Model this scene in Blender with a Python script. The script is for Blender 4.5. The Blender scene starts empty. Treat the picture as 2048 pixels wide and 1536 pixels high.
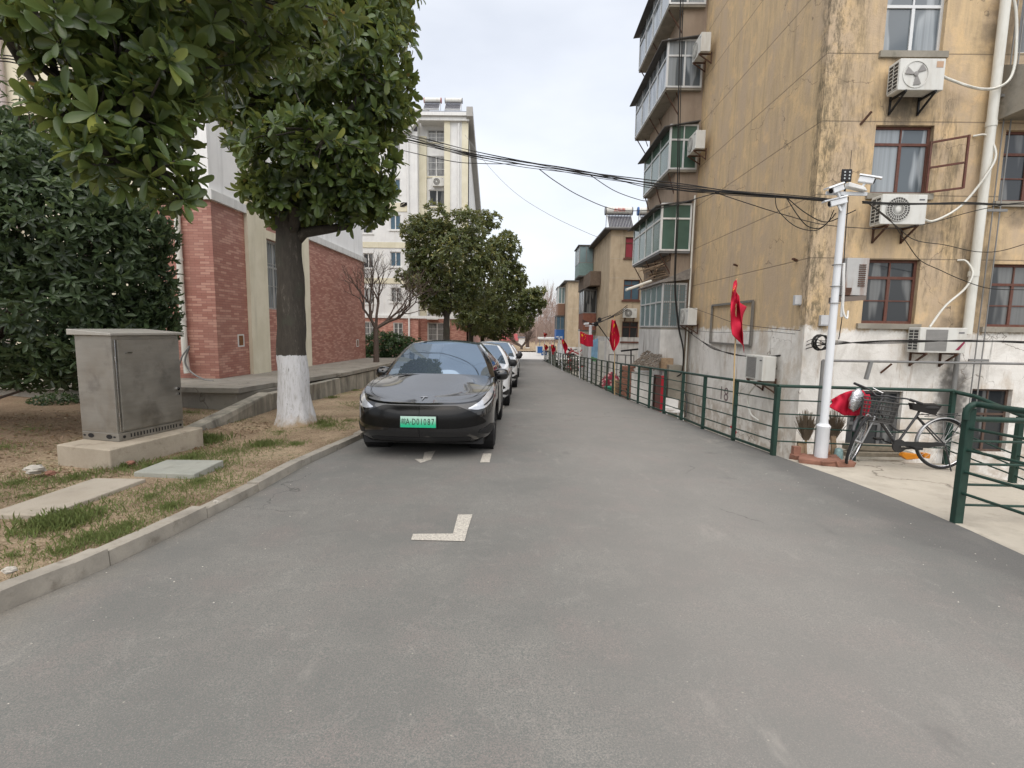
import bpy, math, random
import numpy as np
from mathutils import Vector, Matrix
R = math.radians
C = bpy.data.collections.new("street"); bpy.context.scene.collection.children.link(C)
sc = bpy.context.scene
random.seed(7); rng = np.random.default_rng(11)

# ------------------------------------------------------------------ camera
EYE = Vector((0, 0, 1.55)); FPX = 1000.0
_yw = Vector(((1042-1024)/FPX, -(654-768)/FPX, -1.0)).normalized()
_ro = math.atan(.016)
_zw = Vector((math.cos(_ro), -math.sin(_ro), 0)).cross(_yw).normalized()
_xw = _yw.cross(_zw)
CM = Matrix((_xw, _yw, _zw))                     # world = CM @ camera space
cam_d = bpy.data.cameras.new("camera"); cam = bpy.data.objects.new("camera", cam_d)
sc.collection.objects.link(cam); sc.camera = cam
cam_d.sensor_width = 36; cam_d.lens = 36*FPX/2048; cam_d.clip_start = .05; cam_d.clip_end = 3000
cam.matrix_world = Matrix.Translation(EYE) @ CM.to_4x4()
def ray(px, py): return CM @ Vector(((px-1024)/FPX, -(py-768)/FPX, -1.0))
def at(px, py, Y): r = ray(px, py); return EYE + r*(Y/r.y)
def atx(px, py, X): r = ray(px, py); return EYE + r*(X/r.x)
SL = -.035
def gz(y, off=0): return SL*min(y, 78)+off
def gp(px, py, off=0):
    r = ray(px, py); return EYE + r*((off-1.55)/(r.z-SL*r.y))

# ------------------------------------------------------------------ light
SUN_EL, SUN_AZ = R(60), R(184)       # azimuth of the sun measured from +Y clockwise
w = bpy.data.worlds.new("World"); sc.world = w; w.use_nodes = True
nt = w.node_tree; nt.nodes.clear()
o_ = nt.nodes.new('ShaderNodeOutputWorld'); add = nt.nodes.new('ShaderNodeAddShader')
sky = nt.nodes.new('ShaderNodeTexSky'); sky.sky_type = 'NISHITA'; sky.sun_disc = False
sky.sun_elevation = SUN_EL; sky.sun_rotation = SUN_AZ; sky.dust_density = 4
b1 = nt.nodes.new('ShaderNodeBackground'); b1.inputs[1].default_value = .05
nt.links.new(sky.outputs[0], b1.inputs[0])
tc = nt.nodes.new('ShaderNodeTexCoord'); mp = nt.nodes.new('ShaderNodeMapping'); mp.inputs['Scale'].default_value = (1.2, 1.2, 3.2)
nz = nt.nodes.new('ShaderNodeTexNoise'); nz.inputs['Scale'].default_value = 1.5; nz.inputs['Detail'].default_value = 5
rp = nt.nodes.new('ShaderNodeValToRGB'); rp.color_ramp.elements[0].position = .30; rp.color_ramp.elements[1].position = .68
rp.color_ramp.elements[0].color = (.50, .515, .545, 1); rp.color_ramp.elements[1].color = (.70, .705, .715, 1)
b2 = nt.nodes.new('ShaderNodeBackground'); b2.inputs[1].default_value = .98
for a, b in ((tc.outputs['Generated'], mp.inputs[0]), (mp.outputs[0], nz.inputs[0]), (nz.outputs[0], rp.inputs[0]), (rp.outputs[0], b2.inputs[0]),
             (b1.outputs[0], add.inputs[0]), (b2.outputs[0], add.inputs[1]), (add.outputs[0], o_.inputs[0])): nt.links.new(a, b)
sd = bpy.data.lights.new("sun", 'SUN'); sd.energy = 1.9; sd.angle = R(90); sd.color = (1, .96, .9)
so = bpy.data.objects.new("sun", sd); sc.collection.objects.link(so)
so.rotation_euler = (math.pi/2-SUN_EL, 0, math.pi-SUN_AZ); so.location = (0, -5, 30)
vs = sc.view_settings; vs.view_transform = 'Standard'; vs.look = 'None'; vs.exposure = 0.40; vs.gamma = 1

# ------------------------------------------------------------------ materials
class NT:
    def __init__(s, name, rough=.8, metal=0, spec=.3, coat=0):
        s.m = bpy.data.materials.new(name); s.m.use_nodes = True; s.t = s.m.node_tree
        s.b = s.t.nodes['Principled BSDF']; s.b.inputs['Roughness'].default_value = rough
        s.b.inputs['Metallic'].default_value = metal; s.b.inputs['Specular IOR Level'].default_value = spec
        s.b.inputs['Coat Weight'].default_value = coat; s.b.inputs['Coat Roughness'].default_value = .03
        s.g = None
    def N(s, t): return s.t.nodes.new('ShaderNode'+t)
    def L(s, a, b):
        if hasattr(a, 'is_output'): s.t.links.new(a, b)
        elif isinstance(a, (tuple, list)): b.default_value = tuple(a)+(1,) if (len(a) == 3 and len(b.default_value) == 4) else a
        else: b.default_value = a
    def pos(s):
        if not s.g: s.g = s.N('NewGeometry')
        return s.g.outputs['Position']
    def obj(s): return s.N('TexCoord').outputs['Object']
    def xyz(s, v=None):
        n = s.N('SeparateXYZ'); s.L(v or s.pos(), n.inputs[0]); return n.outputs
    def comb(s, x, y, z):
        n = s.N('CombineXYZ'); [s.L(a, n.inputs[i]) for i, a in enumerate((x, y, z))]; return n.outputs[0]
    def sc(s, v, k):
        n = s.N('VectorMath'); n.operation = 'MULTIPLY'; s.L(v, n.inputs[0]); n.inputs[1].default_value = k; return n.outputs[0]
    def noise(s, scale=5, detail=4, rough=.55, v=None, dist=0):
        n = s.N('TexNoise'); s.L(v or s.pos(), n.inputs['Vector']); n.inputs['Scale'].default_value = scale
        n.inputs['Detail'].default_value = detail; n.inputs['Roughness'].default_value = rough; n.inputs['Distortion'].default_value = dist; return n.outputs[0]
    def vor(s, scale, v=None, feat='F1', out=0):
        n = s.N('TexVoronoi'); n.feature = feat; s.L(v or s.pos(), n.inputs['Vector']); n.inputs['Scale'].default_value = scale; return n.outputs[out]
    def vadd(s, v, k):
        t = s.N('TexNoise'); s.L(v, t.inputs['Vector']); t.inputs['Scale'].default_value = 1.8; t.inputs['Detail'].default_value = 7
        a = s.N('VectorMath'); a.operation = 'SCALE'; s.L(t.outputs[1], a.inputs[0]); a.inputs['Scale'].default_value = k*3
        b = s.N('VectorMath'); s.L(v, b.inputs[0]); s.L(a.outputs[0], b.inputs[1]); return b.outputs[0]
    def ma(s, op, a, b=0, c=0):
        n = s.N('Math'); n.operation = op; s.L(a, n.inputs[0]); s.L(b, n.inputs[1]); s.L(c, n.inputs[2]); return n.outputs[0]
    def sm(s, x, a, b, lo=0, hi=1):
        n = s.N('MapRange'); n.interpolation_type = 'SMOOTHSTEP'
        for i, q in enumerate((x, a, b, lo, hi)): s.L(q, n.inputs[i])
        return n.outputs[0]
    def mix(s, f, a, b, mode='MIX'):
        n = s.N('Mix'); n.data_type = 'RGBA'; n.blend_type = mode; s.L(f, n.inputs[0]); s.L(a, n.inputs[6]); s.L(b, n.inputs[7]); return n.outputs[2]
    def col(s, c): s.L(c, s.b.inputs['Base Color'])
    def rough(s, c): s.L(c, s.b.inputs['Roughness'])
    def bump(s, h, st=.3, d=.01):
        n = s.N('Bump'); n.inputs['Strength'].default_value = st; n.inputs['Distance'].default_value = d; s.L(h, n.inputs['Height'])
        s.L(n.outputs[0], s.b.inputs['Normal'])
def mul(c, k): return tuple(min(1, x*k) for x in c)
def simple(name, c, rough=.7, metal=0, var=.12, scale=6, spec=.3, bump=0, bs=40, coat=0, dirt=0, dirtc=(.12, .1, .08)):
    n = NT(name, rough, metal, spec, coat)
    q = n.mix(n.noise(scale, 5), mul(c, 1-var*1.6), mul(c, 1+var*1.6))
    if dirt:
        st = n.noise(1, 6, .65, n.sc(n.pos(), (7, 7, 1.1)))
        q = n.mix(n.ma('MULTIPLY', n.sm(st, .45, .75), dirt), q, dirtc)
    n.col(q)
    if bump: n.bump(n.noise(bs, 4), bump)
    return n.m
def speck(n, q, scale, thr, colr, amt=1):
    return n.mix(n.ma('MULTIPLY', n.sm(n.vor(scale), thr, thr*.4), amt), q, colr)

def m_asphalt():
    n = NT('asphalt', .85, spec=.25)
    q = n.mix(n.sm(n.noise(.8, 6, .6), .35, .65), (.168, .158, .147), (.245, .228, .208))
    q = n.mix(n.sm(n.noise(2.2, 4), .45, .7), q, (.225, .193, .178))
    q = n.mix(n.ma('MULTIPLY', n.sm(n.noise(.45, 5, .6), .5, .7), .5), q, (.180, .172, .160))
    q = n.mix(n.ma('MULTIPLY', n.sm(n.noise(7, 7, .75), .45, .65), .45), q, (.17, .16, .15)); q = n.mix(n.ma('MULTIPLY', n.sm(n.noise(3.5, 7, .8, None, 1.0), .52, .66), .4), q, (.31, .29, .265))
    q = n.mix(n.sm(n.noise(120, 4, .8), .38, .62), (.13, .137, .128), q)      # dark stone pits
    q = n.mix(n.ma('MULTIPLY', n.sm(n.noise(240, 2), .60, .74), .5), q, (.40, .375, .345))   # pale stones
    x = n.xyz()
    dm = n.sm(n.noise(1, 6, .7, n.sc(n.pos(), (2.2, .8, 1))), .60, .76)
    q = n.mix(n.ma('MULTIPLY', dm, .55), q, (.32, .30, .27))                                # dust smears
    side = n.sm(n.ma('ADD', x[0], n.ma('MULTIPLY', n.noise(1.4), .8)), 3.5, 3.9)
    q = n.mix(n.ma('MULTIPLY', side, .6), q, (.10, .098, .094))                             # newer dark strip along the right edge
    wear = n.sm(n.ma('ABSOLUTE', n.ma('SUBTRACT', x[0], 1.6)), 1.7, .3)
    q = n.mix(n.ma('MULTIPLY', wear, .28), q, (.31, .288, .265))
    kerbd = n.sm(n.ma('ADD', x[0], n.ma('MULTIPLY', n.noise(3, 6, .7), .9)), -2.0, -2.7)
    q = n.mix(n.ma('MULTIPLY', kerbd, .42), q, (.27, .235, .185))
    ck = n.sm(n.vor(.33, n.vadd(n.pos(), .3), 'DISTANCE_TO_EDGE'), .004, .0005); q = n.mix(n.ma('MULTIPLY', n.ma('MULTIPLY', ck, n.sm(n.noise(.5, 3), .52, .58)), .6), q, (.06, .058, .055))
    oil = n.sm(n.noise(1.3, 5, .6, n.sc(n.pos(), (1, .6, 1))), .66, .74); q = n.mix(n.ma('MULTIPLY', oil, .4), q, (.12, .115, .11))
    q = speck(n, q, 9, .06, (.38, .35, .30), .7)
    n.col(q); n.bump(n.ma('ADD', n.noise(210, 3, .7), n.ma('MULTIPLY', n.noise(40, 3), .3)), .32, .004); return n.m
def m_soil():
    n = NT('soil', .95, spec=.1)
    q = n.mix(n.sm(n.noise(1.3, 6, .6), .35, .65), (.255, .185, .12), (.435, .33, .225))
    q = n.mix(n.sm(n.noise(14, 7, .8), .5, .64), q, (.17, .12, .075))
    q = n.mix(n.sm(n.noise(45, 6, .8), .52, .66), q, (.60, .50, .36))
    g = n.ma('MULTIPLY', n.sm(n.noise(2.6, 5, .65), .50, .66), n.sm(n.noise(30, 3), .38, .6))
    q = n.mix(n.ma('MULTIPLY', g, .7), q, (.115, .13, .05))
    x = n.xyz()
    deep = n.sm(n.ma('ADD', x[0], n.ma('MULTIPLY', n.noise(2), .8)), -5.2, -6.4)
    q = n.mix(n.ma('MULTIPLY', deep, .5), q, (.15, .10, .07))                              # leaf litter under the shrub
    q = speck(n, q, 22, .10, (.55, .50, .42), .8)
    n.col(q); n.bump(n.ma('ADD', n.noise(18, 6, .7), n.noise(90, 3)), .8, .03); return n.m
def m_concrete(name, a, b, stain=(.10, .095, .07), s=.5, crack=0):
    n = NT(name, .88, spec=.2)
    q = n.mix(n.sm(n.noise(2.2, 6, .65), .35, .66), a, b)
    q = n.mix(n.ma('MULTIPLY', n.sm(n.noise(5, 6, .7), .52, .75), s), q, stain)
    q = n.mix(n.ma('MULTIPLY', n.sm(n.noise(1.1, 6, .75), .5, .62), s*.5), q, mul(stain, 1.3))
    q = n.mix(n.ma('MULTIPLY', n.noise(120, 3), .25), q, mul(b, 1.35))
    if crack:
        cr = n.sm(n.vor(.42, n.vadd(n.pos(), .35), 'DISTANCE_TO_EDGE'), .010, .001)
        q = n.mix(n.ma('MULTIPLY', cr, .7), q, (.12, .1, .08))
    n.col(q); n.bump(n.noise(55, 5, .7), .4, .01); return n.m
def m_streak(name, a, b, dirt=(.13, .12, .10), s=.6, hx=9):
    n = NT(name, .9, spec=.15)
    st = n.noise(1, 6, .65, n.sc(n.pos(), (hx*.5, hx*.5, .8)), .5); iso = n.noise(1.4, 6, .65)
    q = n.mix(n.sm(n.ma('ADD', n.ma('MULTIPLY', st, .45), n.ma('MULTIPLY', iso, .55)), .38, .62), a, b)
    q = n.mix(n.ma('MULTIPLY', n.sm(n.noise(1, 5, .6, n.sc(n.pos(), (3, 3, .35))), .5, .72), s), q, dirt)
    n.col(q); n.bump(n.noise(45, 4), .25); return n.m
JOINTS = (3.04, 4.28, 5.68, 6.93, 8.35, 9.7, 11.1)
def m_oldwall():
    n = NT('old_render', .93, spec=.12); x = n.xyz(); P = n.pos()
    st = n.noise(1, 8, .7, n.sc(P, (6, 6, .9)), .6); big = n.noise(.55, 5, .6); mid = n.noise(1.7, 6, .65)
    q = n.mix(n.sm(st, .34, .66), (.465, .355, .23), (.60, .45, .27))
    q = n.mix(n.sm(n.noise(1, 5, .6, n.sc(P, (1.6, 1.6, .5))), .42, .62), q, (.49, .38, .265))
    q = n.mix(n.ma('MULTIPLY', n.sm(mid, .50, .68), .6), q, (.70, .50, .275))
    q = n.mix(n.ma('MULTIPLY', n.sm(n.noise(24, 5, .75), .55, .72), .35), q, (.25, .19, .12))
    st2 = n.noise(1, 6, .7, n.sc(P, (5, 5, .28)))
    q = n.mix(n.ma('MULTIPLY', n.sm(st2, .54, .74), .36), q, (.17, .145, .105))             # rain streaks
    face = n.sm(x[1], 10.9, 10.6)                                                          # the end facade is the dirtier one
    cor = n.ma('MULTIPLY', n.sm(n.ma('ADD', x[0], n.ma('MULTIPLY', n.noise(1.2, 5), 1.1)), 7.25, 6.55), face)
    moss = n.sm(n.noise(13, 8, .8, n.sc(P, (1, 1, .32))), .43, .6)
    q = n.mix(n.ma('MULTIPLY', n.ma('MULTIPLY', cor, moss), .74), q, (.085, .078, .052))
    gen = n.ma('MULTIPLY', face, n.ma('MULTIPLY', n.sm(n.noise(.9, 5, .6, n.sc(P, (1, 1, .6))), .47, .62), n.sm(n.noise(1, 7, .75, n.sc(P, (9, 9, 1.6))), .42, .66)))
    q = n.mix(n.ma('MULTIPLY', gen, .75), q, (.13, .11, .075))
    for X0, Z0, rx, rz in ((9.35, 7.3, 1.0, .9), (8.05, 3.7, .9, .5), (7.55, 6.2, .55, .7), (9.35, 2.6, .7, 1.1), (9.0, 1.75, .7, .35), (7.5, 5.9, .7, .55), (7.5, 4.15, .75, .35), (7.5, 1.35, .8, .45), (10, 3.95, .7, .35), (10, 1.5, .7, .3), (7.5, 8.9, .8, .8), (8.6, -.1, .3, 1.9)):
        d = n.ma('ADD', n.ma('POWER', n.ma('DIVIDE', n.ma('SUBTRACT', x[0], X0), rx), 2), n.ma('POWER', n.ma('DIVIDE', n.ma('SUBTRACT', x[2], Z0), rz), 2))
        k = n.ma('MULTIPLY', n.sm(n.ma('ADD', d, n.ma('MULTIPLY', n.noise(5, 5), 1.4)), 1.55, .5), face)
        q = n.mix(n.ma('MULTIPLY', k, .6), q, (.085, .075, .06))
    # whitewashed foot of the wall
    wz = n.ma('ADD', x[2], n.ma('MULTIPLY', n.ma('SUBTRACT', n.noise(3.5, 6, .7), .5), .55))
    wcol = n.mix(n.sm(n.noise(1.6, 7, .7, n.sc(P, (1, 1, .8)), .5), .40, .66), (.78, .76, .72), (.60, .575, .53))
    wcol = n.mix(n.ma('MULTIPLY', n.sm(n.noise(1.1, 6, .7, n.sc(P, (1, 1, .5))), .52, .70), .7), wcol, (.50, .42, .33))
    wcol = n.mix(n.ma('MULTIPLY', n.sm(n.noise(1, 6, .75, n.sc(P, (6, 6, .45))), .56, .70), .65), wcol, (.30, .20, .12))
    wcol = n.mix(n.ma('MULTIPLY', n.sm(n.noise(1, 6, .75, n.sc(P, (9, 9, .5))), .60, .75), .75), wcol, (.10, .09, .075))
    wcol = n.mix(n.ma('MULTIPLY', n.ma('MULTIPLY', n.sm(x[2], -.1, -.9), n.sm(n.noise(4, 5), .4, .6)), .5), wcol, (.33, .25, .17))
    d2 = n.ma('ADD', n.ma('POWER', n.ma('DIVIDE', n.ma('SUBTRACT', x[0], 9.0), .45), 2), n.ma('POWER', n.ma('DIVIDE', n.ma('SUBTRACT', x[2], .1), 1.25), 2))
    wcol = n.mix(n.ma('MULTIPLY', n.ma('MULTIPLY', n.sm(n.ma('ADD', d2, n.ma('MULTIPLY', n.noise(6, 5), 1.2)), 1.5, .7), face), .85), wcol, (.06, .055, .05))
    q = n.mix(n.sm(wz, 1.66, 1.54), q, wcol)
    ck = n.sm(n.vor(.5, n.vadd(P, .35), 'DISTANCE_TO_EDGE'), .006, .001); q = n.mix(n.ma('MULTIPLY', n.ma('MULTIPLY', ck, n.sm(n.noise(.6, 3), .48, .55)), .7), q, (.14, .11, .08))
    ln = None
    for z in JOINTS:
        k = n.sm(n.ma('ABSOLUTE', n.ma('SUBTRACT', x[2], z)), .016, .008); ln = k if ln is None else n.ma('MAXIMUM', ln, k)
    q = n.mix(n.ma('MULTIPLY', ln, .6), q, (.14, .115, .085))
    n.col(q); n.bump(n.ma('SUBTRACT', n.ma('ADD', n.noise(26, 6, .7), n.ma('MULTIPLY', n.noise(4, 5), 1.5)), n.ma('MULTIPLY', ln, 1.5)), .38, .02); return n.m
def m_brick():
    n = NT('brick_tile', .55, spec=.35); x = n.xyz()
    v = n.comb(n.ma('ADD', x[0], x[1]), x[2], 0)
    b = n.N('TexBrick'); n.L(v, b.inputs['Vector']); b.offset = .5; b.offset_frequency = 2; b.squash = 1
    b.inputs['Scale'].default_value = 1; b.inputs['Mortar Size'].default_value = .0045; b.inputs['Brick Width'].default_value = .24
    b.inputs['Row Height'].default_value = .062; b.inputs['Bias'].default_value = 0; b.inputs['Mortar Smooth'].default_value = .1
    b.inputs['Color1'].default_value = (0, 0, 0, 1); b.inputs['Color2'].default_value = (1, 1, 1, 1); b.inputs['Mortar'].default_value = (.5, .5, .5, 1)
    f = b.outputs['Color']
    q = n.mix(n.sm(f, .55, .75), (.37, .165, .128), (.53, .295, .23))
    q = n.mix(n.sm(f, .35, .1), q, (.425, .205, .16))
    q = n.mix(n.ma('MULTIPLY', b.outputs['Fac'], .75), q, (.20, .095, .08))
    q = n.mix(n.ma('MULTIPLY', n.sm(n.noise(1.1, 5, .6), .45, .7), .25), q, (.40, .24, .19))
    n.col(q); n.bump(n.ma('SUBTRACT', n.noise(30, 3), n.ma('MULTIPLY', b.outputs['Fac'], 2)), .3, .006); return n.m
def m_leaf(name, dark, mid, light, under, hue=.5, rough=.32):
    n = NT(name, rough, spec=.45)
    a = n.N('Attribute'); a.attribute_name = 'tint'; t = a.outputs['Fac']
    q = n.mix(n.sm(t, .0, hue), dark, mid); q = n.mix(n.sm(t, .80, 1.0), q, light)
    g = n.N('NewGeometry'); q = n.mix(g.outputs['Backfacing'], q, n.mix(n.sm(t, .80, .95), mul(mid, .9), under))
    n.col(q); n.b.inputs['Subsurface Weight'].default_value = 0
    # thin translucency
    tr = n.N('BsdfTranslucent'); n.L(n.mix(.5, q, mul(light, 1.3)), tr.inputs[0]); ms = n.N('MixShader'); ms.inputs[0].default_value = .30
    out = n.t.nodes['Material Output']; n.L(n.b.outputs[0], ms.inputs[1]); n.L(tr.outputs[0], ms.inputs[2]); n.L(ms.outputs[0], out.inputs[0]); return n.m
def m_trunk():
    n = NT('bark', .9, spec=.15); x = n.xyz()
    q = n.mix(n.noise(1, 6, .7, n.sc(n.pos(), (28, 28, 6))), (.035, .031, .027), (.10, .088, .073))
    q = n.mix(n.sm(n.noise(3, 5), .5, .7), q, (.07, .07, .055))
    h = n.ma('ADD', x[2], n.ma('MULTIPLY', x[1], .035))
    e = n.ma('ADD', h, n.ma('MULTIPLY', n.noise(9, 6, .75), .12))
    q = n.mix(n.sm(n.noise(1, 7, .8, n.sc(n.pos(), (11, 11, 2.5))), .55, .68), q, (.16, .145, .12))
    pw = n.mix(n.sm(n.noise(1, 6, .75, n.sc(n.pos(), (30, 30, 5))), .45, .7), (.62, .62, .63), (.40, .39, .37))
    pw = n.mix(n.sm(n.ma('ADD', h, n.ma('MULTIPLY', n.noise(7, 5), .5)), .52, .28), pw, (.36, .27, .17))
    q = n.mix(n.ma('MULTIPLY', n.sm(e, 1.365, 1.35), n.sm(n.noise(1, 6, .8, n.sc(n.pos(), (26, 26, 7))), .66, .62)), q, pw)
    n.col(q); n.bump(n.noise(1, 6, .75, n.sc(n.pos(), (40, 40, 7))), .7, .02); return n.m
def m_steel():
    n = NT('cabinet_steel', .38, .85, .5); P = n.pos()
    q = n.mix(n.noise(1, 5, .6, n.sc(P, (3, 3, 25))), (.29, .275, .245), (.40, .38, .34))
    q = n.mix(n.ma('MULTIPLY', n.sm(n.noise(2.6, 6, .7), .5, .72), .6), q, (.17, .155, .14))
    q = n.mix(n.ma('MULTIPLY', n.sm(n.noise(5, 6, .75, n.sc(P, (1, 1, .6))), .60, .74), .5), q, (.42, .41, .38))
    n.col(q); n.rough(n.sm(n.noise(3, 5), .3, .7, .34, .62)); return n.m
def m_flag():
    n = NT('flag_cloth', .7, spec=.2); n.col(n.mix(n.noise(8, 4), (.42, .010, .030), (.56, .020, .055))); return n.m
def glassm(name, c, rough=.06, spec=.6, var=.3):
    n = NT(name, rough, 0, spec); n.col(n.mix(n.noise(1.7, 4), mul(c, 1-var), mul(c, 1+var))); return n.m

def curt(name, c, d, thr):     # dark pane with curtain folds behind parts of it
    n = NT(name, .07, 0, .6); P = n.pos(); f = n.noise(1, 3, .5, n.sc(P, (22, 22, .3))); m = n.sm(n.noise(1, 2, .4, n.sc(P, (2.6, 2.6, .5))), thr, thr+.06)
    n.col(n.mix(m, c, n.mix(f, mul(d, .55), mul(d, 1.3)))); return n.m
asphalt = m_asphalt(); soil = m_soil(); oldwall = m_oldwall(); brick = m_brick(); trunkm = m_trunk(); steel = m_steel(); flagm = m_flag()
conc_kerb = m_concrete('kerb_concrete', (.23, .21, .18), (.36, .33, .28), stain=(.12, .10, .075), s=.95)
conc_slab = m_concrete('slab_concrete', (.36, .325, .27), (.46, .42, .35), stain=(.21, .185, .145), s=.6, crack=1)
conc_dark = m_concrete('weathered_concrete', (.20, .185, .155), (.31, .285, .24), s=.65)
conc_apron = m_concrete('apron_concrete', (.20, .185, .16), (.30, .28, .24), s=.6, crack=1)
conc_retain = m_streak('retaining_concrete', (.20, .19, .16), (.38, .35, .29), (.07, .065, .055), .8)
conc_plinth = m_concrete('plinth_concrete', (.32, .275, .215), (.44, .385, .305), stain=(.14, .115, .085), s=.8)
conc_pale = m_concrete('pale_concrete', (.46, .45, .42), (.56, .55, .51), s=.3)
roadfar = m_concrete('far_road_concrete', (.50, .49, .46), (.60, .58, .55), s=.1)
paint_w = NT('road_paint', .8)
paint_w.col(paint_w.mix(paint_w.sm(paint_w.noise(60, 5, .75), .42, .60), (.55, .52, .45), (.33, .30, .27))); paint_w = paint_w.m
cream = m_streak('cream_render', (.66, .61, .47), (.74, .69, .55), (.42, .38, .28), .4, 3)
whitewall = m_streak('white_render', (.82, .82, .81), (.87, .87, .86), (.50, .50, .49), .4, 4)
fbwall = m_streak('far_white_render', (.66, .66, .65), (.74, .74, .72), (.55, .52, .46), .3, 2)
fbcream = m_streak('far_cream_render', (.62, .58, .44), (.70, .66, .52), (.5, .45, .33), .3, 2)
tanwall = m_streak('tan_render', (.42, .335, .235), (.50, .41, .295), (.19, .155, .115), .55, 5)
tanwall2 = m_streak('brown_render', (.275, .215, .165), (.33, .265, .205), (.16, .13, .10), .5, 6)
dirtywhite = m_streak('dirty_whitewash', (.48, .47, .45), (.62, .61, .585), (.20, .17, .14), .8, 6)
roofdark = simple('roof_felt', (.10, .095, .09), .85, var=.3)
slate = simple('roof_tile', (.13, .14, .17), .6, var=.3, scale=12)
trimwhite = simple('white_trim', (.70, .70, .68), .5, var=.05, dirt=.25)
pvc = simple('white_pvc_pipe', (.66, .655, .60), .4, var=.05, dirt=.35, dirtc=(.38, .33, .24))
pvcgrey = simple('grey_pipe', (.22, .22, .215), .5, .3, dirt=.3)
woodred = simple('red_brown_frame', (.125, .05, .036), .6, var=.3, scale=20, dirt=.4)
alum = simple('aluminium_frame', (.58, .59, .59), .4, .3, var=.06)
grillem = simple('window_bars', (.40, .40, .38), .5, .4)
gl_dark = curt('window_glass', (.028, .032, .036), (.15, .155, .155), .50); gl_blue = glassm('blue_window_glass', (.07, .125, .17), .1)
gl_green = glassm('green_window_glass', (.07, .125, .10), .15, .4); gl_grey = curt('curtained_glass', (.10, .12, .135), (.30, .33, .35), .46)
gl_pale = glassm('pale_balcony_glass', (.19, .26, .27), .2, .5); gl_car = glassm('car_glass', (.19, .25, .32), .03, 1.0, .05); gl_car.node_tree.nodes['Principled BSDF'].inputs['Metallic'].default_value = .75
gl_red = simple('red_curtain', (.26, .035, .05), .6)
dkgreen = simple('green_railing_paint', (.017, .046, .035), .5, var=.25, scale=12, dirt=.3, dirtc=(.06, .045, .03))
oldgreen = simple('weathered_railing_paint', (.045, .062, .045), .6, var=.3, scale=12, dirt=.5, dirtc=(.10, .07, .045))
blackp = simple('black_plastic', (.015, .015, .016), .5); rubber = simple('rubber', (.022, .022, .023), .85, var=.25, bump=.2)
cablem = simple('cable_sheath', (.014, .013, .012), .6); acw = simple('ac_casing', (.62, .62, .585), .45, var=.05, dirt=.35, dirtc=(.34, .29, .22))
acg = simple('ac_grille', (.24, .235, .225), .6); rust = simple('rust', (.085, .045, .03), .85, var=.4, scale=15)
chrome = simple('chrome', (.55, .55, .56), .18, 1, .05); whitemet = simple('white_painted_steel', (.68, .70, .72), .35, 0, .04, spec=.5, dirt=.12)
wood = simple('old_wood', (.33, .235, .15), .85, var=.35, scale=18); stone = simple('stone', (.42, .39, .34), .9, var=.25, bump=.5, bs=20)
redclay = simple('old_brick', (.24, .12, .085), .9, var=.35, scale=9, bump=.4); bamboo = simple('bamboo', (.50, .36, .19), .6, var=.2, scale=10)
starm = simple('flag_star', (.85, .55, .02), .6, var=.03); silverm = simple('crumpled_foil', (.55, .55, .56), .25, .8, .3, bump=1, bs=25)
brushm = simple('broom_twigs', (.17, .135, .095), .9, var=.4, scale=40); orange = simple('orange_plastic', (.75, .27, .02), .5)
bluem = simple('blue_board', (.035, .12, .34), .5, var=.15); muralm = simple('blue_mural', (.20, .36, .52), .6, var=.35, scale=3)
blackpaint = NT('black_car_paint', .15, 0, .3, 1); blackpaint.col((.004, .004, .005)); blackpaint.b.inputs['Coat IOR'].default_value = 1.58; blackpaint = blackpaint.m
whitepaint = NT('white_car_paint', .2, 0, .5, 1); whitepaint.col((.70, .71, .72)); whitepaint = whitepaint.m
greypaint = NT('dark_car_paint', .2, 0, .5, 1); greypaint.col((.03, .025, .04)); greypaint = greypaint.m
lens = NT('headlight_lens', .12, .35, .8, 1); lens.col(lens.mix(lens.noise(30, 3), (.34, .36, .39), (.72, .74, .78))); lens = lens.m
leafA = m_leaf('magnolia_leaf', (.028, .050, .018), (.092, .138, .042), (.36, .38, .09), (.26, .16, .06), rough=.27)
leafB = m_leaf('shrub_leaf', (.026, .042, .020), (.065, .10, .045), (.15, .20, .075), (.06, .085, .045), rough=.4)
leafC = m_leaf('row_tree_leaf', (.038, .058, .024), (.11, .14, .048), (.40, .36, .12), (.10, .075, .035))
leafH = m_leaf('hedge_leaf', (.020, .042, .016), (.045, .085, .03), (.13, .20, .06), (.05, .08, .035))
grassm = m_leaf('grass_blade', (.075, .125, .03), (.16, .215, .06), (.48, .42, .22), (.07, .10, .03), rough=.6)
twig = simple('bare_branch', (.10, .075, .062), .9, var=.3, scale=20); twigfar = simple('far_bare_branch', (.27, .205, .175), .95, var=.2)
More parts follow.
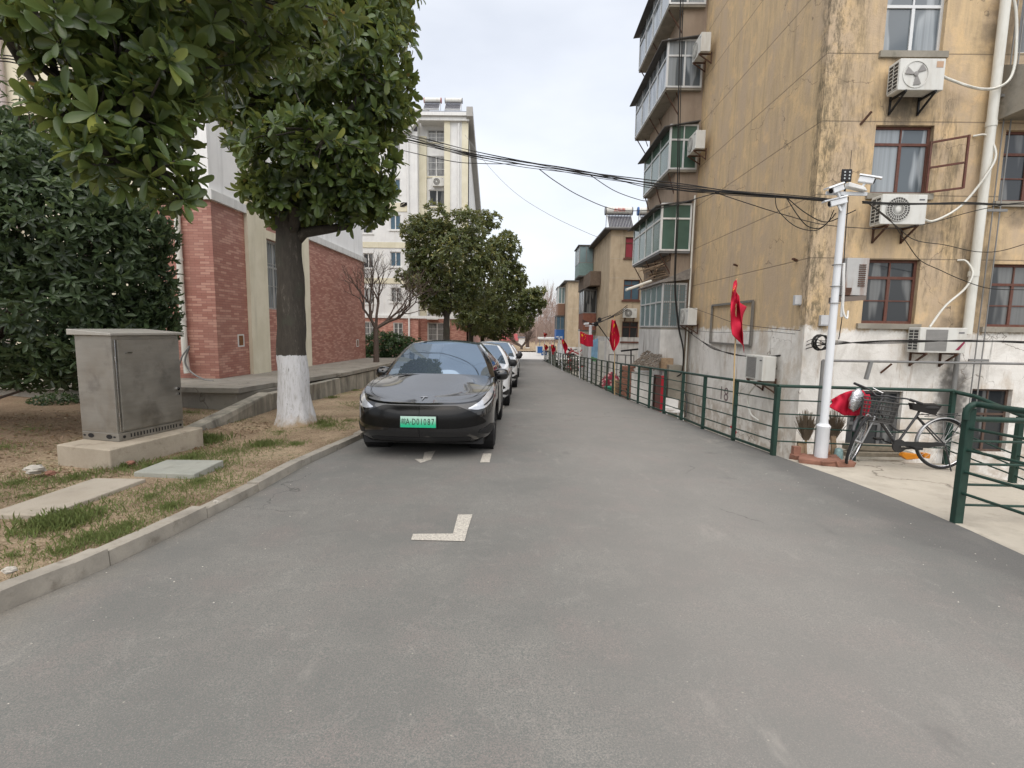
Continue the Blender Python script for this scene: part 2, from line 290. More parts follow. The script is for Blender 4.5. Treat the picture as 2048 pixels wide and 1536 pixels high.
# ------------------------------------------------------------------ mesh helpers
class MB:
    def __init__(s): s.v = []; s.f = []; s.mi = []; s.cm = 0
    def add(s, vs, fs):
        o = len(s.v); s.v += [tuple(v) for v in vs]
        for f in fs: s.f.append(tuple(i+o for i in f)); s.mi.append(s.cm)
        return s
    def box(s, x0, x1, y0, y1, z0, z1):
        return s.add([(x0, y0, z0), (x1, y0, z0), (x1, y1, z0), (x0, y1, z0), (x0, y0, z1), (x1, y0, z1), (x1, y1, z1), (x0, y1, z1)],
                     [(0, 3, 2, 1), (4, 5, 6, 7), (0, 1, 5, 4), (1, 2, 6, 5), (2, 3, 7, 6), (3, 0, 4, 7)])
    def hexa(s, p):  # 8 points: bottom loop, top loop
        return s.add(p, [(0, 3, 2, 1), (4, 5, 6, 7), (0, 1, 5, 4), (1, 2, 6, 5), (2, 3, 7, 6), (3, 0, 4, 7)])
    def fb(s, F, u0, u1, v0, v1, n0, n1):   # box in a wall frame
        P, U, Nn = F; q = []
        for v in (v0, v1):
            for (u, n) in ((u0, n0), (u1, n0), (u1, n1), (u0, n1)): p = P+U*u+Nn*n; q.append((p.x, p.y, p.z+v))
        return s.hexa(q)
    def prism(s, poly, d):                  # poly: 3-D points, extruded by vector d
        n = len(poly); d = Vector(d); a = [Vector(p) for p in poly]
        return s.add(a+[p+d for p in a], [tuple(range(n))[::-1], tuple(range(n, 2*n))]+[(i, (i+1) % n, (i+1) % n+n, i+n) for i in range(n)])
    def tube(s, pts, r, n=8, cap=True, flat=1.0):
        pts = [Vector(p) for p in pts]; m = len(pts); rr = r if isinstance(r, (list, tuple)) else [r]*m; o = []; prev = None
        for i, p in enumerate(pts):
            t = (pts[min(i+1, m-1)]-pts[max(i-1, 0)]).normalized()
            if prev is None: a = Vector((0, 0, 1)) if abs(t.z) < .9 else Vector((1, 0, 0)); u = t.cross(a).normalized()
            else: u = (prev-t*prev.dot(t)).normalized()
            prev = u; w_ = t.cross(u)
            for k in range(n): an = 2*math.pi*k/n; o.append(p+u*(rr[i]*math.cos(an))+w_*(rr[i]*math.sin(an)*flat))
        f = [(i*n+k, i*n+(k+1) % n, (i+1)*n+(k+1) % n, (i+1)*n+k) for i in range(m-1) for k in range(n)]
        if cap: f += [tuple(range(n))[::-1], tuple(range((m-1)*n, m*n))]
        return s.add(o, f)
    def cyl(s, a, b, r, n=12, r2=None): return s.tube([a, b], [r, r if r2 is None else r2], n)
    def bar(s, a, b, w_, h=None):           # rectangular bar
        a = Vector(a); b = Vector(b); t = (b-a).normalized(); up = Vector((0, 0, 1)) if abs(t.z) < .95 else Vector((0, 1, 0))
        u = t.cross(up).normalized()*(w_/2); q = u.cross(t).normalized()*((h or w_)/2)
        return s.hexa([a-u-q, a+u-q, b+u-q, b-u-q, a-u+q, a+u+q, b+u+q, b-u+q])
    def lathe(s, c, prof, n=20, axis='z'):
        o = []
        for (r, h) in prof:
            for k in range(n):
                a = 2*math.pi*k/n; x, y = r*math.cos(a), r*math.sin(a)
                o.append({'z': (c[0]+x, c[1]+y, c[2]+h), 'y': (c[0]+x, c[1]+h, c[2]+y), 'x': (c[0]+h, c[1]+x, c[2]+y)}[axis])
        m = len(prof); return s.add(o, [(i*n+k, i*n+(k+1) % n, (i+1)*n+(k+1) % n, (i+1)*n+k) for i in range(m-1) for k in range(n)])
    def grid(s, rows):
        n = len(rows[0]); m = len(rows)
        return s.add([p for r in rows for p in r], [(i*n+j, i*n+j+1, (i+1)*n+j+1, (i+1)*n+j) for i in range(m-1) for j in range(n-1)])
    def build(s, name, mats, parent=None, smooth=None, bevel=0, wn=False):
        off = parent_loc(parent) if parent else Vector((0, 0, 0)); me = bpy.data.meshes.new(name)
        me.from_pydata([(v[0]-off.x, v[1]-off.y, v[2]-off.z) for v in s.v], [], s.f)
        mats = mats if isinstance(mats, (list, tuple)) else [mats]
        for m in mats: me.materials.append(m)
        if len(mats) > 1: me.polygons.foreach_set('material_index', s.mi)
        if smooth:
            me.polygons.foreach_set('use_smooth', [True]*len(me.polygons))
            if smooth is not True: me.set_sharp_from_angle(angle=R(smooth))
        o = bpy.data.objects.new(name, me); C.objects.link(o); o.parent = parent
        if bevel:
            b = o.modifiers.new('bevel', 'BEVEL'); b.width = bevel; b.segments = 2; b.limit_method = 'ANGLE'; b.angle_limit = R(40)
        return o
def parent_loc(p):
    l = Vector((0, 0, 0))
    while p: l += p.location; p = p.parent
    return l
def tag(o, label=None, cat=None, group=None, kind=None):
    if label: o['label'] = label
    if cat: o['category'] = cat
    if group: o['group'] = group
    if kind: o['kind'] = kind
    return o
def thing(name, label, cat, loc=(0, 0, 0), group=None):
    o = bpy.data.objects.new(name, None); C.objects.link(o); o.location = loc; o.empty_display_size = .2
    return tag(o, label, cat, group)
KIDS = {}
def copytree(root, label=None, loc=None, rot=None, scale=None, group=None):
    kids = {}
    for o in C.objects:
        if o.parent: kids.setdefault(o.parent.name, []).append(o)
    def cp(o, par):
        c = o.copy(); C.objects.link(c); c.parent = par
        for k in kids.get(o.name, []): cp(k, c)
        return c
    r = cp(root, None)
    if label: r['label'] = label
    if group: r['group'] = group
    if loc is not None: r.location = loc
    if rot is not None: r.rotation_euler = rot
    if scale is not None: r.scale = scale
    return r
def struct(name, mb, m, smooth=None): return tag(mb.build(name, m, smooth=smooth), kind='structure')
def FR(P, U, Nn): return (Vector(P), Vector(U), Vector(Nn))
def facade(mb, F, u0, u1, v0, v1, holes, depth=.14):
    """wall sheet with rectangular openings and their reveals"""
    P, U, Nn = F
    def pt(u, v, n=0): p = P+U*u+Nn*n; return (p.x, p.y, p.z+v)
    us = sorted({u0, u1, *[min(max(h[i], u0), u1) for h in holes for i in (0, 1)]}); vs_ = sorted({v0, v1, *[min(max(h[i], v0), v1) for h in holes for i in (2, 3)]})
    for a, b in zip(us, us[1:]):
        for c, d in zip(vs_, vs_[1:]):
            mu, mv = (a+b)/2, (c+d)/2
            if any(h[0] < mu < h[1] and h[2] < mv < h[3] for h in holes): continue
            mb.add([pt(a, c), pt(b, c), pt(b, d), pt(a, d)], [(0, 1, 2, 3)])
    for a, b, c, d in [h[:4] for h in holes]:
        mb.add([pt(a, c), pt(b, c), pt(b, d), pt(a, d), pt(a, c, -depth), pt(b, c, -depth), pt(b, d, -depth), pt(a, d, -depth)],
               [(0, 4, 5, 1), (1, 5, 6, 2), (2, 6, 7, 3), (3, 7, 4, 0)])
def window(par, F, u0, u1, v0, v1, fm=woodred, gm=gl_dark, cols=2, transom=.72, fw=.05, rec=.09, bars=None, sill=None, mid=False, name='window', label=None):
    mb = MB(); d0, d1 = -rec-.05, -rec
    mb.fb(F, u0, u0+fw, v0, v1, d0, d1); mb.fb(F, u1-fw, u1, v0, v1, d0, d1); mb.fb(F, u0+fw, u1-fw, v0, v0+fw, d0, d1); mb.fb(F, u0+fw, u1-fw, v1-fw, v1, d0, d1)
    vt = v1-fw
    if transom: vt = v0+(v1-v0)*transom; mb.fb(F, u0+fw, u1-fw, vt-fw*.5, vt+fw*.5, d0, d1+.004)
    for k in range(1, cols):
        u = u0+(u1-u0)*k/cols; mb.fb(F, u-fw*.55, u+fw*.55, v0+fw, vt-(fw*.5 if transom else 0), d0, d1+.002)
        if transom and vt+fw < v1-fw: mb.fb(F, u-fw*.3, u+fw*.3, vt+fw*.5, v1-fw, d0, d1-.004)
    if mid: mb.fb(F, u0+fw, u1-fw, (v0+vt)/2-.012, (v0+vt)/2+.012, d0+.004, d1-.006)
    w_ = mb.build(name, fm, par)
    if label: w_['label'] = label
    MB().fb(F, u0+fw*.4, u1-fw*.4, v0+fw*.4, v1-fw*.4, d0+.015, d0+.025).build('pane', gm, w_)
    if bars:
        m = MB(); nb = max(3, int((u1-u0)/.11))
        for k in range(nb+1): u = u0+.02+(u1-u0-.04)*k/nb; m.fb(F, u-.007, u+.007, v0+.02, v1-.02, bars-.007, bars+.007)
        for k in range(4): v = v0+.03+(v1-v0-.06)*k/3; m.fb(F, u0, u1, v-.01, v+.01, bars+.008, bars+.02)
        m.build('window_grille', grillem if bars != .031 else trimwhite, w_)
    if sill: MB().fb(F, u0-.1, u1+.1, v0-.11, v0-.003, -rec, .07).build('sill', sill, w_)
    return w_
def text(s, size, m, name='lettering', ext=.003, sx=1.0, sy=1.0):
    """lettering as a mesh in the local xy plane, centred"""
    cu = bpy.data.curves.new(name, 'FONT'); cu.body = s; cu.size = size; cu.extrude = ext; cu.align_x = 'CENTER'; cu.align_y = 'CENTER'; cu.resolution_u = 3
    t = bpy.data.objects.new(name, cu); C.objects.link(t); bpy.context.view_layer.update()
    me = bpy.data.meshes.new_from_object(t.evaluated_get(bpy.context.evaluated_depsgraph_get())); C.objects.unlink(t); bpy.data.objects.remove(t)
    me.materials.clear(); me.materials.append(m); o = bpy.data.objects.new(name, me); C.objects.link(o); o.scale = (sx, sy, 1); return o
def smooth_pts(P, k=6):
    P = [Vector(p) for p in P]; Q = [P[0]*2-P[1]]+P+[P[-1]*2-P[-2]]; o = []
    for i in range(1, len(Q)-2):
        for j in range(k):
            t = j/k; a, b, c, d = Q[i-1:i+3]
            o.append(.5*((2*b)+(c-a)*t+(2*a-5*b+4*c-d)*t*t+(3*b-a-3*c+d)*t**3))
    return o+[P[-1]]
# leaves -----------------------------------------------------------
LV = np.array([(0, 0, 0), (.3, .40, .07), (.72, .46, .05), (1, 0, -.10), (.72, -.46, .05), (.3, -.40, .07), (.3, 0, -.03), (.72, 0, -.05)])
LF = [(0, 6, 1), (6, 7, 2, 1), (7, 3, 2), (0, 5, 6), (5, 4, 7, 6), (4, 3, 7)]
_st = [(.16, .17, .03), (.38, .39, .07), (.62, .50, .075), (.83, .42, .05), (.95, .22, .01)]      # broad rounded blade
LV2 = np.array([(0, 0, 0)]+[(a, b, c) for a, b, c in _st]+[(1, 0, -.05)]+[(a, -b, c) for a, b, c in _st[::-1]]+[(a, 0, -.02+.03*math.sin(a*3)) for a, b, c in _st])
LF2 = [(0, 12, 1)]+[(12+k, 13+k, 2+k, 1+k) for k in range(4)]+[(16, 6, 5), (0, 11, 12)]+[(11-k, 10-k, 13+k, 12+k) for k in range(4)]+[(7, 6, 16)]
def leaf_mesh(name, base, axis, nrm, L, W, tint, m, parent, bend=None):
    LVx, LFx = (LV2, LF2) if m is leafA else (LV, LF); K = len(LVx)
    """base, axis, nrm: (N,3) arrays; one small folded leaf blade each"""
    N = len(base); axis = axis/np.linalg.norm(axis, axis=1, keepdims=True)
    side = np.cross(nrm, axis); side /= np.linalg.norm(side, axis=1, keepdims=True)+1e-9; nn = np.cross(axis, side)
    V = base[:, None, :]+LVx[None, :, 0, None]*L[:, None, None]*axis[:, None, :]+LVx[None, :, 1, None]*W[:, None, None]*side[:, None, :]+LVx[None, :, 2, None]*L[:, None, None]*nn[:, None, :]
    off = np.array(parent_loc(parent)) if parent else np.zeros(3)
    V = (V-off).reshape(-1, 3); lt = np.array([len(f) for f in LFx]); flat = np.concatenate([np.array(f) for f in LFx])
    li = (flat[None, :]+(np.arange(N)*K)[:, None]).ravel(); tot = np.tile(lt, N); st = np.concatenate([[0], np.cumsum(tot)[:-1]])
    me = bpy.data.meshes.new(name); me.vertices.add(len(V)); me.vertices.foreach_set('co', V.ravel())
    me.loops.add(len(li)); me.loops.foreach_set('vertex_index', li.astype(np.int32)); me.polygons.add(len(tot))
    me.polygons.foreach_set('loop_start', st.astype(np.int32)); me.polygons.foreach_set('loop_total', tot.astype(np.int32))
    a = me.attributes.new('tint', 'FLOAT', 'POINT'); a.data.foreach_set('value', np.repeat(tint, K).astype(np.float32))
    me.materials.append(m); me.update(calc_edges=True); me.polygons.foreach_set('use_smooth', np.ones(len(tot), bool))
    o = bpy.data.objects.new(name, me); C.objects.link(o); o.parent = parent; return o
def unit(n):
    v = rng.normal(size=(n, 3)); return v/np.linalg.norm(v, axis=1, keepdims=True)
def whorls(tips, dirs, per, L, spread=(35, 95), wr=.42):
    N = len(tips); dirs = dirs/np.linalg.norm(dirs, axis=1, keepdims=True)
    a = np.where(np.abs(dirs[:, 2:3]) < .9, np.array([[0, 0, 1.]]), np.array([[1., 0, 0]])); u = np.cross(dirs, a); u /= np.linalg.norm(u, axis=1, keepdims=True); v = np.cross(dirs, u)
    ph = (np.arange(per)[None, :]*2.4+rng.uniform(0, 6.28, (N, 1))); th = np.radians(rng.uniform(spread[0], spread[1], (N, per)))
    ax = np.cos(th)[..., None]*dirs[:, None]+np.sin(th)[..., None]*(np.cos(ph)[..., None]*u[:, None]+np.sin(ph)[..., None]*v[:, None])
    nr = dirs[:, None]*np.sin(th)[..., None]-np.cos(th)[..., None]*(np.cos(ph)[..., None]*u[:, None]+np.sin(ph)[..., None]*v[:, None])+rng.normal(size=ax.shape)*.42
    ln = L*rng.uniform(.55, 1.2, (N, per)); base = tips[:, None]+dirs[:, None]*rng.uniform(-.3, .1, (N, per))[..., None]*L
    return base.reshape(-1, 3), ax.reshape(-1, 3), nr.reshape(-1, 3), ln.ravel(), (ln*wr).ravel()
def crown(name, lobes, n, per, L, m, parent, up=.35, cut=None, lightup=.5, wr=.42, rmin=.45):
    vol = np.array([l[3]*l[4]*l[5] for l in lobes])**.67; cnt = (vol/vol.sum()*n).astype(int); T = []; D = []; Q = []
    for l, c in zip(lobes, cnt):
        d = unit(c); rad = np.where(rng.random(c) < .72, rng.uniform(.86, 1.06, c), rng.uniform(rmin, .86, c))
        rr = np.array(l[3:6]); bumps = 1+.10*np.sin(d[:, 0]*7+l[0])*np.sin(d[:, 2]*6+l[1])+.06*np.sin(d[:, 1]*11)
        T.append(np.array(l[:3])+d*rr*(rad*bumps)[:, None]); o = d/rr; o /= np.linalg.norm(o, axis=1, keepdims=True)
        D.append(o+np.array([0, 0, up])+rng.normal(size=(c, 3))*.35); Q.append(rad)
    T = np.concatenate(T); D = np.concatenate(D); Q = np.concatenate(Q)
    keep = np.ones(len(T), bool)
    for l in lobes:   # nothing buried deep inside a neighbour lobe
        e = np.linalg.norm((T-np.array(l[:3]))/np.array(l[3:6]), axis=1); keep &= e > rmin
    if cut is not None: keep &= cut(T)
    T, D, Q = T[keep], D[keep], Q[keep]
    b, ax, nr, ln, wd = whorls(T, D, per, L, wr=wr)
    zt = (T[:, 2]-T[:, 2].min())/(np.ptp(T[:, 2])+1e-6); tw = np.clip(rng.random(len(T))*.8+(zt-.5)*lightup*.4, 0, 1)
    tint = np.clip(np.repeat(tw, per)+rng.normal(size=len(b))*.13, 0, 1)
    o = leaf_mesh(name, b, ax, nr, ln, wd, tint, m, parent)
    return o, T
def limb(mb, a, b, r0, r1, n=7, wob=.08, seg=5):
    a, b = Vector(a), Vector(b); L = (b-a).length; P = []
    for i in range(seg+1):
        t = i/seg; P.append(a.lerp(b, t)+Vector((random.uniform(-1, 1), random.uniform(-1, 1), random.uniform(-1, 1)))*wob*L*(math.sin(math.pi*t)))
    mb.tube(P, [r0+(r1-r0)*i/seg for i in range(seg+1)], n); return P
# ------------------------------------------------------------------ ground, road, verge
def strip(name, rows, m, **k): mb = MB(); mb.grid(rows); return struct(name, mb, m, **k)
YS = [-6, -2, 0, 1, 2, 3, 4, 5, 6, 7, 8, 9, 10, 12, 14, 16, 18, 20, 24, 28, 34, 40, 48, 56, 66, 78]
def lerp_tab(t, y):
    for (a, b), (c, d) in zip(t, t[1:]):
        if y <= c: return b+(d-b)*(y-a)/(c-a)
    return t[-1][1]
KE = [(-6, -3.7), (-1, -3.25), (2.6, -2.9), (3, -2.79), (3.6, -2.72), (4.73, -2.66), (5.94, -2.67), (7.8, -2.53), (12, -2.5), (30, -2.7), (52, -3.1), (78, -3.4)]
RE = [(-6, 3.6), (3.6, 3.88), (4.5, 3.97), (5.7, 3.96), (6.8, 3.80), (7.3, 3.76), (8.3, 3.63), (9.5, 3.53), (11.6, 3.40), (14.4, 3.19), (16.3, 3.09), (24, 2.82), (34, 2.6), (52, 2.35), (78, 2.2)]
kx = lambda y: lerp_tab(KE, y); rx = lambda y: lerp_tab(RE, y)
base = MB()
base.grid([[(-900, y, gz(min(y, 78), -1.25)) if y > -900 else (0, 0, 0), (900, y, gz(min(y, 78), -1.25))] for y in (-40, 0, 78)]+[[(-900, 900, -3.98), (900, 900, -3.98)]])
struct('ground', base, m_concrete('yard_ground', (.22, .20, .165), (.33, .30, .25), s=.5))
YR = np.concatenate([np.arange(-6, 24, .5), np.arange(24, 54.1, 2)])
strip('road', [[(kx(y)+(rx(y)-kx(y))*t, y, gz(y)+.012*math.sin(t*3.14)) for t in np.linspace(0, 1, 9)] for y in YR], asphalt, smooth=True)
strip('far_cross_road', [[(x, y, gz(54, -.004)-.004*(y-54)) for x in (-60, -3, 2.4, 60)] for y in (54, 60, 71)], roadfar)
strip('far_verge', [[(x, y, gz(54)+.06+(y-71)*.004) for x in (-120, 0, 120)] for y in (71, 90, 140, 400)], m_soil())
# soil verge on the left
def soilz(x, y):
    d = kx(y)-x; return gz(y, .078)+.012*math.sin(x*2.1+y*1.7)+.02*math.sin(x*.9-y*.6)*min(1, d)+max(0, min(d-3.2, 5))*.05
strip('verge_soil', [[(kx(y)-.07, y, gz(y, -.05))]+[(x, y, soilz(x, y)-.012*(x > kx(y)-.2)) for x in [kx(y)-.125]+[kx(y)-.10-d for d in (.3, .6, 1, 1.5, 2, 2.7, 3.4, 4.2, 5, 6.5, 8, 12, 20, 40)]] for y in np.arange(-6, 54, .6)], soil, smooth=True)
# kerb stones, cracked and slightly out of line
kb = MB(); y = -6.0
while y < 54:
    L = random.uniform(.75, 1.05) if y < 30 else 3; y1 = y+L; dz = random.uniform(-.012, .012); dx = random.uniform(-.012, .012); g = .006
    hts = [.115, .118] if y < 3.5 else [.085, .085]
    def P(yy, off, z): return (kx(yy)+dx-off, yy, gz(yy, z+dz))
    seg = [y+g, y+L*.35+random.uniform(-.05, .05), y+L*.7, y1-g]
    for a, b in zip(seg, seg[1:]):
        j = random.uniform(-.006, .006)
        kb.hexa([P(a, .135, -.1), P(a, 0, -.1), P(b, 0, -.1), P(b, .135, -.1), P(a, .135, hts[0]), P(a, .012, hts[0]+j*0), P(b, .012, hts[1]), P(b, .135, hts[1])])
    y = y1
struct('kerb', kb, conc_kerb)
# painted parking marks (worn)
def mark(pts, off=.005):
    mb = MB(); mb.add([(p.x, p.y, gz(p.y, off)+.012*math.sin((p.x-kx(p.y))/(rx(p.y)-kx(p.y))*3.14)) for p in pts], [tuple(range(len(pts)))]); return mb
def gpl(l): return [gp(*q) for q in l]
mk = mark(gpl([(822, 1083), (929, 1086), (934, 1067), (906, 1070.5), (826, 1071)])); mk.add(mark(gpl([(906, 1070.5), (934, 1067), (945, 1032), (916, 1032)])).v, [(0, 1, 2, 3)])
struct('parking_corner_mark', mk, paint_w)
mk = mark(gpl([(960, 927), (979, 927), (983, 909), (966, 909)]))
for y0 in (12.0, 17.2, 22.5, 28): mk.add([(x, y, gz(y, .016)) for x, y in ((-.5, y0), (-.38, y0), (-.38, y0+.5), (-.5, y0+.5))], [(0, 1, 2, 3)])
struct('parking_line_mark', mk, paint_w)
mk = MB()
for quad in ([(849, 906), (871, 903), (862, 920), (846, 920)],): mk.add([(p.x, p.y, gz(p.y, .014)) for p in gpl(quad)], [(0, 1, 2, 3)])
mk.add([(p.x, p.y, gz(p.y, .014)) for p in gpl([(829, 920), (866, 920), (841, 928)])], [(0, 1, 2)])
struct('parking_arrow_mark', mk, paint_w)
# right side: concrete landing, drop to the yard, skirts
LX = 6.0
mb = MB(); ys = [6.95, 6.6, 6, 5.4, 4.8, 4.2, 3.4, 2.4, 1]
mb.grid([[(rx(y)-.03, y, gz(y)-.008), (rx(y)+.015, y, gz(y)+.003)]+[(x, y, gz(y)+.004-.01*(x-4)) for x in (4.6, 5.3, LX)] for y in ys])
mb.add([(LX, 6.95, gz(6.95)-.02), (LX, 1, -.055), (LX, 1, -2), (LX, 6.95, -2)], [(0, 1, 2, 3)]); mb.add([(3.8, 6.95, gz(6.95)), (LX, 6.95, gz(6.95)-.02), (LX, 6.95, -2), (3.8, 6.95, -2)], [(0, 1, 2, 3)])
struct('concrete_landing', mb, conc_slab)
mb = MB(); yy = [y for y in YR if y >= 6.5]
mb.grid([[(rx(y)-.002, y, gz(y)-.002), (rx(y)+.10, y, gz(y)-.05), (rx(y)+.12, y, gz(y)-1.3)] for y in yy]); struct('road_edge_wall', mb, conc_dark)
mb = MB(); mb.grid([[(kx(-6), y, gz(y)-.01), (60, y, gz(y)-.01)] for y in (-40, -6, 1.02)]); mb.grid([[(-60, y, gz(y)-.02), (kx(-6), y, gz(y)-.02)] for y in (-40, -6)]); struct('near_road', mb, asphalt)
# ------------------------------------------------------------------ verge things
def slabq(name, top, th, m, label, cat, bevel=.01):
    mb = MB(); t = [Vector(p) for p in top]; b = [p-Vector((0, 0, th)) for p in t]; mb.hexa(b+t); return tag(mb.build(name, m, bevel=bevel), label, cat)
q = [gp(-30, 1028, .115), gp(90, 1030, .115), gp(292, 957, .115), gp(188, 956, .115)]
slabq('paving_slab', q, .1, conc_pale if False else m_concrete('path_slab', (.33, .29, .235), (.42, .375, .31), s=.35), 'long flat grey concrete slab lying in the soil near the left edge', 'slab')
q = [gp(267, 944, .12), gp(388, 948, .15), gp(447, 920, .17), gp(334, 919, .12)]
slabq('access_cover', q, .09, m_concrete('greenish_slab', (.28, .285, .25), (.35, .35, .305), s=.4), 'pale greenish concrete cover slab in the grass beside the cabinet plinth', 'cover slab')
# electric cabinet on its plinth
A, Bc, Cc = Vector((-4.60, 5.42, 0)), Vector((-5.40, 5.62, 0)), Vector((-4.37, 6.72, 0)); Dc = Bc+Cc-A
mb = MB(); mb.hexa([Vector((p.x, p.y, -.22)) for p in (A, Cc, Dc, Bc)]+[Vector((p.x, p.y, .10)) for p in (A, Cc, Dc, Bc)])
tag(mb.build('concrete_plinth', conc_plinth, bevel=.012), 'low tan concrete plinth under the steel utility cabinet', 'plinth')
O = Vector((-4.80, 5.80, .101)); ux = Vector((.19, .88, 0)).normalized(); uy = Vector((-ux.y, ux.x, 0))  # ux: along the door, uy: depth
cab = thing('utility_cabinet', 'grey stainless steel utility cabinet with sloped lid on a concrete plinth', 'cabinet', O)
Wd, Dp, Ht = .90, .56, 1.27
def CP(a, b, z): return O+ux*a+uy*b+Vector((0, 0, z))
def cbox(mb, a0, a1, b0, b1, z0, z1): return mb.hexa([CP(a0, b0, z0), CP(a1, b0, z0), CP(a1, b1, z0), CP(a0, b1, z0), CP(a0, b0, z1), CP(a1, b0, z1), CP(a1, b1, z1), CP(a0, b1, z1)])
mb = MB(); cbox(mb, 0, Wd, 0, Dp, .002, .10); cbox(mb, 0, Wd, .012, Dp, .10, Ht); mb.build('body', steel, cab, bevel=.005)
mb = MB(); cbox(mb, .055, Wd-.012, -.012, .010, .125, Ht-.05); mb.build('door', steel, cab, bevel=.004)
dd = [o for o in C.objects if o.parent == cab and o.name.startswith('door')][0]
mb = MB(); mb.cyl(CP(Wd-.075, -.012, .55), CP(Wd-.075, -.035, .55), .022, 14); cbox(mb, Wd-.085, Wd-.065, -.04, -.013, .47, .50); mb.build('lock', chrome, dd)
mb = MB(); mb.tube([CP(.15, -.013, 1.06), CP(.15, -.035, 1.065), CP(.21, -.035, 1.065), CP(.21, -.013, 1.06)], .008, 6); mb.build('handle', chrome, dd)
mb = MB()
for z in (.32, 1.0): mb.cyl(CP(.028, .0, z-.03), CP(.028, .0, z+.03), .009, 8)
mb.cyl(CP(.03, -.004, .12), CP(.03, -.004, Ht-.05), .005, 6); mb.build('hinge', chrome, cab)
mb = MB()
for k in range(16): a = .15+k*.042; cbox(mb, a, a+.014, -.0035, -.001, .03, .075)
for a in (.07, Wd-.05): mb.cyl(CP(a, -.004, .05), CP(a, -.001, .05), .018, 12)
for b, r in ((.06, .018), (.14, .045), (.42, .045), (.52, .018)):
    P = [CP(-.004, b+r*math.cos(t), .055+.6*r*math.sin(t)) for t in np.linspace(0, 6.28, 17)[:-1]]; mb.prism(P, ux*.003)
mb.build('vent_holes', blackp, cab)
mb = MB(); e = .05; zt = Ht+.002
mb.hexa([CP(-e, -e, zt), CP(Wd+e, -e, zt), CP(Wd+e, Dp+e, zt), CP(-e, Dp+e, zt), CP(-e, -e, zt+.03), CP(Wd+e, -e, zt+.03), CP(Wd+e, Dp+e, zt+.07), CP(-e, Dp+e, zt+.07)]); mb.build('lid', simple('cabinet_lid', (.42, .40, .36), .5, .5, var=.15), cab, bevel=.006)
# stones
def rock(p, s, lab, m=stone):
    mb = MB(); n, mm = 9, 6; rows = []
    for i in range(mm+1):
        a = math.pi*i/mm; r = []
        for k in range(n+1):
            b = 2*math.pi*(k % n)/n; j = 1+.22*math.sin(k % n*2.3+i*1.9+p.x*9) if 0 < i < mm else 1
            r.append((p.x+s*1.2*j*math.sin(a)*math.cos(b), p.y+s*.9*j*math.sin(a)*math.sin(b), p.z+s*.55*j*math.cos(a)))
        rows.append(r)
    mb.grid(rows); tag(mb.build('rock', m), lab, 'stone', 'loose stones on the verge')
rock(gp(70, 939, .14), .085, 'largest pale stone in the grass left of the cabinet plinth'); rock(gp(101, 946, .12), .045, 'small pinkish stone beside the large pale stone', redclay)
rock(gp(262, 925, .13), .04, 'small pink stone at the near edge of the cabinet plinth', redclay); rock(gp(432, 1003, .12), .022, 'little white pebble by the kerb')
rock(gp(20, 1140, .13), .035, 'flat pale stone at the lower left by the kerb')
# grass: blades in tufts and patches
T = []; 
tufts = [(120, 1045, .30, 1900, .12), (415, 880, .28, 700, .16), (415, 850, .22, 420, .12), (528, 885, .30, 700, .10), (590, 885, .25, 350, .07), (380, 915, .40, 800, .08), (420, 930, .5, 900, .07), (300, 930, .35, 500, .08), (400, 965, .5, 1000, .06),
         (245, 930, .3, 300, .1), (340, 1015, .22, 350, .07), (300, 995, .2, 160, .06), (255, 1050, .25, 300, .06), (180, 1075, .35, 650, .07), (225, 1070, .3, 400, .07), (120, 1100, .3, 300, .06), (350, 1060, .35, 450, .05), (420, 1010, .4, 450, .05),
         (480, 975, .4, 450, .05), (540, 950, .4, 500, .05), (620, 915, .35, 350, .05), (690, 885, .3, 200, .05), (460, 900, .4, 400, .06), (655, 850, .3, 350, .08), (640, 790, .25, 300, .13), (665, 795, .2, 200, .1), (710, 780, .3, 250, .08), (730, 790, .3, 200, .06),
         (30, 960, .5, 700, .06), (150, 950, .35, 500, .08), (60, 985, .5, 500, .05), (20, 1110, .3, 250, .05), (60, 1150, .2, 120, .05), (470, 840, .5, 300, .06), (560, 860, .4, 250, .06), (380, 830, .6, 400, .06), (420, 800, .9, 500, .07), (130, 1000, .3, 200, .05),
         (700, 840, .5, 350, .06), (640, 845, .3, 300, .10), (10, 900, .7, 600, .05), (60, 870, .6, 200, .05)]
B_, AX, LN, TT = [], [], [], []
for (px, py, r, n, L) in tufts:
    c = gp(px, py, .09)
    for _ in range(n):
        a = random.uniform(0, 6.28); q = r*abs(random.gauss(0, .5)); x, y = c.x+q*math.cos(a), c.y+q*math.sin(a)*1.2
        if x > kx(y)-.14+.03*math.sin(y*9): continue
        B_.append((x, y, soilz(x, y)-.005)); AX.append((random.gauss(0, .55), random.gauss(0, .55), 1)); LN.append(L*.75*random.uniform(.4, 1.2)); TT.append(random.random()*.85)
for _ in range(42000):
    y = 2+random.random()**1.4*26; x = kx(y)-.15-random.random()**1.3*(3 if y < 9 else 2.4)
    if math.sin(x*3.1+1.3*math.sin(y*2.2))+math.sin(y*2.7+x) < .45+random.random()*.5: continue
    B_.append((x, y, soilz(x, y)-.005)); AX.append((random.gauss(0, .7), random.gauss(0, .7), 1)); LN.append(random.uniform(.02, .055)); TT.append(random.random()*.82)
B_, AX, LN = np.array(B_), np.array(AX), np.array(LN); nr = unit(len(B_)); nr[:, 2] = 0
tag(leaf_mesh('grass', B_, AX, nr, LN, rng.uniform(.003, .0065, len(LN)), np.array(TT), grassm, None), kind='stuff')
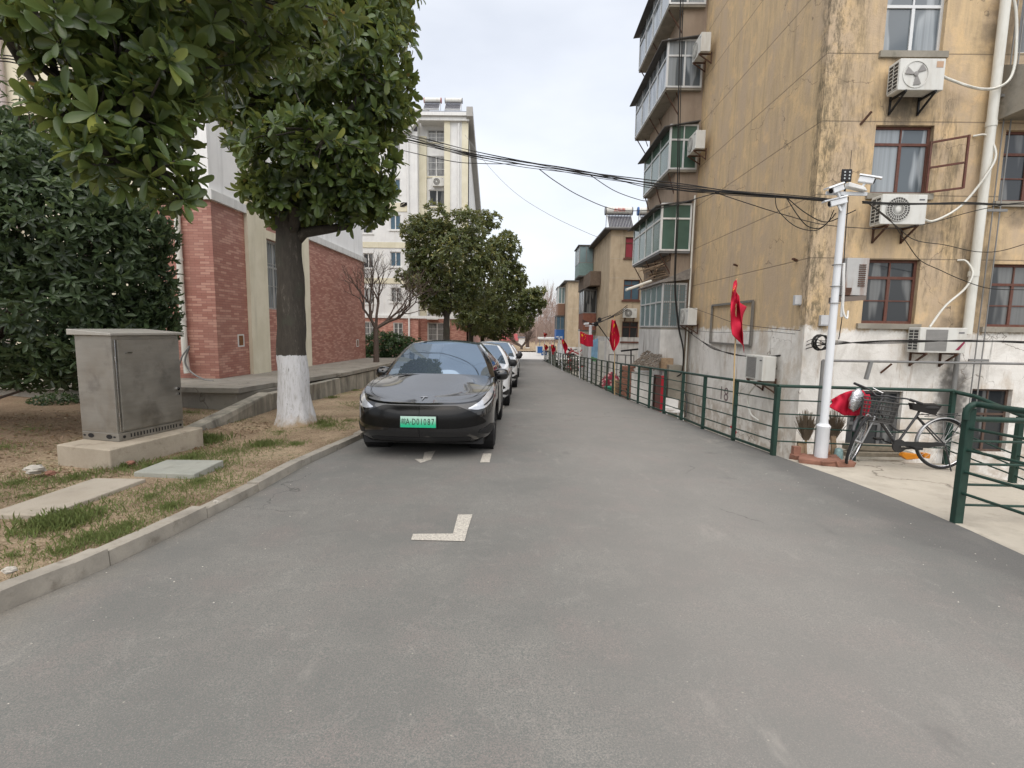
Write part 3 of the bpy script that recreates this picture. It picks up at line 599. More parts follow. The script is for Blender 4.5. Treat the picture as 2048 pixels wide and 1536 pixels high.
# dead leaves and litter under the shrub
n = 2600; X = rng.uniform(-8.5, -4.2, n); Y = rng.uniform(4.3, 9, n); Z = np.array([soilz(a, b) for a, b in zip(X, Y)])+.008
ax = unit(n); ax[:, 2] *= .25; nr = np.tile([0, 0, 1.], (n, 1))+unit(n)*.4
litter = m_leaf('dead_leaf', (.13, .08, .045), (.22, .14, .08), (.36, .27, .17), (.18, .12, .07))
tag(leaf_mesh('fallen_leaves', np.c_[X, Y, Z], ax, nr, rng.uniform(.03, .07, n), rng.uniform(.02, .035, n), rng.random(n), litter, None), kind='stuff')
# gravel specks on the road
n = 900; Y = 1.2+rng.random(n)**1.3*18; X = np.array([kx(y) for y in Y])+rng.random(n)*6.3; 
mb = MB()
for x, y in zip(X, Y):
    s = random.uniform(.002, .0055); z = gz(y)+.006; mb.add([(x-s, y-s*.7, z), (x+s, y-s*.5, z), (x+s*.6, y+s, z), (x-s*.7, y+s*.8, z), (x, y, z+s)], [(0, 1, 4), (1, 2, 4), (2, 3, 4), (3, 0, 4)])
tag(mb.build('grit', simple('grit', (.48, .45, .40), .9, var=.4)), kind='stuff')
# retaining wall and apron of the brick building
def apz(y): return .19-.0175*(y-11.9)
mb = MB()
for a, b in ((10.2, 13.6), (13.65, 18.5), (18.56, 24.5)): mb.hexa([(-5.36+.02*(a-12), a, gz(a)-.1), (-5.16+.02*(a-12), a, gz(a)-.1), (-5.1, b, gz(b)-.1), (-5.3, b, gz(b)-.1), (-5.36, a, apz(a)-.13), (-5.16, a, apz(a)-.13), (-5.12, b, apz(b)-.13), (-5.3, b, apz(b)-.13)])
mb.hexa([(-5.30, 7.6, -.3), (-5.06, 7.6, -.3), (-5.16, 10.19, -.4), (-5.36, 10.19, -.4), (-5.34, 7.6, -.13), (-5.1, 7.6, -.13), (-5.16, 10.19, .12), (-5.42, 10.19, .12)])
tag(mb.build('retaining_wall', conc_retain, bevel=.015), 'low streaked concrete retaining wall below the brick building', 'wall')
mb = MB()
def ap(x0, x1, y0, y1, d0=0, d1=0, th=.1): mb.hexa([(x0, y0, apz(y0)-th), (x1+d0, y0, apz(y0)-th), (x1+d1, y1, apz(y1)-th), (x0, y1, apz(y1)-th), (x0, y0, apz(y0)), (x1+d0, y0, apz(y0)), (x1+d1, y1, apz(y1)), (x0, y1, apz(y1))])
mb.hexa([(-16, 10.05, -.6), (-5.8, 10.05, -.6), (-5.45, 11.2, -.6), (-16, 11.2, -.6), (-16, 10.05, apz(10)-.11), (-5.8, 10.05, apz(10)-.11), (-5.45, 11.2, apz(11.2)-.11), (-16, 11.2, apz(11.2)-.11)]); ap(-16, -5.7, 9.95, 11.2, 0, .1); ap(-7.25, -5.35, 11.21, 14.1, -.15, .12, .1); ap(-7.25, -5.12, 14.13, 18.3, .0, .04, .1); ap(-7.25, -5.1, 18.34, 26); ap(-16, -7.26, 11.21, 26)
struct('apron_paving', mb, conc_apron)
# ------------------------------------------------------------------ right: old block with the stained wall
BX, BY = 5.86, 10.5
bld = thing('old_apartment_block', 'tall ochre apartment block with stained render, whitewashed foot and number 18', 'building', (BX+4, BY+6, -1.5))
FF = FR((0, BY, 0), (1, 0, 0), (0, -1, 0)); FS = FR((BX, 0, 0), (0, 1, 0), (-1, 0, 0))
TOP = 14.5
wins = [(6.93, 8.07, 6.97, 8.28), (6.93, 8.07, 4.32, 5.62), (7.0, 8.08, 1.74, 3.03), (9.47, 10.6, 4.19, 5.55), (9.52, 10.6, 1.71, 2.97), (9.48, 10.7, 6.97, 8.2), (6.9, 8.01, -.88, .34), (9.42, 10.25, -.92, .42),
        (12, 13.1, 1.7, 3.0), (12, 13.1, 4.2, 5.5), (6.93, 8.07, 9.6, 10.9), (9.47, 10.6, 9.6, 10.9)]
mb = MB(); facade(mb, FF, BX, 18, -2.2, TOP, wins, .16); facade(mb, FS, BY, 17.6, -2.2, TOP, [], .1)
mb.add([(BX, BY, TOP), (18, BY, TOP), (18, 24, TOP), (BX, 24, TOP)], [(0, 1, 2, 3)]); mb.add([(18, BY, -2.2), (18, 24, -2.2), (18, 24, TOP), (18, BY, TOP)], [(0, 1, 2, 3)])
mb.build('wall', oldwall, bld)
window(bld, FF, *wins[0], alum, gl_grey, 2, .66, .055, label='white sliding window')
w2 = window(bld, FF, *wins[1], woodred, gl_grey, 2, .74, .05, label='window with its right casement open')
window(bld, FF, *wins[2], woodred, gl_dark, 2, .72, .055, bars=-.17, sill=conc_dark, mid=True)
window(bld, FF, *wins[3], woodred, gl_dark, 2, .68, .05, sill=conc_dark, mid=True); window(bld, FF, *wins[4], woodred, gl_dark, 2, .68, .05, sill=conc_dark, mid=True)
window(bld, FF, *wins[5], alum, gl_dark, 2, None, .055); window(bld, FF, *wins[6], simple('grey_door_frame', (.11, .11, .11), .6, var=.2), gl_dark, 3, .42, .06, name='basement_window', label='grey glazed basement opening behind the bicycle')
window(bld, FF, *wins[7], simple('dull_brown_frame', (.10, .065, .05), .7, var=.2), gl_dark, 2, .60, .045, name='basement_window')
for q in wins[8:]: window(bld, FF, *q, woodred, gl_dark, 2, .7, .05)
for q in (wins[1], wins[0]): MB().fb(FF, q[0]-.08, q[1]+.08, q[2]-.12, q[2]-.003, -.09, .06).build('sill', conc_dark, bld)
# open casement on the right of the second window
cs = MB(); P0 = Vector((8.02, BY-.02, 4.34)); dv = Vector((.42, -.36, 0)); zs = (0, .93)
def casepts(u, z): return P0+dv*u+Vector((0, 0, z))
for z in (0, .47, .95): cs.bar(casepts(0, z), casepts(1, z), .03, .035)
for u in (0, 1): cs.bar(casepts(u, -.01), casepts(u, .97), .035, .035)
cs.build('open_casement', woodred, bld)
# basement door step, grey sill timbers
MB().fb(FF, 6.75, 8.15, -1.06, -.90, 0, .25).build('doorstep', conc_dark, bld)
# downpipe with collars and brackets
mb = MB(); px = lambda z: 9.04
mb.cyl((9.05, 10.36, 1.55), (9.03, 10.36, 9.5), .082, 16)
for z in (2.75, 5.6, 8.3): mb.cyl((9.04, 10.36, z-.05), (9.04, 10.36, z+.05), .092, 16)
mb.build('downpipe', pvc, bld, smooth=40)
mb = MB(); mb.cyl((8.93, 10.38, -1.5), (8.93, 10.38, 1.5), .045, 10); mb.build('drainpipe', pvcgrey, bld, smooth=40)
mb = MB()
for x in (9.33, 9.47): mb.cyl((x, 10.43, -1.2), (x, 10.43, 9.5), .012, 6)
for z in (1.02, 4.0, 6.15): mb.bar((9.2, 10.42, z), (9.6, 10.42, z), .03, .05)
mb.build('riser_pipes', pvcgrey, bld)
# concrete canopy at the right
mb = MB(); mb.hexa([(9.25, 9.95, 5.72), (11, 9.95, 5.75), (11, BY, 5.75), (9.25, BY, 5.72), (9.35, 9.95, 6.5), (11, 9.95, 6.5), (11, BY, 6.8), (9.25, BY, 6.75)]); mb.build('balcony_slab', conc_dark, bld)
# frame of a notice board on the side wall
mb = MB(); a, b, c, d = 12.80, 15.5, 1.17, 2.29
for (y0, z0, y1, z1) in ((a, c, b, c), (a, d, b, d), (a, c, a, d), (b, c, b, d)): mb.bar((BX-.05, y0, z0), (BX-.05, y1, z1), .05, .06)
tag(mb.build('notice_frame', simple('dull_frame', (.23, .22, .20), .5, .4)), 'empty grey metal notice frame fixed to the ochre side wall', 'frame')
# number 18 painted on the whitewashed wall
t = text('18', .55, simple('faded_mark', (.22, .17, .17), .9), 'painted_number', .0005, sx=.62); t.matrix_world = Matrix.Translation((BX-.004, 14.35, -.28)) @ Matrix.Rotation(R(-90), 4, 'Z') @ Matrix.Rotation(R(90), 4, 'X') @ Matrix.Diagonal((1.25, 1, 1, 1))
t.parent = bld; t.matrix_parent_inverse = Matrix.Translation(-bld.location)
# cornerpieces: holes, hooks
for (y, z) in ((11.0, 3.05), (14, 3.3)): mb = MB(); mb.bar((BX, y, z), (BX-.12, y-.05, z+.03), .05, .04); mb.build('iron_bracket', rust, bld)
for x, z in ((6.62, 5.62), (9.85, 5.55), (7.5, .72)): mb = MB(); mb.bar((x, BY, z), (x+.12, BY-.12, z+.2), .035); mb.build('iron_bracket', rust, bld)
# recessed stair bay with balconies
TY0, TY1, TX = 17.6, 21.4, 5.1
mb = MB(); mb.box(TX, BX+.3, TY0+.003, TY1, -2.2, TOP-.4); mb.build('stair_bay', tanwall2, bld)
mb = MB(); mb.add([(BX, TY1, -2.2), (BX, 24, -2.2), (BX, 24, TOP), (BX, TY1, TOP)], [(0, 1, 2, 3)]); mb.add([(BX, 24, -2.2), (18, 24, -2.2), (18, 24, TOP), (BX, 24, TOP)], [(0, 1, 2, 3)]); mb.build('rear_wall', tanwall, bld)
FB1 = FR((0, TY0-.15, 0), (1, 0, 0), (0, -1, 0))
def balcony(x0, x1, y1, z0, z1, fm, gm, fc, scols, canopy=True, para=None, label=None, tr=.66, struts=True):
    y0 = TY0-.15; F1 = FR((0, y0, 0), (1, 0, 0), (0, -1, 0)); F2 = FR((x0, 0, 0), (0, 1, 0), (-1, 0, 0))
    g = MB(); g.box(x0+.02, x1, y0+.02, y1, z0-.07, z0); g.box(x0+.03, x1, y0+.03, y1-.02, z1, z1+.03); b = g.build('balcony', conc_dark if fm is alum else simple('balcony_floor', (.2, .2, .2), .8), bld)
    if label: b['label'] = label
    zb = z0
    if para: MB().box(x0, x1, y0, y1, para-.0, z0-.075).build('parapet', dirtywhite, b)
    # glazing
    a = window(b, F1, x0, x1, zb, z1, fm, gm, fc, tr, .055, 0, name='glazing'); c = window(b, F2, y0+.06, y1, zb, z1, fm, gm, scols, tr, .055, 0, name='glazing')
    k = MB(); k.box(x0-.005, x0+.055, y0-.005, y0+.055, zb, z1); k.build('corner_post', fm, b)
    if canopy:
        k = MB(); k.hexa([(x0-.22, y0-.10, z1-.12), (x1, y0-.14, z1+.06), (x1, y1+.2, z1+.06), (x0-.22, y1+.2, z1-.12), (x0-.22, y0-.10, z1-.09), (x1, y0-.14, z1+.09), (x1, y1+.2, z1+.09), (x0-.22, y1+.2, z1-.09)]); k.build('canopy', roofdark, b)
    if struts:
        k = MB()
        for yy in (y0+.2, (y0+y1)/2, y1-.2): k.bar((x0+.05, yy, z0-.07), (TX+.02, yy+.05, z0-.75), .03); k.bar((x0+.4, yy, z0-.07), (TX+.02, yy, z0-.35), .025)
        k.build('strut', rust, b)
    return b
balcony(4.66, 5.68, 21.7, 4.2, 5.76, trimwhite, gl_green, 2, 4, label='balcony with white frames and green glass', tr=.68)
balcony(4.82, 5.75, 21.0, 6.85, 8.28, alum, gl_green, 2, 3, label='balcony with a blue curtain behind its glass')
balcony(4.60, 5.76, 22.0, 9.42, 10.9, alum, gl_grey, 2, 4, label='balcony with grey panes below the top one')
balcony(4.58, 5.76, 21.7, 11.95, 13.4, alum, gl_grey, 2, 4, label='topmost visible grey balcony')
bb = balcony(4.82, 5.66, 20.6, 1.62, 3.12, alum, gl_pale, 3, 4, canopy=False, para=.22, struts=False, label='lowest balcony with barred glass above a whitewashed parapet', tr=.58)
mb = MB(); P = [(4.80, 17.43, 3.14)]
for k in range(9): a = math.pi/2*k/8; P.append((4.82+.84*math.sin(a)*1, 17.43, 3.14+.5*math.sin(a)*1))
mb = MB(); mb.hexa([(4.70, 17.35, 3.12), (5.7, 17.35, 3.25), (5.7, 20.8, 3.25), (4.70, 20.8, 3.12), (4.70, 17.35, 3.16), (5.7, 17.35, 3.62), (5.7, 20.8, 3.62), (4.70, 20.8, 3.16)]); mb.build('lean_to_cover', simple('grey_scrap_cover', (.22, .2, .18), .9, var=.4, scale=9), bb)
mb = MB()
for k in range(12): y = 17.42; x = 4.86+.07*k; mb.bar((x, y-.02, 1.66), (x, y-.02, 3.1), .012)
for k in range(11): z = 1.7+.13*k; mb.bar((4.84, y-.035, z), (5.64, y-.035, z), .010)
mb.build('barred_grille', pvcgrey, bb)
# grey pipe and long pole sticking out, stored timber on a ledge
mb = MB(); mb.cyl((5.72, 17.38, -1.5), (5.72, 17.38, 6.0), .03, 8); mb.build('drainpipe', pvc, bld, smooth=40)
a, b = at(1252, 580, 16.8), at(1302, 562, 17.3); mb = MB(); mb.cyl(a, b, .045, 10); tag(mb.build('drying_pole', pvc, smooth=40), 'pale pipe sticking out sideways from the lowest balcony', 'pole')
mb = MB()
for k in range(22): x = random.uniform(4.75, 5.5); z = 3.4+random.random()*.55; mb.bar((x, 17.5+random.random(), z), (x+random.uniform(-.3, .4), 19.5+random.random(), z+random.uniform(-.1, .2)), .03)
tag(mb.build('stacked_timber', wood), 'pile of old timber sticks stored on top of the lowest balcony', 'timber')
# ---------------------------------------------------------------- air conditioners
def aircon(style, w_=.84, h=.58, d=.30, label='', loc=(0, 0, 0), rotz=0, brackets=True, grp='air conditioner units on the outer walls'):
    """front faces local -Y, back against y=+d+.06"""
    r = thing('air_conditioner', label, 'air conditioner', (0, 0, 0), grp)
    MB().box(-w_/2, w_/2, 0, d, 0, h).build('casing', acw, r, bevel=.012)
    cx_ = -w_*.14; rr = h*.40
    if style == 'open':      # grille missing: bare fan in a round opening
        mb = MB(); mb.lathe((cx_, -.003, h/2), [(rr, 0), (rr, .02), (0, .02)], 28, 'y'); mb.build('fan_opening', blackp, r)
        mb = MB(); mb.lathe((cx_, -.004, h/2), [(rr+.02, .003), (rr+.02, -.008), (rr, -.008), (rr, .003)], 28, 'y'); mb.build('ring', acw, r)
        f = MB()
        for k in range(3):
            a0 = k*2.094+.5; P = [(cx_+rad*math.cos(a0+t), -.012-.014*t, h/2+rad*math.sin(a0+t)) for rad, t in ((.04, 0), (rr*.9, -.15), (rr*.92, .55), (.05, .7))]; f.prism(P, (0, .004, 0))
        f.lathe((cx_, -.02, h/2), [(0, -.008), (.04, -.004), (.045, .012)], 14, 'y'); f.build('fan', simple('fan_blade', (.26, .25, .24), .6), r)
    else:
        mb = MB()
        if style == 'round':
            mb.lathe((cx_, -.002, h/2), [(rr, 0), (rr, -.012), (0, -.012)], 28, 'y'); mb.build('fan_opening', simple('fan_dark', (.10, .095, .09), .7), r)
            f = MB()
            for k in range(26): a0 = k*2*math.pi/26; f.bar((cx_+.05*math.cos(a0), -.018, h/2+.05*math.sin(a0)), (cx_+rr*math.cos(a0+.25), -.018, h/2+rr*math.sin(a0+.25)), .006)
            for q in (.05, rr*.5, rr*.78, rr): f.tube([(cx_+q*math.cos(t), -.019, h/2+q*math.sin(t)) for t in np.linspace(0, 2*math.pi, 25)], .005, 5, False)
            f.lathe((cx_, -.02, h/2), [(0, -.008), (.045, -.004), (.05, .01)], 14, 'y'); f.build('fan_grille', acw, r)
        else:
            mb.box(cx_-h*.42, cx_+h*.42, -.006, -.001, .04, h-.04); mb.build('front_grille', acg, r)
            f = MB()
            for k in range(17): z = .05+(h-.1)*k/16; f.box(cx_-h*.42, cx_+h*.42, -.011, -.007, z-.004, z+.004)
            f.build('grille_slats', simple('slat', (.33, .325, .31), .6), r)
    mb = MB(); mb.box(-w_/2-.004, -w_/2-.001, .03, d-.03, .04, h-.04); mb.build('side_coil', simple('coil', (.06, .06, .06), .6, .3), r)
    f = MB()
    for k in range(8): z = .05+(h-.1)*k/7; f.box(-w_/2-.012, -w_/2-.005, .02, d-.02, z-.006, z+.006)
    for y in (.02, .15, d-.02): f.box(-w_/2-.012, -w_/2-.0055, y-.006, y+.006, .03, h-.03)
    f.build('side_guard', acw, r)
    mb = MB(); mb.box(w_*.30, w_*.45, -.004, -.001, h-.16, h-.05) if style == 'open' else mb.box(w_*.32, w_*.44, -.004, -.001, h-.11, h-.085); mb.build('badge', simple('badge', (.45, .30, .2) if style == 'open' else (.12, .12, .13), .6), r)
    if brackets:
        for x in (-w_*.33, w_*.33): mb = MB(); mb.bar((x, -.02, -.02), (x, d+.10, -.02), .035); mb.bar((x, 0, -.03), (x, d+.09, -.28), .03); mb.bar((x, d+.085, .05), (x, d+.085, -.30), .03); mb.build('bracket', rust if style != 'open' else blackp, r)
    r.location = loc; r.rotation_euler = (0, 0, rotz); return r
yf = BY-.41
aircon('open', .84, .56, .3, 'white air conditioner with missing fan grille below the white window', (7.42, yf, 6.09))
aircon('round', .86, .56, .3, 'white air conditioner with spoked round grille under the open casement', (7.34, yf, 3.64))
u3 = aircon('square', .92, .50, .3, 'wide air conditioner with grey square grille beside the foot of the downpipe', (8.36, yf, 1.17))
mb = MB(); mb.prism([(.26, -.005, .06), (.40, -.005, .22), (.43, -.005, .27), (.43, -.005, .20), (.33, -.005, .06)], (0, .003, 0)); s_ = mb.build('sticker', simple('maroon_sticker', (.25, .03, .07), .5), None); s_.parent = u3
sr = -math.pi/2     # facing the road (-X)
aircon('square', .86, .56, .3, 'air conditioner low on the whitewashed wall just above the green railing', (BX-.41, 11.75, .42), sr)
aircon('round', .80, .55, .3, 'air conditioner at the corner beside the lowest barred balcony', (BX-.46, 16.85, 1.70), sr)
aircon('round', .80, .55, .3, 'air conditioner on the wall edge beside the blue curtained balcony', (BX-.50, 16.9, 7.2), sr)
aircon('round', .80, .55, .3, 'topmost air conditioner on the wall edge beside the grey balconies', (BX-.50, 16.9, 10.05), sr)
# insulated hoses
def hose(P, r, m, lab, cat='hose', name='hose', grp=None): mb = MB(); mb.tube(smooth_pts(P), r, 6); return tag(mb.build(name, m, smooth=60), lab, cat, grp)
hg = 'insulated hoses of the air conditioners'
hose([(7.84, 10.2, 6.42), (8.1, 10.3, 6.38), (8.6, 10.25, 6.2), (8.95, 10.2, 6.2), (9.2, 10.22, 6.45), (9.27, 10.3, 7.1), (9.24, 10.4, 7.8), (9.05, 10.45, 8.1)], .025, pvc, 'white hose looping from the topmost broken unit across the downpipe', grp=hg)
hose([(7.77, 10.2, 3.78), (8.1, 10.3, 3.76), (8.6, 10.32, 4.05), (8.95, 10.25, 4.6), (9.1, 10.25, 5.0), (8.98, 10.35, 5.38), (8.82, 10.48, 5.42)], .022, pvc, 'white hose from the spoked unit up into the wall by the downpipe', grp=hg)
hose([(8.2, 10.25, 1.68), (8.5, 10.3, 2.1), (8.85, 10.3, 2.45), (8.97, 10.3, 2.75), (8.9, 10.4, 3.0), (8.8, 10.49, 3.03)], .022, pvc, 'pale hose rising from the wide square grilled unit to the wall', grp=hg)
hose([(BX-.1, 11.9, .35), (BX-.2, 12.1, .2), (BX-.15, 12.5, -.1), (BX-.1, 12.4, -.5), (BX-.08, 12.0, -.6)], .02, pvc, 'pale hose hanging below the low unit on the whitewashed wall', grp=hg)
# horizontal clothes rail and its post
mb = MB(); a, b = Vector((6.05, 10.1, .98)), Vector((12, 10.1, .98)); mb.cyl(a, b, .025, 10); mb.cyl((6.05, 10.1, -1.4), (6.05, 10.1, .98), .032, 10); mb.bar((7.0, 10.1, .97), (6.92, 10.08, .62), .06); tag(mb.build('pipe_rail', pvcgrey, smooth=40), 'long horizontal grey pipe on an upright in front of the whitewashed facade', 'pipe')
# wall boxes
for (x, y, z, s, lab) in ((BX+.35, BY-.05, 1.78, .17, 'small grey junction box on the dark facade corner'), (BX-.05, BY+.25, 2.20, .16, 'small square grey box on the ochre wall left of the corner')):
    r = thing('junction_box', lab, 'box', (x, y, z), 'small boxes on the wall corner'); MB().box(x-s/2, x+s/2, y-.045, y+.045, z-s*.65, z+s*.65).build('box_body', simple('box_grey', (.46, .47, .48), .5), r, bevel=.008)
    MB().box(x-s/2-.006, x+s/2+.006, y-.055, y-.046, z-s*.5, z+s*.5).build('cover', simple('box_cover', (.52, .53, .54), .5), r)
# ---------------------------------------------------------------- the two farther tan blocks
def tanblock(X0, Y0, L, D, ztop, label, fl, winx, red=None, name='tan_apartment_block'):
    b = thing(name, label, 'building', (X0+5, Y0, gz(Y0, -1))); F = FR((0, Y0, 0), (1, 0, 0), (0, -1, 0)); FSd = FR((X0, 0, 0), (0, 1, 0), (-1, 0, 0)); z0 = -5
    hs = [(a, a+1.05, z, z+1.3) for a in winx for z in fl]; mb = MB(); facade(mb, F, X0, X0+D, 1.0 if Y0 < 40 else -.6, ztop, hs, .12); facade(mb, FSd, Y0, Y0+L, 1.0 if Y0 < 40 else -.6, ztop, [], .1)
    mb.add([(X0, Y0+L, z0), (X0+D, Y0+L, z0), (X0+D, Y0+L, ztop), (X0, Y0+L, ztop)], [(0, 1, 2, 3)]); mb.build('wall', tanwall, b)
    zl = 1.0 if Y0 < 40 else -.6
    mb = MB(); facade(mb, FR((0, Y0-.02, 0), (1, 0, 0), (0, -1, 0)), X0-.02, X0+D, z0, zl, [], .1); facade(mb, FR((X0-.02, 0, 0), (0, 1, 0), (-1, 0, 0)), Y0-.02, Y0+L, z0, zl, [], .1); mb.build('whitewashed_base', dirtywhite, b)
    for q in hs:
        isr = red and abs(q[2]-red) < .1 and q[0] < winx[0]+.1
        window(b, F, *q, woodred, gl_red if isr else (gl_blue if abs(q[2]-fl[1]) < .1 and q[0] < winx[0]+.1 else gl_dark), 2, .72, .06, sill=woodred if Y0 < 40 else None)
    k = MB()
    for z in [f-.05 for f in fl]+[f+1.4 for f in fl]: k.fb(F, X0, X0+D, z-.012, z+.012, .001, .006)
    k.build('joint_lines', simple('pale_joint', (.46, .40, .32), .9), b)
    mb = MB(); mb.hexa([(X0-.45, Y0-.3, ztop-.05), (X0+D, Y0-.3, ztop-.05), (X0+D, Y0+L, ztop-.05), (X0-.45, Y0+L, ztop-.05), (X0-.45, Y0-.3, ztop+.06), (X0+D, Y0-.3, ztop+.12), (X0+D, Y0+L, ztop+.12), (X0-.45, Y0+L, ztop+.06)]); mb.build('roof', roofdark, b)
    return b
b2 = tanblock(5.66, 33, 14, 9, 7.85, 'tan three storey block with a red curtained window and solar heaters on its roof', (.72, 3.4, 6.08), (6.6, 10.5), 6.08)
b3 = tanblock(5.2, 57, 14, 8, 6.75, 'farthest small tan block beyond the street flags', (-.2, 2.3, 4.8), (8.2,), None)
def sidebal(par, x0, x1, y0, y1, z0, z1, fm, gm, lab, pm=None):
    F2 = FR((x0, 0, 0), (0, 1, 0), (-1, 0, 0)); F1 = FR((0, y0, 0), (1, 0, 0), (0, -1, 0)); g = MB(); g.box(x0, x1, y0, y1, z0-.12, z0); g.box(x0-.1, x1, y0-.1, y1+.1, z1, z1+.06); b = g.build('balcony', roofdark, par); b['label'] = lab
    zm = z0+(z1-z0)*.42; MB().box(x0+.01, x1, y0+.01, y1-.01, z0, zm).build('parapet', pm or muralm, b)
    window(b, F1, x0, x1, zm, z1, fm, gm, 2, None, .06, 0, name='glazing'); window(b, F2, y0+.07, y1, zm, z1, fm, gm, 3, None, .06, 0, name='glazing')
tealm = simple('teal_panel', (.17, .25, .24), .6, var=.2)
sidebal(b2, 4.5, 5.62, 40.5, 43.5, 5.7, 8.0, pvcgrey, gl_pale, 'grey green balcony box under the roof', tealm); sidebal(b2, 4.65, 5.62, 38, 41, 1.4, 4.4, pvcgrey, gl_dark, 'balcony with dark panes and a rusty panel', simple('rusty_panel', (.22, .09, .06), .7, var=.3))
mb = MB(); mb.box(4.9, 5.64, 36.5, 44, 4.6, 5.6); mb.build('timber_screen', simple('screen_brown', (.16, .12, .09), .9, var=.3), b2)
sidebal(b3, 4.35, 5.15, 60, 63, 3.0, 6.3, trimwhite, gl_pale, 'white framed upper balcony', simple('brown_panel', (.22, .13, .09), .8)); sidebal(b3, 4.2, 5.15, 60, 63, .2, 2.9, pvcgrey, gl_blue, 'balcony hung with blue cloth', bluem)
aircon('round', .85, .6, .3, 'air conditioner between the lower windows of the tan three storey block', (7.0, 32.55, 2.25))
# solar water heaters
def solar(loc, lab, s=1, txt=None, ends=None, rot=0):
    r = thing('solar_water_heater', lab, 'solar heater', (0, 0, 0), 'solar water heaters on the roofs')
    mb = MB(); mb.cyl((-.85, 0, 1.35), (.85, 0, 1.35), .26, 18); mb.build('tank', acw, r, smooth=40)
    for x in (-.87, .87): mb = MB(); mb.cyl((x-.04, 0, 1.35), (x+.04, 0, 1.35), .275, 18); mb.build('end_cap', ends or simple('cap_grey', (.2, .2, .2), .5), r, smooth=40)
    mb = MB()
    for k in range(16): x = -.74+1.48*k/15; mb.cyl((x, -.12, 1.15), (x, -1.05, .12), .03, 6)
    mb.build('tubes', simple('vacuum_tube', (.05, .05, .07), .2, .2), r, smooth=60)
    mb = MB(); 
    for x in (-.8, .8): mb.bar((x, -1.1, .05), (x, 0, 1.2), .04); mb.bar((x, .15, 0), (x, 0, 1.2), .04); mb.bar((x, -1.1, 0), (x, .15, 0), .04)
    mb.bar((-.8, -1.1, .08), (.8, -1.1, .08), .05); mb.build('stand', alum, r)
    mb = MB(); mb.add([(-.76, -.06, 1.0), (.76, -.06, 1.0), (.76, -.98, -.02), (-.76, -.98, -.02)], [(0, 1, 2, 3)]); mb.build('reflector', simple('reflector', (.5, .5, .5), .4, .6), r)
    if txt: t = text(txt, .26, simple('red_lettering', (.55, .06, .05), .6), ext=.004); t.parent = r; t.location = (0, -.268, 1.36); t.rotation_euler = (R(90), 0, 0)
    r.location = loc; r.scale = (s, s, s); r.rotation_euler = (0, 0, rot); return r
solar((6.35, 34.4, 7.95), 'solar water heater with red lettering on the tan block roof', 1.0, '太阳雨'); solar((8.5, 34.4, 7.95), 'solar water heater with blue cap half hidden by the green glazed balcony', 1.0, ends=bluem)
# shed with tiled roof, red door
sh = thing('tiled_shed', 'small whitewashed lean-to shed with a sagging tile roof and red door', 'shed', (4.6, 17.5, -1.8))
sx0, sx1, sy = 3.85, 5.05, 17.2
mb = MB(); mb.box(at(1264, 740, 16.75).x, at(1306, 740, 16.75).x, 16.75, 17.3, -1.9, .12); mb.box(4.9, 5.4, 17.31, 19, -1.9, .15); mb.build('wall', dirtywhite, sh); k_ = at(1322, 728, 17.2); MB().box(k_.x, k_.x+.42, 17.2, 17.43, k_.z-.22, k_.z+.2).build('timber_hood', wood, sh)
p_ = [at(1262, 732, 16.5), at(1314, 742, 16.3), at(1324, 713, 17.35), at(1290, 704, 17.35)]; mb = MB()
for i in range(13):
    for j in range(9):
        def bil(u, v): return p_[0].lerp(p_[1], u).lerp(p_[3].lerp(p_[2], u), v)
        u0, v0 = i/13, j/9; dz = random.uniform(-.03, .035); s_ = random.uniform(-.02, .02)
        a, b, c, d = bil(u0+.004+s_, v0), bil(u0+.072+s_, v0), bil(u0+.072+s_, v0+.14), bil(u0+.004+s_, v0+.14)
        z = Vector((0, 0, .02+dz)); k = Vector((0, 0, .05)); mb.hexa([a+z, b+z, c+z-k*.3, d+z-k*.3, a+z+k*.4, b+z+k*.9, c+z+k*.5, d+z+k*.1])
mb.build('roof', simple('old_tiles', (.17, .145, .12), .95, var=.45, scale=9), sh)
a = at(1307, 800, 17.15); mb = MB(); mb.box(a.x-.02, a.x+.16, 16.9, 17.2, -1.9, .0); mb.build('door_jamb', simple('maroon_jamb', (.11, .055, .05), .7), sh)
mb = MB(); mb.box(a.x+.165, a.x+.33, 16.93, 17.19, -1.9, -.03); mb.build('door', simple('red_door', (.42, .02, .035), .5), sh)
mb = MB(); mb.box(5.02, 5.45, 16.9, 17.3, -1.9, .35); mb.build('pier', conc_dark, sh)
# brick stack, boards
mb = MB(); a = at(1252, 760, 16.9)
for k in range(28):
    for j in range(2): z = -1.6+.068*k; x = a.x-.2+.21*j+random.uniform(-.02, .02)+(.1 if k % 2 else 0)*.5; mb.box(x, x+.2, 16.8+random.uniform(-.02, .02), 17.15, z, z+.058)
tag(mb.build('brick_stack', redclay), 'tall rough stack of old red bricks behind the railing', 'brick stack')
a = at(1232, 770, 17.6); tag(MB().box(a.x-.14, a.x+.16, 17.6, 17.66, -1.9, -.25).build('leaning_board', wood), 'brown wooden board standing left of the brick stack', 'board')
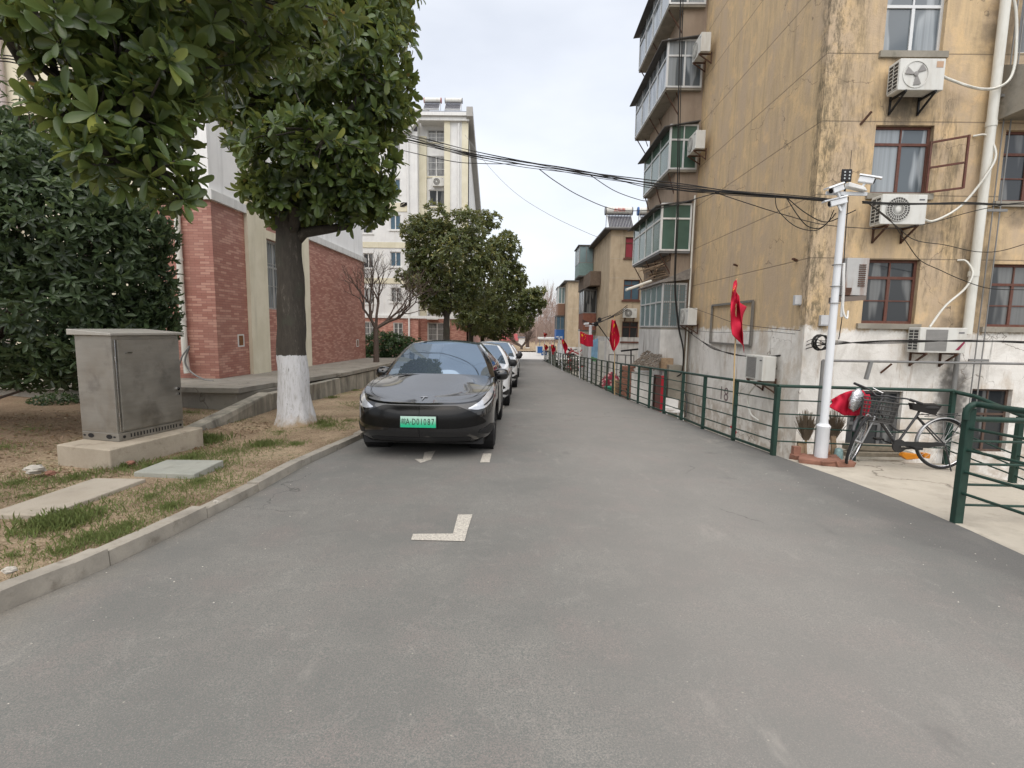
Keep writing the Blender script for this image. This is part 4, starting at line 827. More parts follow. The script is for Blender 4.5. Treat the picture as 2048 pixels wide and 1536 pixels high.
# chair and oddments below the railing
ch = thing('plastic_chair', 'white plastic chair standing in the sunken yard near the red door', 'chair', at(1345, 822, 12.6)); L0 = ch.location.copy()
mb = MB(); mb.box(L0.x-.2, L0.x+.2, L0.y-.2, L0.y+.2, L0.z-.02, L0.z+.02); mb.build('seat', dirtywhite, ch, bevel=.01); mb = MB(); mb.hexa([(L0.x-.2, L0.y+.2, L0.z+.02), (L0.x+.2, L0.y+.2, L0.z+.02), (L0.x+.2, L0.y+.24, L0.z+.02), (L0.x-.2, L0.y+.24, L0.z+.02), (L0.x-.16, L0.y+.3, L0.z+.30), (L0.x+.24, L0.y+.3, L0.z+.24), (L0.x+.24, L0.y+.33, L0.z+.24), (L0.x-.10, L0.y+.33, L0.z+.30)]); mb.build('backrest', dirtywhite, ch, bevel=.01)
for sx_ in (-.2, .2):
    for sy_ in (-.2, .2): mb = MB(); mb.bar((L0.x+sx_, L0.y+sy_, L0.z-.02), (L0.x+sx_*1.2, L0.y+sy_*1.2, gz(12.6, -1.25)), .03); mb.build('leg', trimwhite, ch)
mb = MB(); mb.tube(smooth_pts([(L0.x+.26, L0.y-.25, L0.z-.1), (L0.x+.34, L0.y, L0.z+.3), (L0.x+.33, L0.y+.2, L0.z+.5)]), .015, 6); mb.build('armrest', blackp, ch)
# ------------------------------------------------------------------ left: brick clad building
lb = thing('brick_clad_building', 'cream and white building with red brick tile cladding around its ground floor', 'building', (-12, 16, .1))
LX0, LY0, LY1 = -7.3, 11.95, 23.45; ZB = 4.38
FL = FR((LX0, 0, 0), (0, 1, 0), (1, 0, 0)); FLc = FR((0, LY0, 0), (1, 0, 0), (0, -1, 0))
hl = [(14.35, 16.35, 1.95, 3.92)]
def pill(mb, F, u0, u1, z0, z1, d): mb.fb(F, u0, u1, z0, z1, .001, d)
mb = MB(); facade(mb, FL, LY0, LY1, -.3, ZB, hl, .16); facade(mb, FLc, -8.75, LX0, -.3, ZB, [], .1); facade(mb, FR((0, LY1, 0), (1, 0, 0), (0, 1, 0)), -9, LX0, -.3, ZB, [], .1); mb.build('brick_cladding', brick, lb)
hu = [(14.35, 16.3, 6.6, 8.3), (14.35, 16.3, 9.6, 11.3), (14.35, 16.3, 12.6, 14.3)]
mb = MB(); facade(mb, FR((LX0-.04, 0, 0), (0, 1, 0), (1, 0, 0)), LY0+.04, LY1-.04, ZB, 19, hu, .14); facade(mb, FR((0, LY0+.04, 0), (1, 0, 0), (0, -1, 0)), -9.3, LX0-.04, ZB, 19, [], .1); facade(mb, FR((0, LY1-.04, 0), (1, 0, 0), (0, 1, 0)), -20, LX0-.04, ZB, 19, [], .1); mb.build('upper_wall', whitewall, lb)
mb = MB(); facade(mb, FR((0, LY0+.25, 0), (1, 0, 0), (0, -1, 0)), -30, -8.75, -.3, 19, [(-15.2, -13.6, 1.2, 2.8), (-15.2, -13.6, 4.4, 6), (-15.2, -13.6, 7.4, 9)], .12); mb.build('cream_wall', cream, lb)
mb = MB(); mb.fb(FLc, -9.3, -8.76, -.3, 19, -.25, .06)
for a, b in ((13.35, 14.30), (16.42, 17.15)): pill(mb, FL, a, b, -.05, 19, .10)
mb.build('pilaster', cream, lb)
mb = MB(); mb.fb(FL, 14.30, 16.42, 3.93, 4.15, .001, .07); mb.build('lintel', cream, lb)
# white ledge on top of the cladding
mb = MB(); mb.fb(FL, LY0-.10, 13.34, ZB, ZB+.22, -.05, .09); mb.fb(FL, 17.16, LY1+.1, ZB, ZB+.22, -.05, .09); mb.fb(FL, 14.31, 16.41, ZB, ZB+.22, -.05, .06); mb.fb(FLc, -8.75, LX0-.052, ZB, ZB+.22, -.05, .09); mb.build('ledge', trimwhite, lb)
window(lb, FL, *hl[0], alum, gl_grey, 3, .62, .05, bars=-.02)
for q in hu: window(lb, FL, *q, alum, gl_blue, 2, .6, .05)
for q in ((-15.2, -13.6, 1.2, 2.8), (-15.2, -13.6, 4.4, 6), (-15.2, -13.6, 7.4, 9)): window(lb, FR((0, LY0+.25, 0), (1, 0, 0), (0, -1, 0)), *q, alum, gl_grey, 2, .6, .05)
mb = MB(); x = -8.05; mb.tube([(x, LY0-.09, 9), (x, LY0-.09, .85), (x+.03, LY0-.12, .60), (x+.06, LY0-.14, .32)], .068, 14)
for z in (1.6, 3.0, 4.3): mb.cyl((x, LY0-.09, z-.03), (x, LY0-.09, z+.03), .078, 14)
mb.build('downpipe', pvc, lb, smooth=40)
mb = MB()
for x in (-12.6, -12.15): mb.cyl((x, LY0+.15, 0), (x, LY0+.15, 18), .07, 10)
mb.bar((-12.6, LY0+.15, 9.2), (-12.15, LY0+.15, 9.2), .07); mb.build('riser_pipes', simple('pinkish_pipe', (.42, .36, .34), .5), lb, smooth=40)
# small wall boxes sunk in the cladding
for k, (y, z) in enumerate(((12.95, .87), (22.3, .72))):
    a = at(472, 681, 12.9) if k == 0 else None; z = a.z if a else z
    f = MB(); 
    for (u0, u1, v0, v1) in ((y-.14, y+.14, z-.16, z-.13), (y-.14, y+.14, z+.13, z+.16), (y-.14, y-.11, z-.13, z+.13), (y+.11, y+.14, z-.13, z+.13)): f.fb(FL, u0, u1, v0, v1, .001, .02)
    r = f.build('wall_box_frame', trimwhite, lb); MB().fb(FL, y-.11, y+.11, z-.13, z+.13, .001, .008).build('wall_box_plate', simple('rusty_plate', (.20, .09, .035), .8, var=.6, scale=22), r)
# blue sign high on the white wall
sg = thing('blue_sign', 'small blue plate with pale lettering on the white wall beside the trunk', 'sign', (LX0+.02, 18.1, 4.7))
b_ = MB(); b_.fb(FL, 17.55, 18.45, 4.75, 6.1, -.03, .0); b_.build('plate', bluem, sg)
for s, z, h in (('11', 5.05, .34), ('楼', 5.5, .3)):
    t = text(s, h, simple('pale_lettering', (.6, .65, .7), .6), ext=.002); t.parent = sg; t.location = (-.02+.006, -.1, z-4.7); t.rotation_euler = (R(90), 0, R(90))
# loose grey cables hanging at the downpipe foot
mb = MB()
for q in (([-7.85, 11.75, .98], [-8.0, 11.7, .75], [-8.15, 11.72, .5], [-8.5, 11.75, .42]), ([-7.86, 11.74, .95], [-7.95, 11.7, .6], [-7.8, 11.7, .35], [-7.4, 11.5, .22], [-7.05, 11.3, .20])): mb.tube(smooth_pts(q), .02, 6)
tag(mb.build('loose_cable', pvcgrey, smooth=60), 'grey flexible conduits hanging loose by the foot of the white downpipe', 'cable')
# ------------------------------------------------------------------ far white residential block
fbk = thing('far_apartment_block', 'white and cream six storey apartment block with sloping gable and solar heaters', 'building', (-12, 45, -1.5))
Yf = 42; FB = FR((0, Yf, 0), (1, 0, 0), (0, -1, 0)); FC = FR((0, Yf+.9, 0), (1, 0, 0), (0, -1, 0)); XR = -4.55
rowA = [(9.3, 10.5), (6.35, 7.55), (3.45, 4.65), (12.15, 13.35), (15.15, 16.45)]
holes = [(-10.9, -10.0, a, b) for a, b in rowA]+[(-13.15, -12.3, a, b) for a, b in ((9.0, 10.3), (6.2, 7.4), (3.3, 4.6), (11.9, 13.2))]+[(-10.7, -9.9, .35, 1.75), (-13.2, -12.2, .3, 1.8)]
mb = MB(); facade(mb, FB, -26, -8.6, 2.2, 17.0, [h for h in holes if h[2] > 2.2], .12)
cen = [(-7.95, -6.5, 16.5, 17.5), (-7.95, -6.5, 13.8, 15.45), (-7.85, -6.5, 11.4, 12.75), (-7.9, -6.5, 8.6, 9.9), (-7.9, -6.5, 5.7, 7.0), (-7.9, -6.5, 2.9, 4.1), (-8.0, -6.35, .25, 1.8)]
facade(mb, FC, -8.6, -6.3, 2.2, 18.0, [h for h in cen if h[2] > 2.2], .12); mb.fb(FB, -6.3, XR, 2.2, 18.0, -1.2, 0)
for x in (-8.6,): mb.add([(x, Yf, 2.2), (x, Yf+.9, 2.2), (x, Yf+.9, 18), (x, Yf, 18)], [(0, 1, 2, 3)])
mb.add([(XR, Yf, 2.2), (XR, 56, 2.2), (XR, 56, 13), (XR, Yf+4.5, 18), (XR, Yf, 18)], [(0, 1, 2, 3, 4)]); mb.build('wall', fbwall, fbk)
mb = MB(); facade(mb, FB, -26, -8.6, -3, 2.2, [h for h in holes if h[3] < 2.2], .12); facade(mb, FC, -8.6, -6.3, -3, 2.2, cen[-1:], .12); mb.fb(FB, -6.3, XR, -3, 2.2, -1.2, 0); mb.add([(XR, Yf, -3), (XR, 56, -3), (XR, 56, 2.2), (XR, Yf, 2.2)], [(0, 1, 2, 3)]); mb.add([(-8.6, Yf, -3), (-8.6, Yf+.9, -3), (-8.6, Yf+.9, 2.2), (-8.6, Yf, 2.2)], [(0, 1, 2, 3)]); mb.build('brick_cladding', brick, fbk)
mb = MB(); mb.fb(FB, -26, XR+.1, 2.12, 2.35, 0, .12); mb.build('band', trimwhite, fbk)
mb = MB()
for a, b in ((-6.42, -5.95),): mb.fb(FB, a, b, -3, 18, .001, .1)
for z in (11.0, 8.1, 5.2): mb.fb(FB, -13.6, -9.3, z-.25, z+.45 if z > 9 else z+.2, .001, .05)
mb.fb(FB, -5.0, XR+.06, 2.4, 17.9, .002, .06); mb.build('cream_trim', fbcream, fbk)
mb = MB(); mb.fb(FB, -8.6, -8.0, 2.35, 16.9, -.9, -.70); mb.build('cream_return', fbcream, fbk)
for h in holes: window(fbk, FB, *h, trimwhite, gl_blue if h[0] > -11 and 6 < h[2] < 14 and h[2] != 3.45 else gl_dark, 2, None, .07, bars=.031 if h[2] < 4.7 or h[2] > 15 else None, sill=trimwhite if h[2] > 2.2 else None)
for h in cen: window(fbk, FC, *h, trimwhite, gl_dark, 2, None, .07, bars=.031 if h[2] > 13 or h[2] < 2 else None, sill=fbcream)
# eaves, cornice, roofs, dormer
mb = MB(); mb.fb(FB, -26, -9.0, 16.85, 17.25, -.6, .35); mb.fb(FB, -26, -9.0, 17.26, 17.7, -.6, .6); mb.build('cornice', trimwhite, fbk)
mb = MB(); mb.fb(FB, -8.4, XR+.15, 17.75, 18.05, -1.3, .30); mb.fb(FB, -8.4, XR+.15, 18.06, 18.32, -1.3, .5)
mb.prism([(-9.15, Yf-.45, 16.9), (-8.35, Yf-.45, 17.75), (-8.35, Yf-.45, 18.32), (-9.15, Yf-.45, 17.5)], (0, .5, 0)); mb.build('cornice', trimwhite, fbk)
mb = MB(); mb.add([(XR-.05, Yf-.55, 18.0), (XR+.45, Yf-.55, 18.0), (XR+.45, Yf+10, 11.3), (XR-.05, Yf+10, 11.3), (XR-.05, Yf-.55, 18.7), (XR+.45, Yf-.55, 18.7), (XR+.45, Yf+10, 12.1), (XR-.05, Yf+10, 12.1)], [(0, 3, 2, 1), (4, 5, 6, 7), (0, 1, 5, 4), (1, 2, 6, 5), (2, 3, 7, 6), (3, 0, 4, 7)]); mb.build('gable_verge', simple('grey_verge', (.36, .35, .33), .8), fbk)
mb = MB(); mb.hexa([(-26, Yf-.4, 17.71), (-9.0, Yf-.4, 17.71), (-9, Yf+6, 17.7), (-26, Yf+6, 17.7), (-26, Yf+.2, 17.8), (-9.0, Yf+.2, 17.8), (-8.4, Yf+5, 20.2), (-26, Yf+5, 20.2)]); mb.hexa([(-8.4, Yf-.45, 18.33), (XR, Yf-.45, 18.33), (XR, Yf+6, 18.33), (-8.4, Yf+6, 18.33), (-8.4, Yf-.3, 18.45), (XR, Yf-.3, 18.45), (XR, Yf+3, 19.1), (-8.4, Yf+3, 19.1)]); mb.build('roof', slate, fbk)
mb = MB(); mb.hexa([(-13.6, Yf-.15, 17.72), (-9.3, Yf-.15, 17.72), (-9.3, Yf+4, 17.72), (-13.6, Yf+4, 17.72), (-13.4, Yf-.1, 19.2), (-9.9, Yf-.1, 19.2), (-9.6, Yf+4, 19.4), (-13.4, Yf+4, 19.4)]); dm = mb.build('dormer', fbcream, fbk); FD = FR((0, Yf-.19, 0), (1, 0, 0), (0, -1, 0))
window(dm, FD, -10.9, -10.0, 17.75, 19.0, trimwhite, gl_dark, 2, None, .07, -.06, bars=.08); window(dm, FD, -12.8, -12.1, 17.75, 18.9, trimwhite, gl_dark, 2, None, .07, -.06, bars=.08)
MB().hexa([(-13.6, Yf-.3, 19.21), (-9.8, Yf-.3, 19.21), (-9.0, Yf+4, 19.41), (-13.6, Yf+4, 19.41), (-13.6, Yf-.3, 19.35), (-9.8, Yf-.3, 19.35), (-9.0, Yf+4, 19.55), (-13.6, Yf+4, 19.55)]).build('dormer_roof', slate, dm)
mb = MB(); mb.cyl((-5.25, Yf-.12, 2.4), (-5.25, Yf-.12, 17.6), .08, 8); mb.cyl((-9.35, Yf-.1, -2), (-9.35, Yf-.1, 16.8), .08, 8); mb.build('downpipe', trimwhite, fbk, smooth=40)
solar((-7.45, Yf+.6, 18.55), 'left solar heater on the white apartment block, with red cap', .78, ends=simple('cap_red', (.35, .08, .07), .5)); solar((-5.75, Yf+.6, 18.55), 'right solar heater on the white apartment block', .78)
solar((-8.9, Yf+3.4, 19.0), 'solar heater lying lower between dormer and roof edge', .7)
aircon('round', .95, .68, .3, 'air conditioner high between windows of the white block', (-7.0, Yf+.5, 12.95), 0, False); aircon('round', .95, .68, .3, 'air conditioner over the barred ground floor window of the white block', (-7.5, Yf+.5, 2.05), 0, False)
aircon('round', .95, .68, .3, 'air conditioner just under the eaves of the white block', (-7.1, Yf+.5, 15.62), 0, False) if False else None
mb = MB()
for k in range(7): a0 = k*.9; mb.tube([(-9.7+.3*math.cos(a0+t), Yf-.08, 11.3+.16*math.sin(a0*1.3+t)) for t in np.linspace(0, 4, 8)], .02, 5)
tag(mb.build('cable_coil', cablem), 'small black cable coil on the white block wall', 'cable')
# ------------------------------------------------------------------ railings
def railing(name, label, pts, m, bottom=True, h=1.02, rails=4, spacing=.2, top_r=.023, posts=None, ht=None, base_off=0, pr=.028):
    """pts: [(x,y)] fence line with a post at every point"""
    r = thing(name, label, 'railing', (pts[0][0], pts[0][1], gz(pts[0][1])), 'green tubular railings beside the road')
    P = [Vector((x, y, gz(y)+base_off)) for x, y in pts]; mb = MB(); mb.tube([p+Vector((0, 0, h)) for p in P], top_r, 10); mb.build('top_rail', m, r, smooth=50)
    for k in range(rails): mb = MB(); z = h-.205-k*spacing; mb.tube([p+Vector((0, 0, z)) for p in P], .011, 6); mb.build('rail', m, r, smooth=50)
    if bottom: mb = MB(); [mb.bar(a+Vector((0, 0, .05)), b+Vector((0, 0, .05)), .03, .035) for a, b in zip(P, P[1:])]; mb.build('bottom_rail', m, r)
    for i, p in enumerate(P):
        if posts and i not in posts: continue
        z1 = h-top_r*.6
        mb = MB(); mb.box(p.x-pr, p.x+pr, p.y-pr, p.y+pr, p.z-.25, p.z+z1); mb.build('post', m, r, bevel=.004)
    return r
railing('green_railing', 'green railing with flag pole running past the pale wall number', [(3.71, 7.22), (3.60, 8.32), (3.50, 9.46), (3.46, 10.6), (3.37, 11.6), (3.28, 12.6), (3.22, 13.56), (3.15, 14.5), (3.10, 15.4), (3.05, 16.35)], dkgreen)
ext = [(3.05-.028*k*1.0, 16.35+1.05*k) for k in range(1, 15)]
railing('green_railing', 'weathered middle stretch of road railing in front of the scooters', [(3.05, 16.36)]+ext, oldgreen)
yy = [31.4+1.6*k for k in range(12)]
railing('green_railing', 'farthest stretch of rusty railing below the distant flags', [(2.66-.018*(y-31), y) for y in yy], oldgreen, rails=5, spacing=.17)
railing('green_railing', 'green railing behind the bicycle and the white camera pole', [(3.715, 7.20), (4.75, 7.03), (5.94, 6.9)], dkgreen, bottom=False)
mb_pts = [(5.97, 6.88), (5.97, 5.98), (5.97, 5.2)]
r3 = thing('green_railing', 'short green railing sloping down at the far right of the landing', 'railing', (5.97, 6.88, gz(6.9)), 'green tubular railings beside the road')
for z0, z1, rr, nm in ((.76, .60, .027, 'top_rail'), (.22, .12, .010, 'rail'), (.08, -.02, .010, 'rail'), (-.06, -.13, .010, 'rail')): mb = MB(); mb.tube([(5.96, 6.9, z0), (5.97, 6.6, z0-.02), (5.97, 5.98, z1), (5.97, 5.0, z1-.1)], rr, 8); mb.build(nm, dkgreen, r3, smooth=50)
for y in (5.98, 5.0): MB().box(5.94, 6.0, y-.03, y+.03, -.4, .58 if y > 5.5 else .5).build('post', dkgreen, r3, bevel=.004)
# near railing: end post, run towards the viewer and run to the right
PX, PY = 3.99, 4.45; zb = gz(PY)
rn = thing('green_railing', 'nearest green railing with thick square end post at the right edge', 'railing', (PX, PY, zb), 'green tubular railings beside the road')
MB().box(PX-.038, PX+.038, PY-.03, PY+.03, zb-.3, .90).build('post', dkgreen, rn, bevel=.005)
MB().box(4.0-.035, 4.0+.035, 2.37, 2.43, -.4, 1.0).build('post', dkgreen, rn, bevel=.005)
mb = MB(); mb.tube(smooth_pts([(PX-.045, PY-.02, .80), (PX-.045, PY-.02, .87), (PX-.02, PY-.03, .925), (PX+.03, PY-.06, .94), (4.0, PY-.3, .945), (4.0, 3.4, .975), (4.0, 2.4, 1.02)], 5), .027, 10); mb.build('top_rail', dkgreen, rn, smooth=50)
for z in (.72, .525, .325, .13): mb = MB(); mb.tube([(PX, PY-.03, z), (4.0, 3.4, z+.035), (4.0, 2.4, z+.07)], .013, 8); mb.build('rail', dkgreen, rn, smooth=50)
mb = MB(); mb.tube([(PX, PY+.01, .80), (5.97, PY+.01, .78)], .025, 10); mb.build('top_rail', dkgreen, rn, smooth=50)
for z in (.60, .39, .20, .01, -.185): mb = MB(); mb.tube([(PX, PY+.01, z), (5.97, PY+.01, z-.01)], .012, 8); mb.build('rail', dkgreen, rn, smooth=50)
MB().box(5.94, 6.0, PY-.02, PY+.04, -.5, .78).build('post', dkgreen, rn, bevel=.005)
# ------------------------------------------------------------------ camera pole
pz = gz(6.95); PP = gp(1636, 935, .05); pxx, pyy = 4.17, 6.82; pt = 1.55+.263*6.85
pole = thing('camera_pole', 'white steel pole carrying surveillance cameras in front of the old block', 'pole', (pxx, pyy, pz))
mb = MB(); mb.lathe((pxx, pyy, pz+.06), [(.0, 0), (.082, 0), (.080, .42), (.089, .44), (.089, .455), (.056, .49), (.052, .53), (.045, 2.6), (.041, pt-pz-.06), (0, pt-pz-.06)], 20); mb.build('shaft', whitemet, pole, smooth=35)
mb = MB(); mb.bar((pxx-.26, pyy-.05, pt-.02), (pxx+.28, pyy-.02, pt-.02), .03, .045); mb.build('cross_arm', whitemet, pole, bevel=.004)
def seccam(c, d, tilt, s, nm='camera'):
    c = Vector(c); d = Vector(d).normalized(); u = Vector((-d.y, d.x, 0)).normalized(); w_ = u.cross(d)*-1; w_ = Vector((0, 0, 1)) if abs(w_.z) < .2 else d.cross(u)*(1 if d.cross(u).z > 0 else -1)
    def q(a, b, e): return c+d*a+u*b+w_*e
    mb = MB(); L = s; mb.hexa([q(-L/2, -.04, -.04), q(L/2, -.04, -.04), q(L/2, .04, -.04), q(-L/2, .04, -.04), q(-L/2, -.035, .035), q(L/2, -.035, .035), q(L/2, .035, .035), q(-L/2, .035, .035)]); k = mb.build(nm, whitemet, pole, bevel=.008)
    mb = MB(); mb.hexa([q(-L/2-.01, -.05, .038), q(L/2+.07, -.05, .038), q(L/2+.07, .05, .038), q(-L/2-.01, .05, .038), q(-L/2-.01, -.04, .056), q(L/2+.07, -.04, .056), q(L/2+.07, .04, .056), q(-L/2-.01, .04, .056)]); mb.build('sunshade', whitemet, k)
    mb = MB(); mb.cyl(q(L/2, 0, 0), q(L/2+.012, 0, 0), .03, 12); mb.build('lens', blackp, k)
    mb = MB(); mb.bar(q(0, 0, -.04), q(-.02, 0, -.12), .025); mb.build('mount', whitemet, k)
seccam((pxx-.16, pyy-.10, pt+.02), (-.9, -.25, -.35), 0, .17); seccam((pxx+.22, pyy-.08, pt+.14), (.8, -.5, -.30), 0, .17); seccam((pxx-.10, pyy-.05, pt-.13), (-.8, .1, -.2), 0, .20)
MB().hexa([(pxx-.03, pyy-.14, pt+.04), (pxx+.24, pyy-.1, pt+.0), (pxx+.24, pyy+.0, pt), (pxx-.03, pyy-.04, pt+.04), (pxx-.03, pyy-.14, pt+.10), (pxx+.20, pyy-.1, pt+.055), (pxx+.20, pyy, pt+.055), (pxx-.03, pyy-.04, pt+.10)]).build('equipment_cover', trimwhite, pole, bevel=.01)
mb = MB(); mb.box(pxx-.065, pxx+.065, pyy-.03, pyy-.005, pt+.13, pt+.29); sp = mb.build('light_panel', blackp, pole, bevel=.01)
mb = MB()
for k in range(3):
    for x in (-.03, .03): mb.cyl((pxx+x, pyy-.032, pt+.17+.04*k), (pxx+x, pyy-.036, pt+.17+.04*k), .011, 10)
mb.build('led', simple('led_white', (.45, .48, .48), .3), sp)
mb = MB(); mb.cyl((pxx, pyy-.01, pt), (pxx, pyy-.01, pt+.14), .012, 6); mb.cyl((pxx+.05, pyy, pt+.1), (pxx+.05, pyy, pt+.53), .003, 5); mb.build('antenna', blackp, pole)
mb = MB(); mb.tube(smooth_pts([(pxx+.06, pyy-.03, pt-.75-.15), (pxx+.075, pyy-.05, pt-1.3), (pxx+.085, pyy-.04, pt-1.6)]), .018, 8); mb.tube(smooth_pts([(pxx+.07, pyy-.04, pt-1.35), (pxx+.09, pyy-.07, pt-1.55), (pxx+.14, pyy-.07, pt-1.62), (pxx+.17, pyy-.03, pt-1.52)]), .012, 8); mb.build('conduit', trimwhite, pole, smooth=60)
for z in (-.92, -1.20, -1.42): mb = MB(); mb.tube([(pxx+.062*math.cos(t)+.0, pyy+.062*math.sin(t), pt+z) for t in np.linspace(0, 6.28, 15)], .006, 5, False); mb.build('strap', pvcgrey, pole)
mb = MB(); mb.tube(smooth_pts([(pxx+.06, pyy, pt-.05), (pxx+.062, pyy-.02, pt-.8), (pxx+.1, pyy-.03, pt-1.5), (pxx+.1, pyy, pt-1.9)]), .006, 5); mb.build('pole_wire', cablem, pole)
# rusty box strapped behind the pole
bx = thing('rusty_metal_box', 'pale grey louvred metal box with rust, strapped to the white camera pole', 'box', (pxx+.1, pyy+.05, pt-1.4))
bz0, bz1 = 1.55+(665-595)/1000*6.95, 1.55+(665-525)/1000*6.95
MB().box(pxx+.11, pxx+.40, pyy-.02, pyy+.26, bz0, bz1).build('casing', simple('rusting_grey_paint', (.42, .42, .41), .55, dirt=.9, dirtc=(.20, .08, .03)), bx, bevel=.006)
mb = MB()
for k in range(11): z = bz0+.12+k*.027; mb.hexa([(pxx+.27, pyy-.034, z), (pxx+.36, pyy-.034, z), (pxx+.36, pyy-.021, z), (pxx+.27, pyy-.021, z), (pxx+.27, pyy-.024, z+.013), (pxx+.36, pyy-.024, z+.013), (pxx+.36, pyy-.021, z+.013), (pxx+.27, pyy-.021, z+.013)])
mb.build('louvres', rust, bx)
MB().hexa([(pxx+.04, pyy-.03, bz0-.09), (pxx+.38, pyy-.05, bz0-.06), (pxx+.38, pyy+.2, bz0-.06), (pxx+.04, pyy+.2, bz0-.09), (pxx+.04, pyy-.03, bz0-.02), (pxx+.38, pyy-.05, bz0-.002), (pxx+.38, pyy+.2, bz0-.002), (pxx+.04, pyy+.2, bz0-.02)]).build('bracket', simple('brown_steel', (.16, .13, .11), .7), bx)
MB().hexa([(pxx+.12, pyy-.024, bz0+.0), (pxx+.18, pyy-.024, bz0+.0), (pxx+.2, pyy-.022, bz0+.06), (pxx+.12, pyy-.022, bz0+.05), (pxx+.12, pyy-.023, bz0+.07), (pxx+.18, pyy-.023, bz0+.09), (pxx+.2, pyy-.021, bz0+.1), (pxx+.12, pyy-.021, bz0+.1)]).build('rust_patch', rust, bx)
# bricks around its foot
mb = MB()
for (x, y, a, w_, l) in ((3.98, 6.98, .2, .12, .26), (3.98, 6.72, -.45, .13, .28), (4.16, 6.62, -.15, .13, .25), (4.34, 6.60, .05, .14, .26), (4.38, 6.85, 1.4, .12, .24)):
    c = Vector((x, y, gz(y)+.035)); d = Vector((math.cos(a), math.sin(a), 0))*(l/2); e = Vector((-d.y, d.x, 0)).normalized()*w_/2; jj = lambda: Vector((random.uniform(-.02, .02), random.uniform(-.02, .02), random.uniform(-.012, .012))); mb.hexa([p+jj()+Vector((0, 0, h_)) for h_ in (-.04, .04) for p in (c-d-e, c+d-e, c+d+e, c-d+e)])
mb.lathe((4.17, 6.82, gz(6.82)), [(.26, -.02), (.25, .05), (.12, .075), (0, .075)], 10); tag(mb.build('brick_footing', redclay, bevel=.01), 'ring of broken red bricks around the foot of the camera pole', 'bricks')
# ------------------------------------------------------------------ flags
def star(mb, c, ux_, uy_, r, d):
    P = []
    for k in range(10): a = math.pi/2+k*math.pi/5; q = r if k % 2 == 0 else r*.4; P.append(c+ux_*(q*math.cos(a))+uy_*(q*math.sin(a)))
    o = len(mb.v); n = ux_.cross(uy_).normalized()*d; mb.add([c+n]+[p+n for p in P]+[c-n]+[p-n for p in P], [(0, 1+k, 1+(k+1) % 10) for k in range(10)]+[(11, 12+(k+1) % 10, 12+k) for k in range(10)])
def flag(label, foot, top, cloth, pr=.013, polem=bamboo, stars=((.18, .75, .15), (.36, .9, .05), (.42, .78, .05), (.42, .64, .05), (.36, .52, .05))):
    """cloth(u,v) -> point; u 0..1 from hoist to fly, v 0..1 from bottom to top"""
    r = thing('flag', label, 'flag', foot, 'red flags with yellow stars on poles along the railing'); mb = MB(); n = 8
    mb.tube([Vector(foot).lerp(Vector(top), k/n)+Vector((random.uniform(-.006, .006), 0, 0)) for k in range(n+1)], [pr*(1.1-.35*k/n) for k in range(n+1)], 8); mb.build('flag_pole', polem, r, smooth=50)
    NU, NV = 36, 26; g = [[cloth(i/NU, j/NV) for i in range(NU+1)] for j in range(NV+1)]; mb = MB(); mb.grid(g); c = mb.build('cloth', flagm, r, smooth=True); so_ = c.modifiers.new('thickness', 'SOLIDIFY'); so_.thickness = .003
    mb = MB()
    for (u, v, s) in stars:
        p = cloth(u, v); e = .02; du = (cloth(u+e, v)-cloth(u-e, v))/(2*e); dv = (cloth(u, v+e)-cloth(u, v-e))/(2*e); N_ = du.cross(dv).normalized()*.006
        P = [p-N_, p+N_]
        for sg_ in (1, -1):
            pts = []
            for k in range(10): a = math.pi/2+k*math.pi/5; q = s if k % 2 == 0 else s*.42; pts.append(cloth(min(1, max(0, u+q*math.cos(a)*.67)), min(1, max(0, v+q*math.sin(a))))+N_*sg_)
            mb.add([p+N_*sg_]+pts, [(0, 1+k, 1+(k+1) % 10) for k in range(10)])
    mb.build('star', starm, c); return r
f0 = gp(1464, 880, .0); t0 = at(1474, 556, f0.y-.05)
def cl1(u, v):   # limp flag: hoist edge along the pole, fly hanging down in folds
    y0 = f0.y-.05; px = 1473.5-1.0*(1-v)*2.0; py = 566+(1-v)*50
    ex = (1463+(1-v)*2+2*math.sin(v*7), 1467+6*math.sin(v*5), 1478, 1503-22*(1-v)**2)
    # along u the cloth drops
    X = px+(-9*math.sin(math.pi*min(1, u*1.5))+30*max(0, u-.45)**1.5*1.5)*(1-.3*v)+3.5*math.sin(u*9+v*4)*(.4+u)+ (6*v-2)*u
    Y = py+u*(92-38*v)-8*v
    return at(X+1.6*math.sin(u*17+v*9), Y+1.5*math.sin(v*15+u*5), y0-.03+.06*math.sin(u*8+v*5)+.035*math.sin(u*19-v*6)+.03*math.sin(v*13))
flag('nearest red flag hanging limp from a bamboo pole on the railing', f0, t0, cl1, .014, stars=((.16, .80, .16),))
mb = MB(); mb.tube([(f0.x+.03*math.cos(t), f0.y+.03*math.sin(t), f0.z+.22+.01*math.sin(3*t)) for t in np.linspace(0, 6.3, 14)], .012, 6); mb.tube([(f0.x, f0.y-.03, f0.z+.22), (f0.x+.04, f0.y-.05, f0.z+.15), (f0.x+.02, f0.y-.05, f0.z+.08)], .008, 5); tag(mb.build('red_tie', flagm), 'red cloth tie binding the bamboo flag pole to the railing post', 'tie')
def hang(cx0, top, bot, w_, Y, lean=0, amp=.05):
    def f(u, v):
        t = 1-v; a = w_*(.22+.78*min(1, t/.55)**.8)*(1 if t < .72 else 1-(t-.72)*2.6); X = cx0+(u-.5)*a+lean*t+2*math.sin(u*6+v*4); return at(X, top+(bot-top)*t+3*math.sin(u*3), Y+amp*math.sin(u*11)+amp*.5*math.sin(v*6))
    return f
st1 = ((.5, .84, .10), (.35, .62, .035), (.6, .60, .035), (.45, .55, .035))
